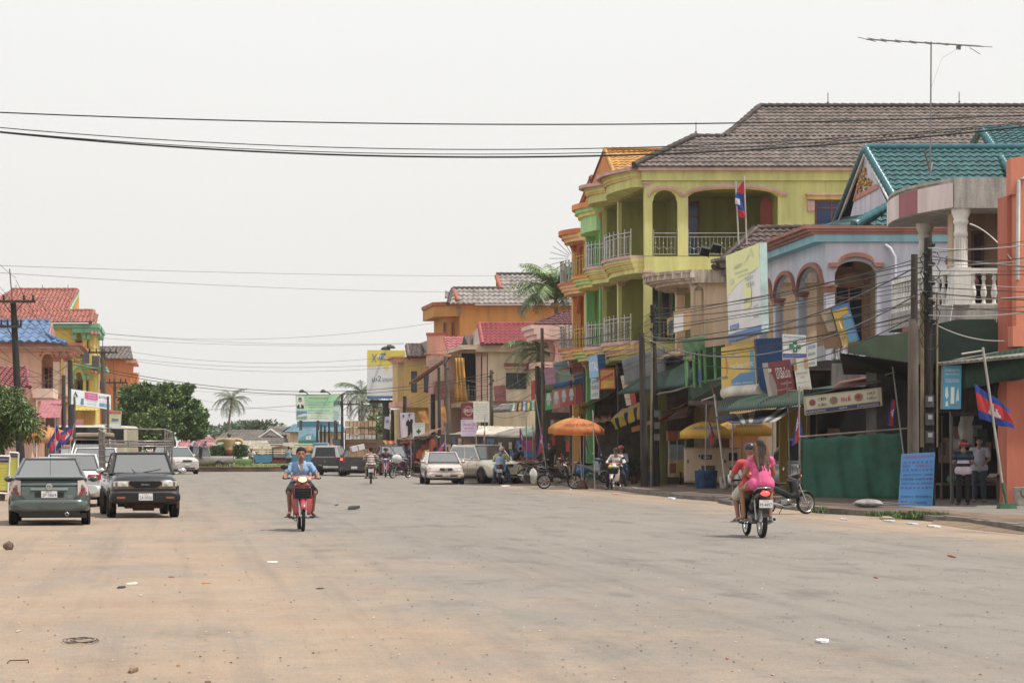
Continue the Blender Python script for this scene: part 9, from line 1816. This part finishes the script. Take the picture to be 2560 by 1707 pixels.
def sack(label,px,D,dims,col,z=HK,tilt=.0,lying=False):
 o = thing('sack',label,'sack',GD(px,D,z));r = random.Random(int(px));q = MB().m(M(col,.95,.8,0,.25,5));w_,d_,h_ = dims
 q.grid(22,14,lambda u,v: V((w_/2*cos(2*pi*u)*(sin(pi*min(1,v*1.0+.02))**.45)*(1+.10*sin(u*25+v*9)),d_/2*sin(2*pi*u)*(sin(pi*min(1,v+.02))**.45),h_*v*(1+.05*sin(u*19))+tilt*v*v)));q.build('sack',o);return o
sack('white woven sack leaning by the dark bucket',1333,98,(.36,.3,.62),'c4c4be');s_ = sack('white sack lying crumpled beside the weeds at the kerb',2170,58.5,(.75,.45,.2),'a09a9c');sack('white sack on the dark red bike',992,127,(.55,.4,.45),'c8c8c8',.8)
o = thing('grey_board','thin grey board lying next to the crumpled sack','board',GD(2225,58.6,HK+.02));q = MB().m(M('6c645e',.9));q.slab([V((-.6,-.1,.0)),V((.7,.1,.06)),V((.7,.45,.06)),V((-.6,.3,.0))],(0,0,1),.03);q.build('board',o)
o = thing('bench','orange and black planked bench end behind the gold wagon bonnet','bench',GD(1318,112,HK));q = MB()
for k,c_ in enumerate(('d07838','3a2c2c','d0683c')): q.m(M(c_,.95));q.box((0,0,.62+.12*k),(1.05,.06,.1),ry=-.05)
q.m(BLK);[q.tube([(x,0,0),(x,0,.9)],.025,5) for x in (-.45,.45)];q.build('planks',o)
o = thing('cool_box','bright blue plastic cool box in the open shop','box',GD(1321,116,1.15));q = MB().m(M('3c80c8',.95));q.box((0,0,.15),(.36,.3,.3));q.m(M('c85080',.9));q.box((-.05,.1,.55),(.5,.1,.5));q.build('box',o,bevel=.02)
o = thing('potted_plants','cluster of dark green potted shrubs beside the leaning poles','plant',GD(1578,98,HK));q = MB().m(M('7a4a3a',.9));[q.lathe([(0,0),(.13,0),(.18,.3),(0,.3)],(x,y,0),12) for x,y in ((-.25,0),(.15,.1),(.5,-.1))];q.build('pots',o);q = MB();r = random.Random(3);ms = [M(c_,1,.6,0,.2) for c_ in ('24381c','34502a','1c2c16')]
for k in range(1500):
 q.m(ms[k % 3]);p = V((r.uniform(-.5,.7),r.uniform(-.3,.3),.35+r.random()*.75));d = V((r.gauss(0,1),r.gauss(0,1),r.gauss(0,.6))).normalized()*.12;s2 = d.cross(V((0,0,1))).normalized()*.025;q.add([p,p+d*.5+s2,p+d,p+d*.5-s2],[(0,1,2,3)])
q.build('leaves',o)
# island monument
D = 172;o = thing('statue','yellow draped statue with outstretched arms on a red footed plinth on the island','statue',gz(573,D));o.location.z = .36;z = lambda py: zz(py,D)-.36
q = MB().m(wallm('8a9a90',.9));q.lathe([(.42,0),(.42,.3),(.22,.35),(.2,z(1145)),(.36,z(1143)),(.36,z(1141))],(0,0,0),14);q.build('plinth',o)
q = MB().m(wallm('7c3c30',.9));q.lathe([(.3,z(1141)),(.34,z(1135)),(.42,z(1124)),(.3,z(1122))],(0,0,0),14);q.build('lower_robe',o)
q = MB().m(wallm('bfa46c',.9));q.lathe([(.38,z(1124)),(.33,z(1114)),(.5,z(1100)),(.48,z(1096)),(.12,z(1094))],(0,0,0),14)
for s in (-1,1): q.tube([(s*.4,0,z(1098)),(s*.85,-.1,z(1100)),(s*1.0,-.1,z(1108))],[.14,.12,.16],8)
q.build('draped_torso',o);q = MB().m(wallm('5c6c64',.8));q.lathe([(.08,z(1094)),(.1,z(1091)),(.17,z(1087)),(.12,z(1083)),(0,z(1081))],(0,0,0),12);q.build('head',o)
for i,(px,h) in enumerate(((545,.9),(600,1.0))):
 o = thing('clipped_shrub',('shrub in a pot left of the statue','spiky shrub right of the statue on the island')[i],'plant',gz(px,D));o.location.z = .36;q = MB().m(M('8a7a6c',.8));q.lathe([(0,0),(.2,0),(.28,.5),(0,.5)],(0,0,0),10);q.build('pot',o);q = MB();r = random.Random(i);ms = [M(c_,1,.6,0,.2) for c_ in ('3c5c2c','2c4420','54703a')]
 for k in range(900): q.m(ms[k % 3]);p = V((r.gauss(0,.26),r.gauss(0,.2),.55+r.random()*h*.8));d = V((r.gauss(0,1),r.gauss(0,1),1)).normalized()*.3;s2 = d.cross(V((0,1,.2))).normalized()*.03;q.add([p,p+d*.5+s2,p+d,p+d*.5-s2],[(0,1,2,3)])
 q.build('leaves',o)
o = thing('flower_bed','low green hedge box with orange mark around the statue','hedge',gz(575,169.5));o.location.z = .36;q = MB().m(M('5c7a34',.9,.8,0,.35,6));q.lathe([(1.5,0),(1.55,.35),(1.45,.5),(0,.5)],(0,0,0),26);q.m(M('d0883c',.9));q.box((.1,-1.55,.25),(.2,.03,.25));q.build('hedge',o)
# litter on the road
def bit(label,px,py,w_,h_,col,name='litter',seed=0,t=.01,z=.004,cat='litter'):
 r = random.Random(px*7+py);p = G(px,py,z);D = F*EYE/(py-HZ);s = w_/F*D;d_ = h_*D*D/(F*EYE);o = thing(name,label,cat,p,-TH,None);n = 9;k0 = r.random()*6
 q = MB().m(M(col,.85,.8,0,.2,20));pts = [V((s/2*cos(2*pi*i/n)*r.uniform(.6,1),d_/2*sin(2*pi*i/n)*r.uniform(.6,1),t*r.uniform(.6,1.3))) for i in range(n)]
 q.add(pts+[V((p_.x*1.05,p_.y*1.05,0)) for p_ in pts]+[V((0,0,t*1.5))],[(i,(i+1) % n,2*n) for i in range(n)]+[(i,i+n,(i+1) % n+n,(i+1) % n) for i in range(n)]);q.build('scrap',o);return o
for L_ in (('white paper plate on the sandy left lane',330,1458,36,7,'d8cfc0'),('black scrap beside the white paper plate',303,1468,20,5,'2c2a2c',.02),('small red wrapper on the sandy road',428,1441,18,3,'b83034'),('flat orange lid on the sandy road',515,1456,30,4,'d07a38'),('pale plastic strip left of the road centre',680,1404,36,4,'e0e0e0'),('dark stick like scrap right of centre',800,1470,22,3,'3a3030'),('crumpled dark cloth on the road behind the blue rider',884,1271,30,7,'2c3038',.09),('small dark scrap beside the crumpled cloth',842,1262,8,3,'2c3034',.03),('white plastic scrap at the lower right of the road',2056,1603,36,9,'e4e4e4',.03),('brown leaf bundle at the lower left',332,1677,28,9,'8a6a4c',.03),('small orange brown stone on the right side of the road',2380,1391,10,6,'a8623c',.03),('pair of tiny red brown stones on the right lane',2190,1443,10,4,'8a5a48',.015),('white bag among the weeds at the kerb',2225,1303,30,5,'d0d0cc',.04),('pale green plastic bag on the weeds',2345,1290,30,6,'9cc0a0',.12),('pale blue paper beside the weeds',2280,1309,30,4,'b0c8d4',.03),('crumpled white paper near the concrete ramp',2335,1316,36,5,'d8d0cc',.04),('white paper scrap near the crumpled sack',2110,1298,18,3,'d8d4d0',.03),('beige scrap on the dirt by the weeds',2218,1298,30,6,'c0a88c',.08),('white scrap on the concrete forecourt',2450,1277,30,4,'d8d4cc',.03),('small white scrap on the right lane near the edge',2418,1348,8,3,'d8d4d0',.01),('white foam piece on the pavement by the blue tub',1680,1246,18,4,'d8d8dc',.05),('white paper at the foot of the generator',1668,1227,14,3,'d0ccc8',.03),('orange pink bag at the wheel of the striped bike',1542,1235,26,3,'e0a080',.05),('white bag at the foot of the gold wagon rider',1262,1214,34,3,'d8d4d0',.04),('white speck between the bikes and the road edge',1427,1224,6,3,'dcdcdc',.03),('grey stone lump at the end of the kerb by the parked bike',1592,1228,16,10,'8a8078',.18),('dark kerb lump near the pink rider',1815,1258,26,12,'5c5450',.16),('brown scrap at the bottom edge of the road',520,1703,20,4,'8a5c40'),('tiny orange leaf on the lower road',446,1662,10,3,'b86a34'),('orange leaf at the lower right middle',905*2+8,1645,10,3,'b86a3c'),('white shred at the far left lane',45,1577,12,4,'c8b8a8'),('pale shred near the paper plate',352,1487,14,3,'c8bcac')):
 bit(*L_[:6],t=L_[6]*.6 if len(L_) > 6 else .005)
o = thing('stone','brown stone lying near the left edge of the road','stone',G(21,1374));q = MB().m(M('8a7060',.8,.9,0,.3,8));q.grid(12,8,lambda u,v: V((.075*cos(2*pi*u)*sin(pi*v)*(1+.2*sin(u*17)),.06*sin(2*pi*u)*sin(pi*v),.06+.075*-cos(pi*v)*(1+.15*sin(u*9)))));q.build('stone',o)
o = thing('wire_coil','bent dark brown wire coil on the sandy left lane','wire',G(195,1605));o.scale = (.55,.55,.5);q = MB().m(M('4a342c',.9,.7));r = random.Random(2)
for k in range(4): q.tube([V((.22*cos(a)*(1-.06*k)+.04*k,.5*sin(a)*(1-.1*k),.02+.025*abs(sin(a*1.5+k)))) for a in [2*pi*i/18*.93+k*.4 for i in range(19)]],.006,5)
q.build('wire',o)
o = thing('wire_piece','short bent brown rod at the lower left of the road','wire',G(46,1656));o.scale = (.62,.62,.6);q = MB().m(M('5c443a',.9,.7));q.tube([(-.12,-.1,.01),(-.1,.0,.03),(.11,.05,.03),(.12,-.06,.01)],.008,5);q.build('wire',o)
mb = MB().m(M('6a5c50',.8,.9,0,.4,9));r = random.Random(9)
for k in range(2600):
 y = 14+70*r.random()**1.7;x = r.uniform(-.09*y-1.5,.36*y);s = r.uniform(.004,.014)*(1+y*.012)
 if r.random() < .35: mb.m(M(r.choice(['6a5c50','8a7464','4a4038','c8b8a4','a87850']),.8,.9,0,0))
 a = r.uniform(0,3);mb.add([V((x+s*cos(a+i*2.1),y+s*sin(a+i*2.1)*1.4,.005)) for i in range(3)]+[V((x,y,s*.8))],[(0,1,3),(1,2,3),(2,0,3)])
tag(mb.build('gravel'),'fine gravel and crumbs scattered over the dusty road','gravel',kind='stuff')
# ================================================================ thin daytime haze
hz = MB();hz.bb((-420,-40,-1.2),(420,640,60));o = hz.build('haze');o['kind'] = 'stuff';o['label'] = 'thin pale daytime haze over the whole street';m = bpy.data.materials.new('mat_haze');m.use_nodes = True;nn = m.node_tree.nodes;nn.clear()
pv = nn.new('ShaderNodeVolumePrincipled');pv.inputs['Color'].default_value = (.97,.97,.96,1);pv.inputs['Density'].default_value = .0002;pv.inputs['Anisotropy'].default_value = .3;oo = nn.new('ShaderNodeOutputMaterial');m.node_tree.links.new(pv.outputs[0],oo.inputs['Volume']);o.data.materials.clear();o.data.materials.append(m)
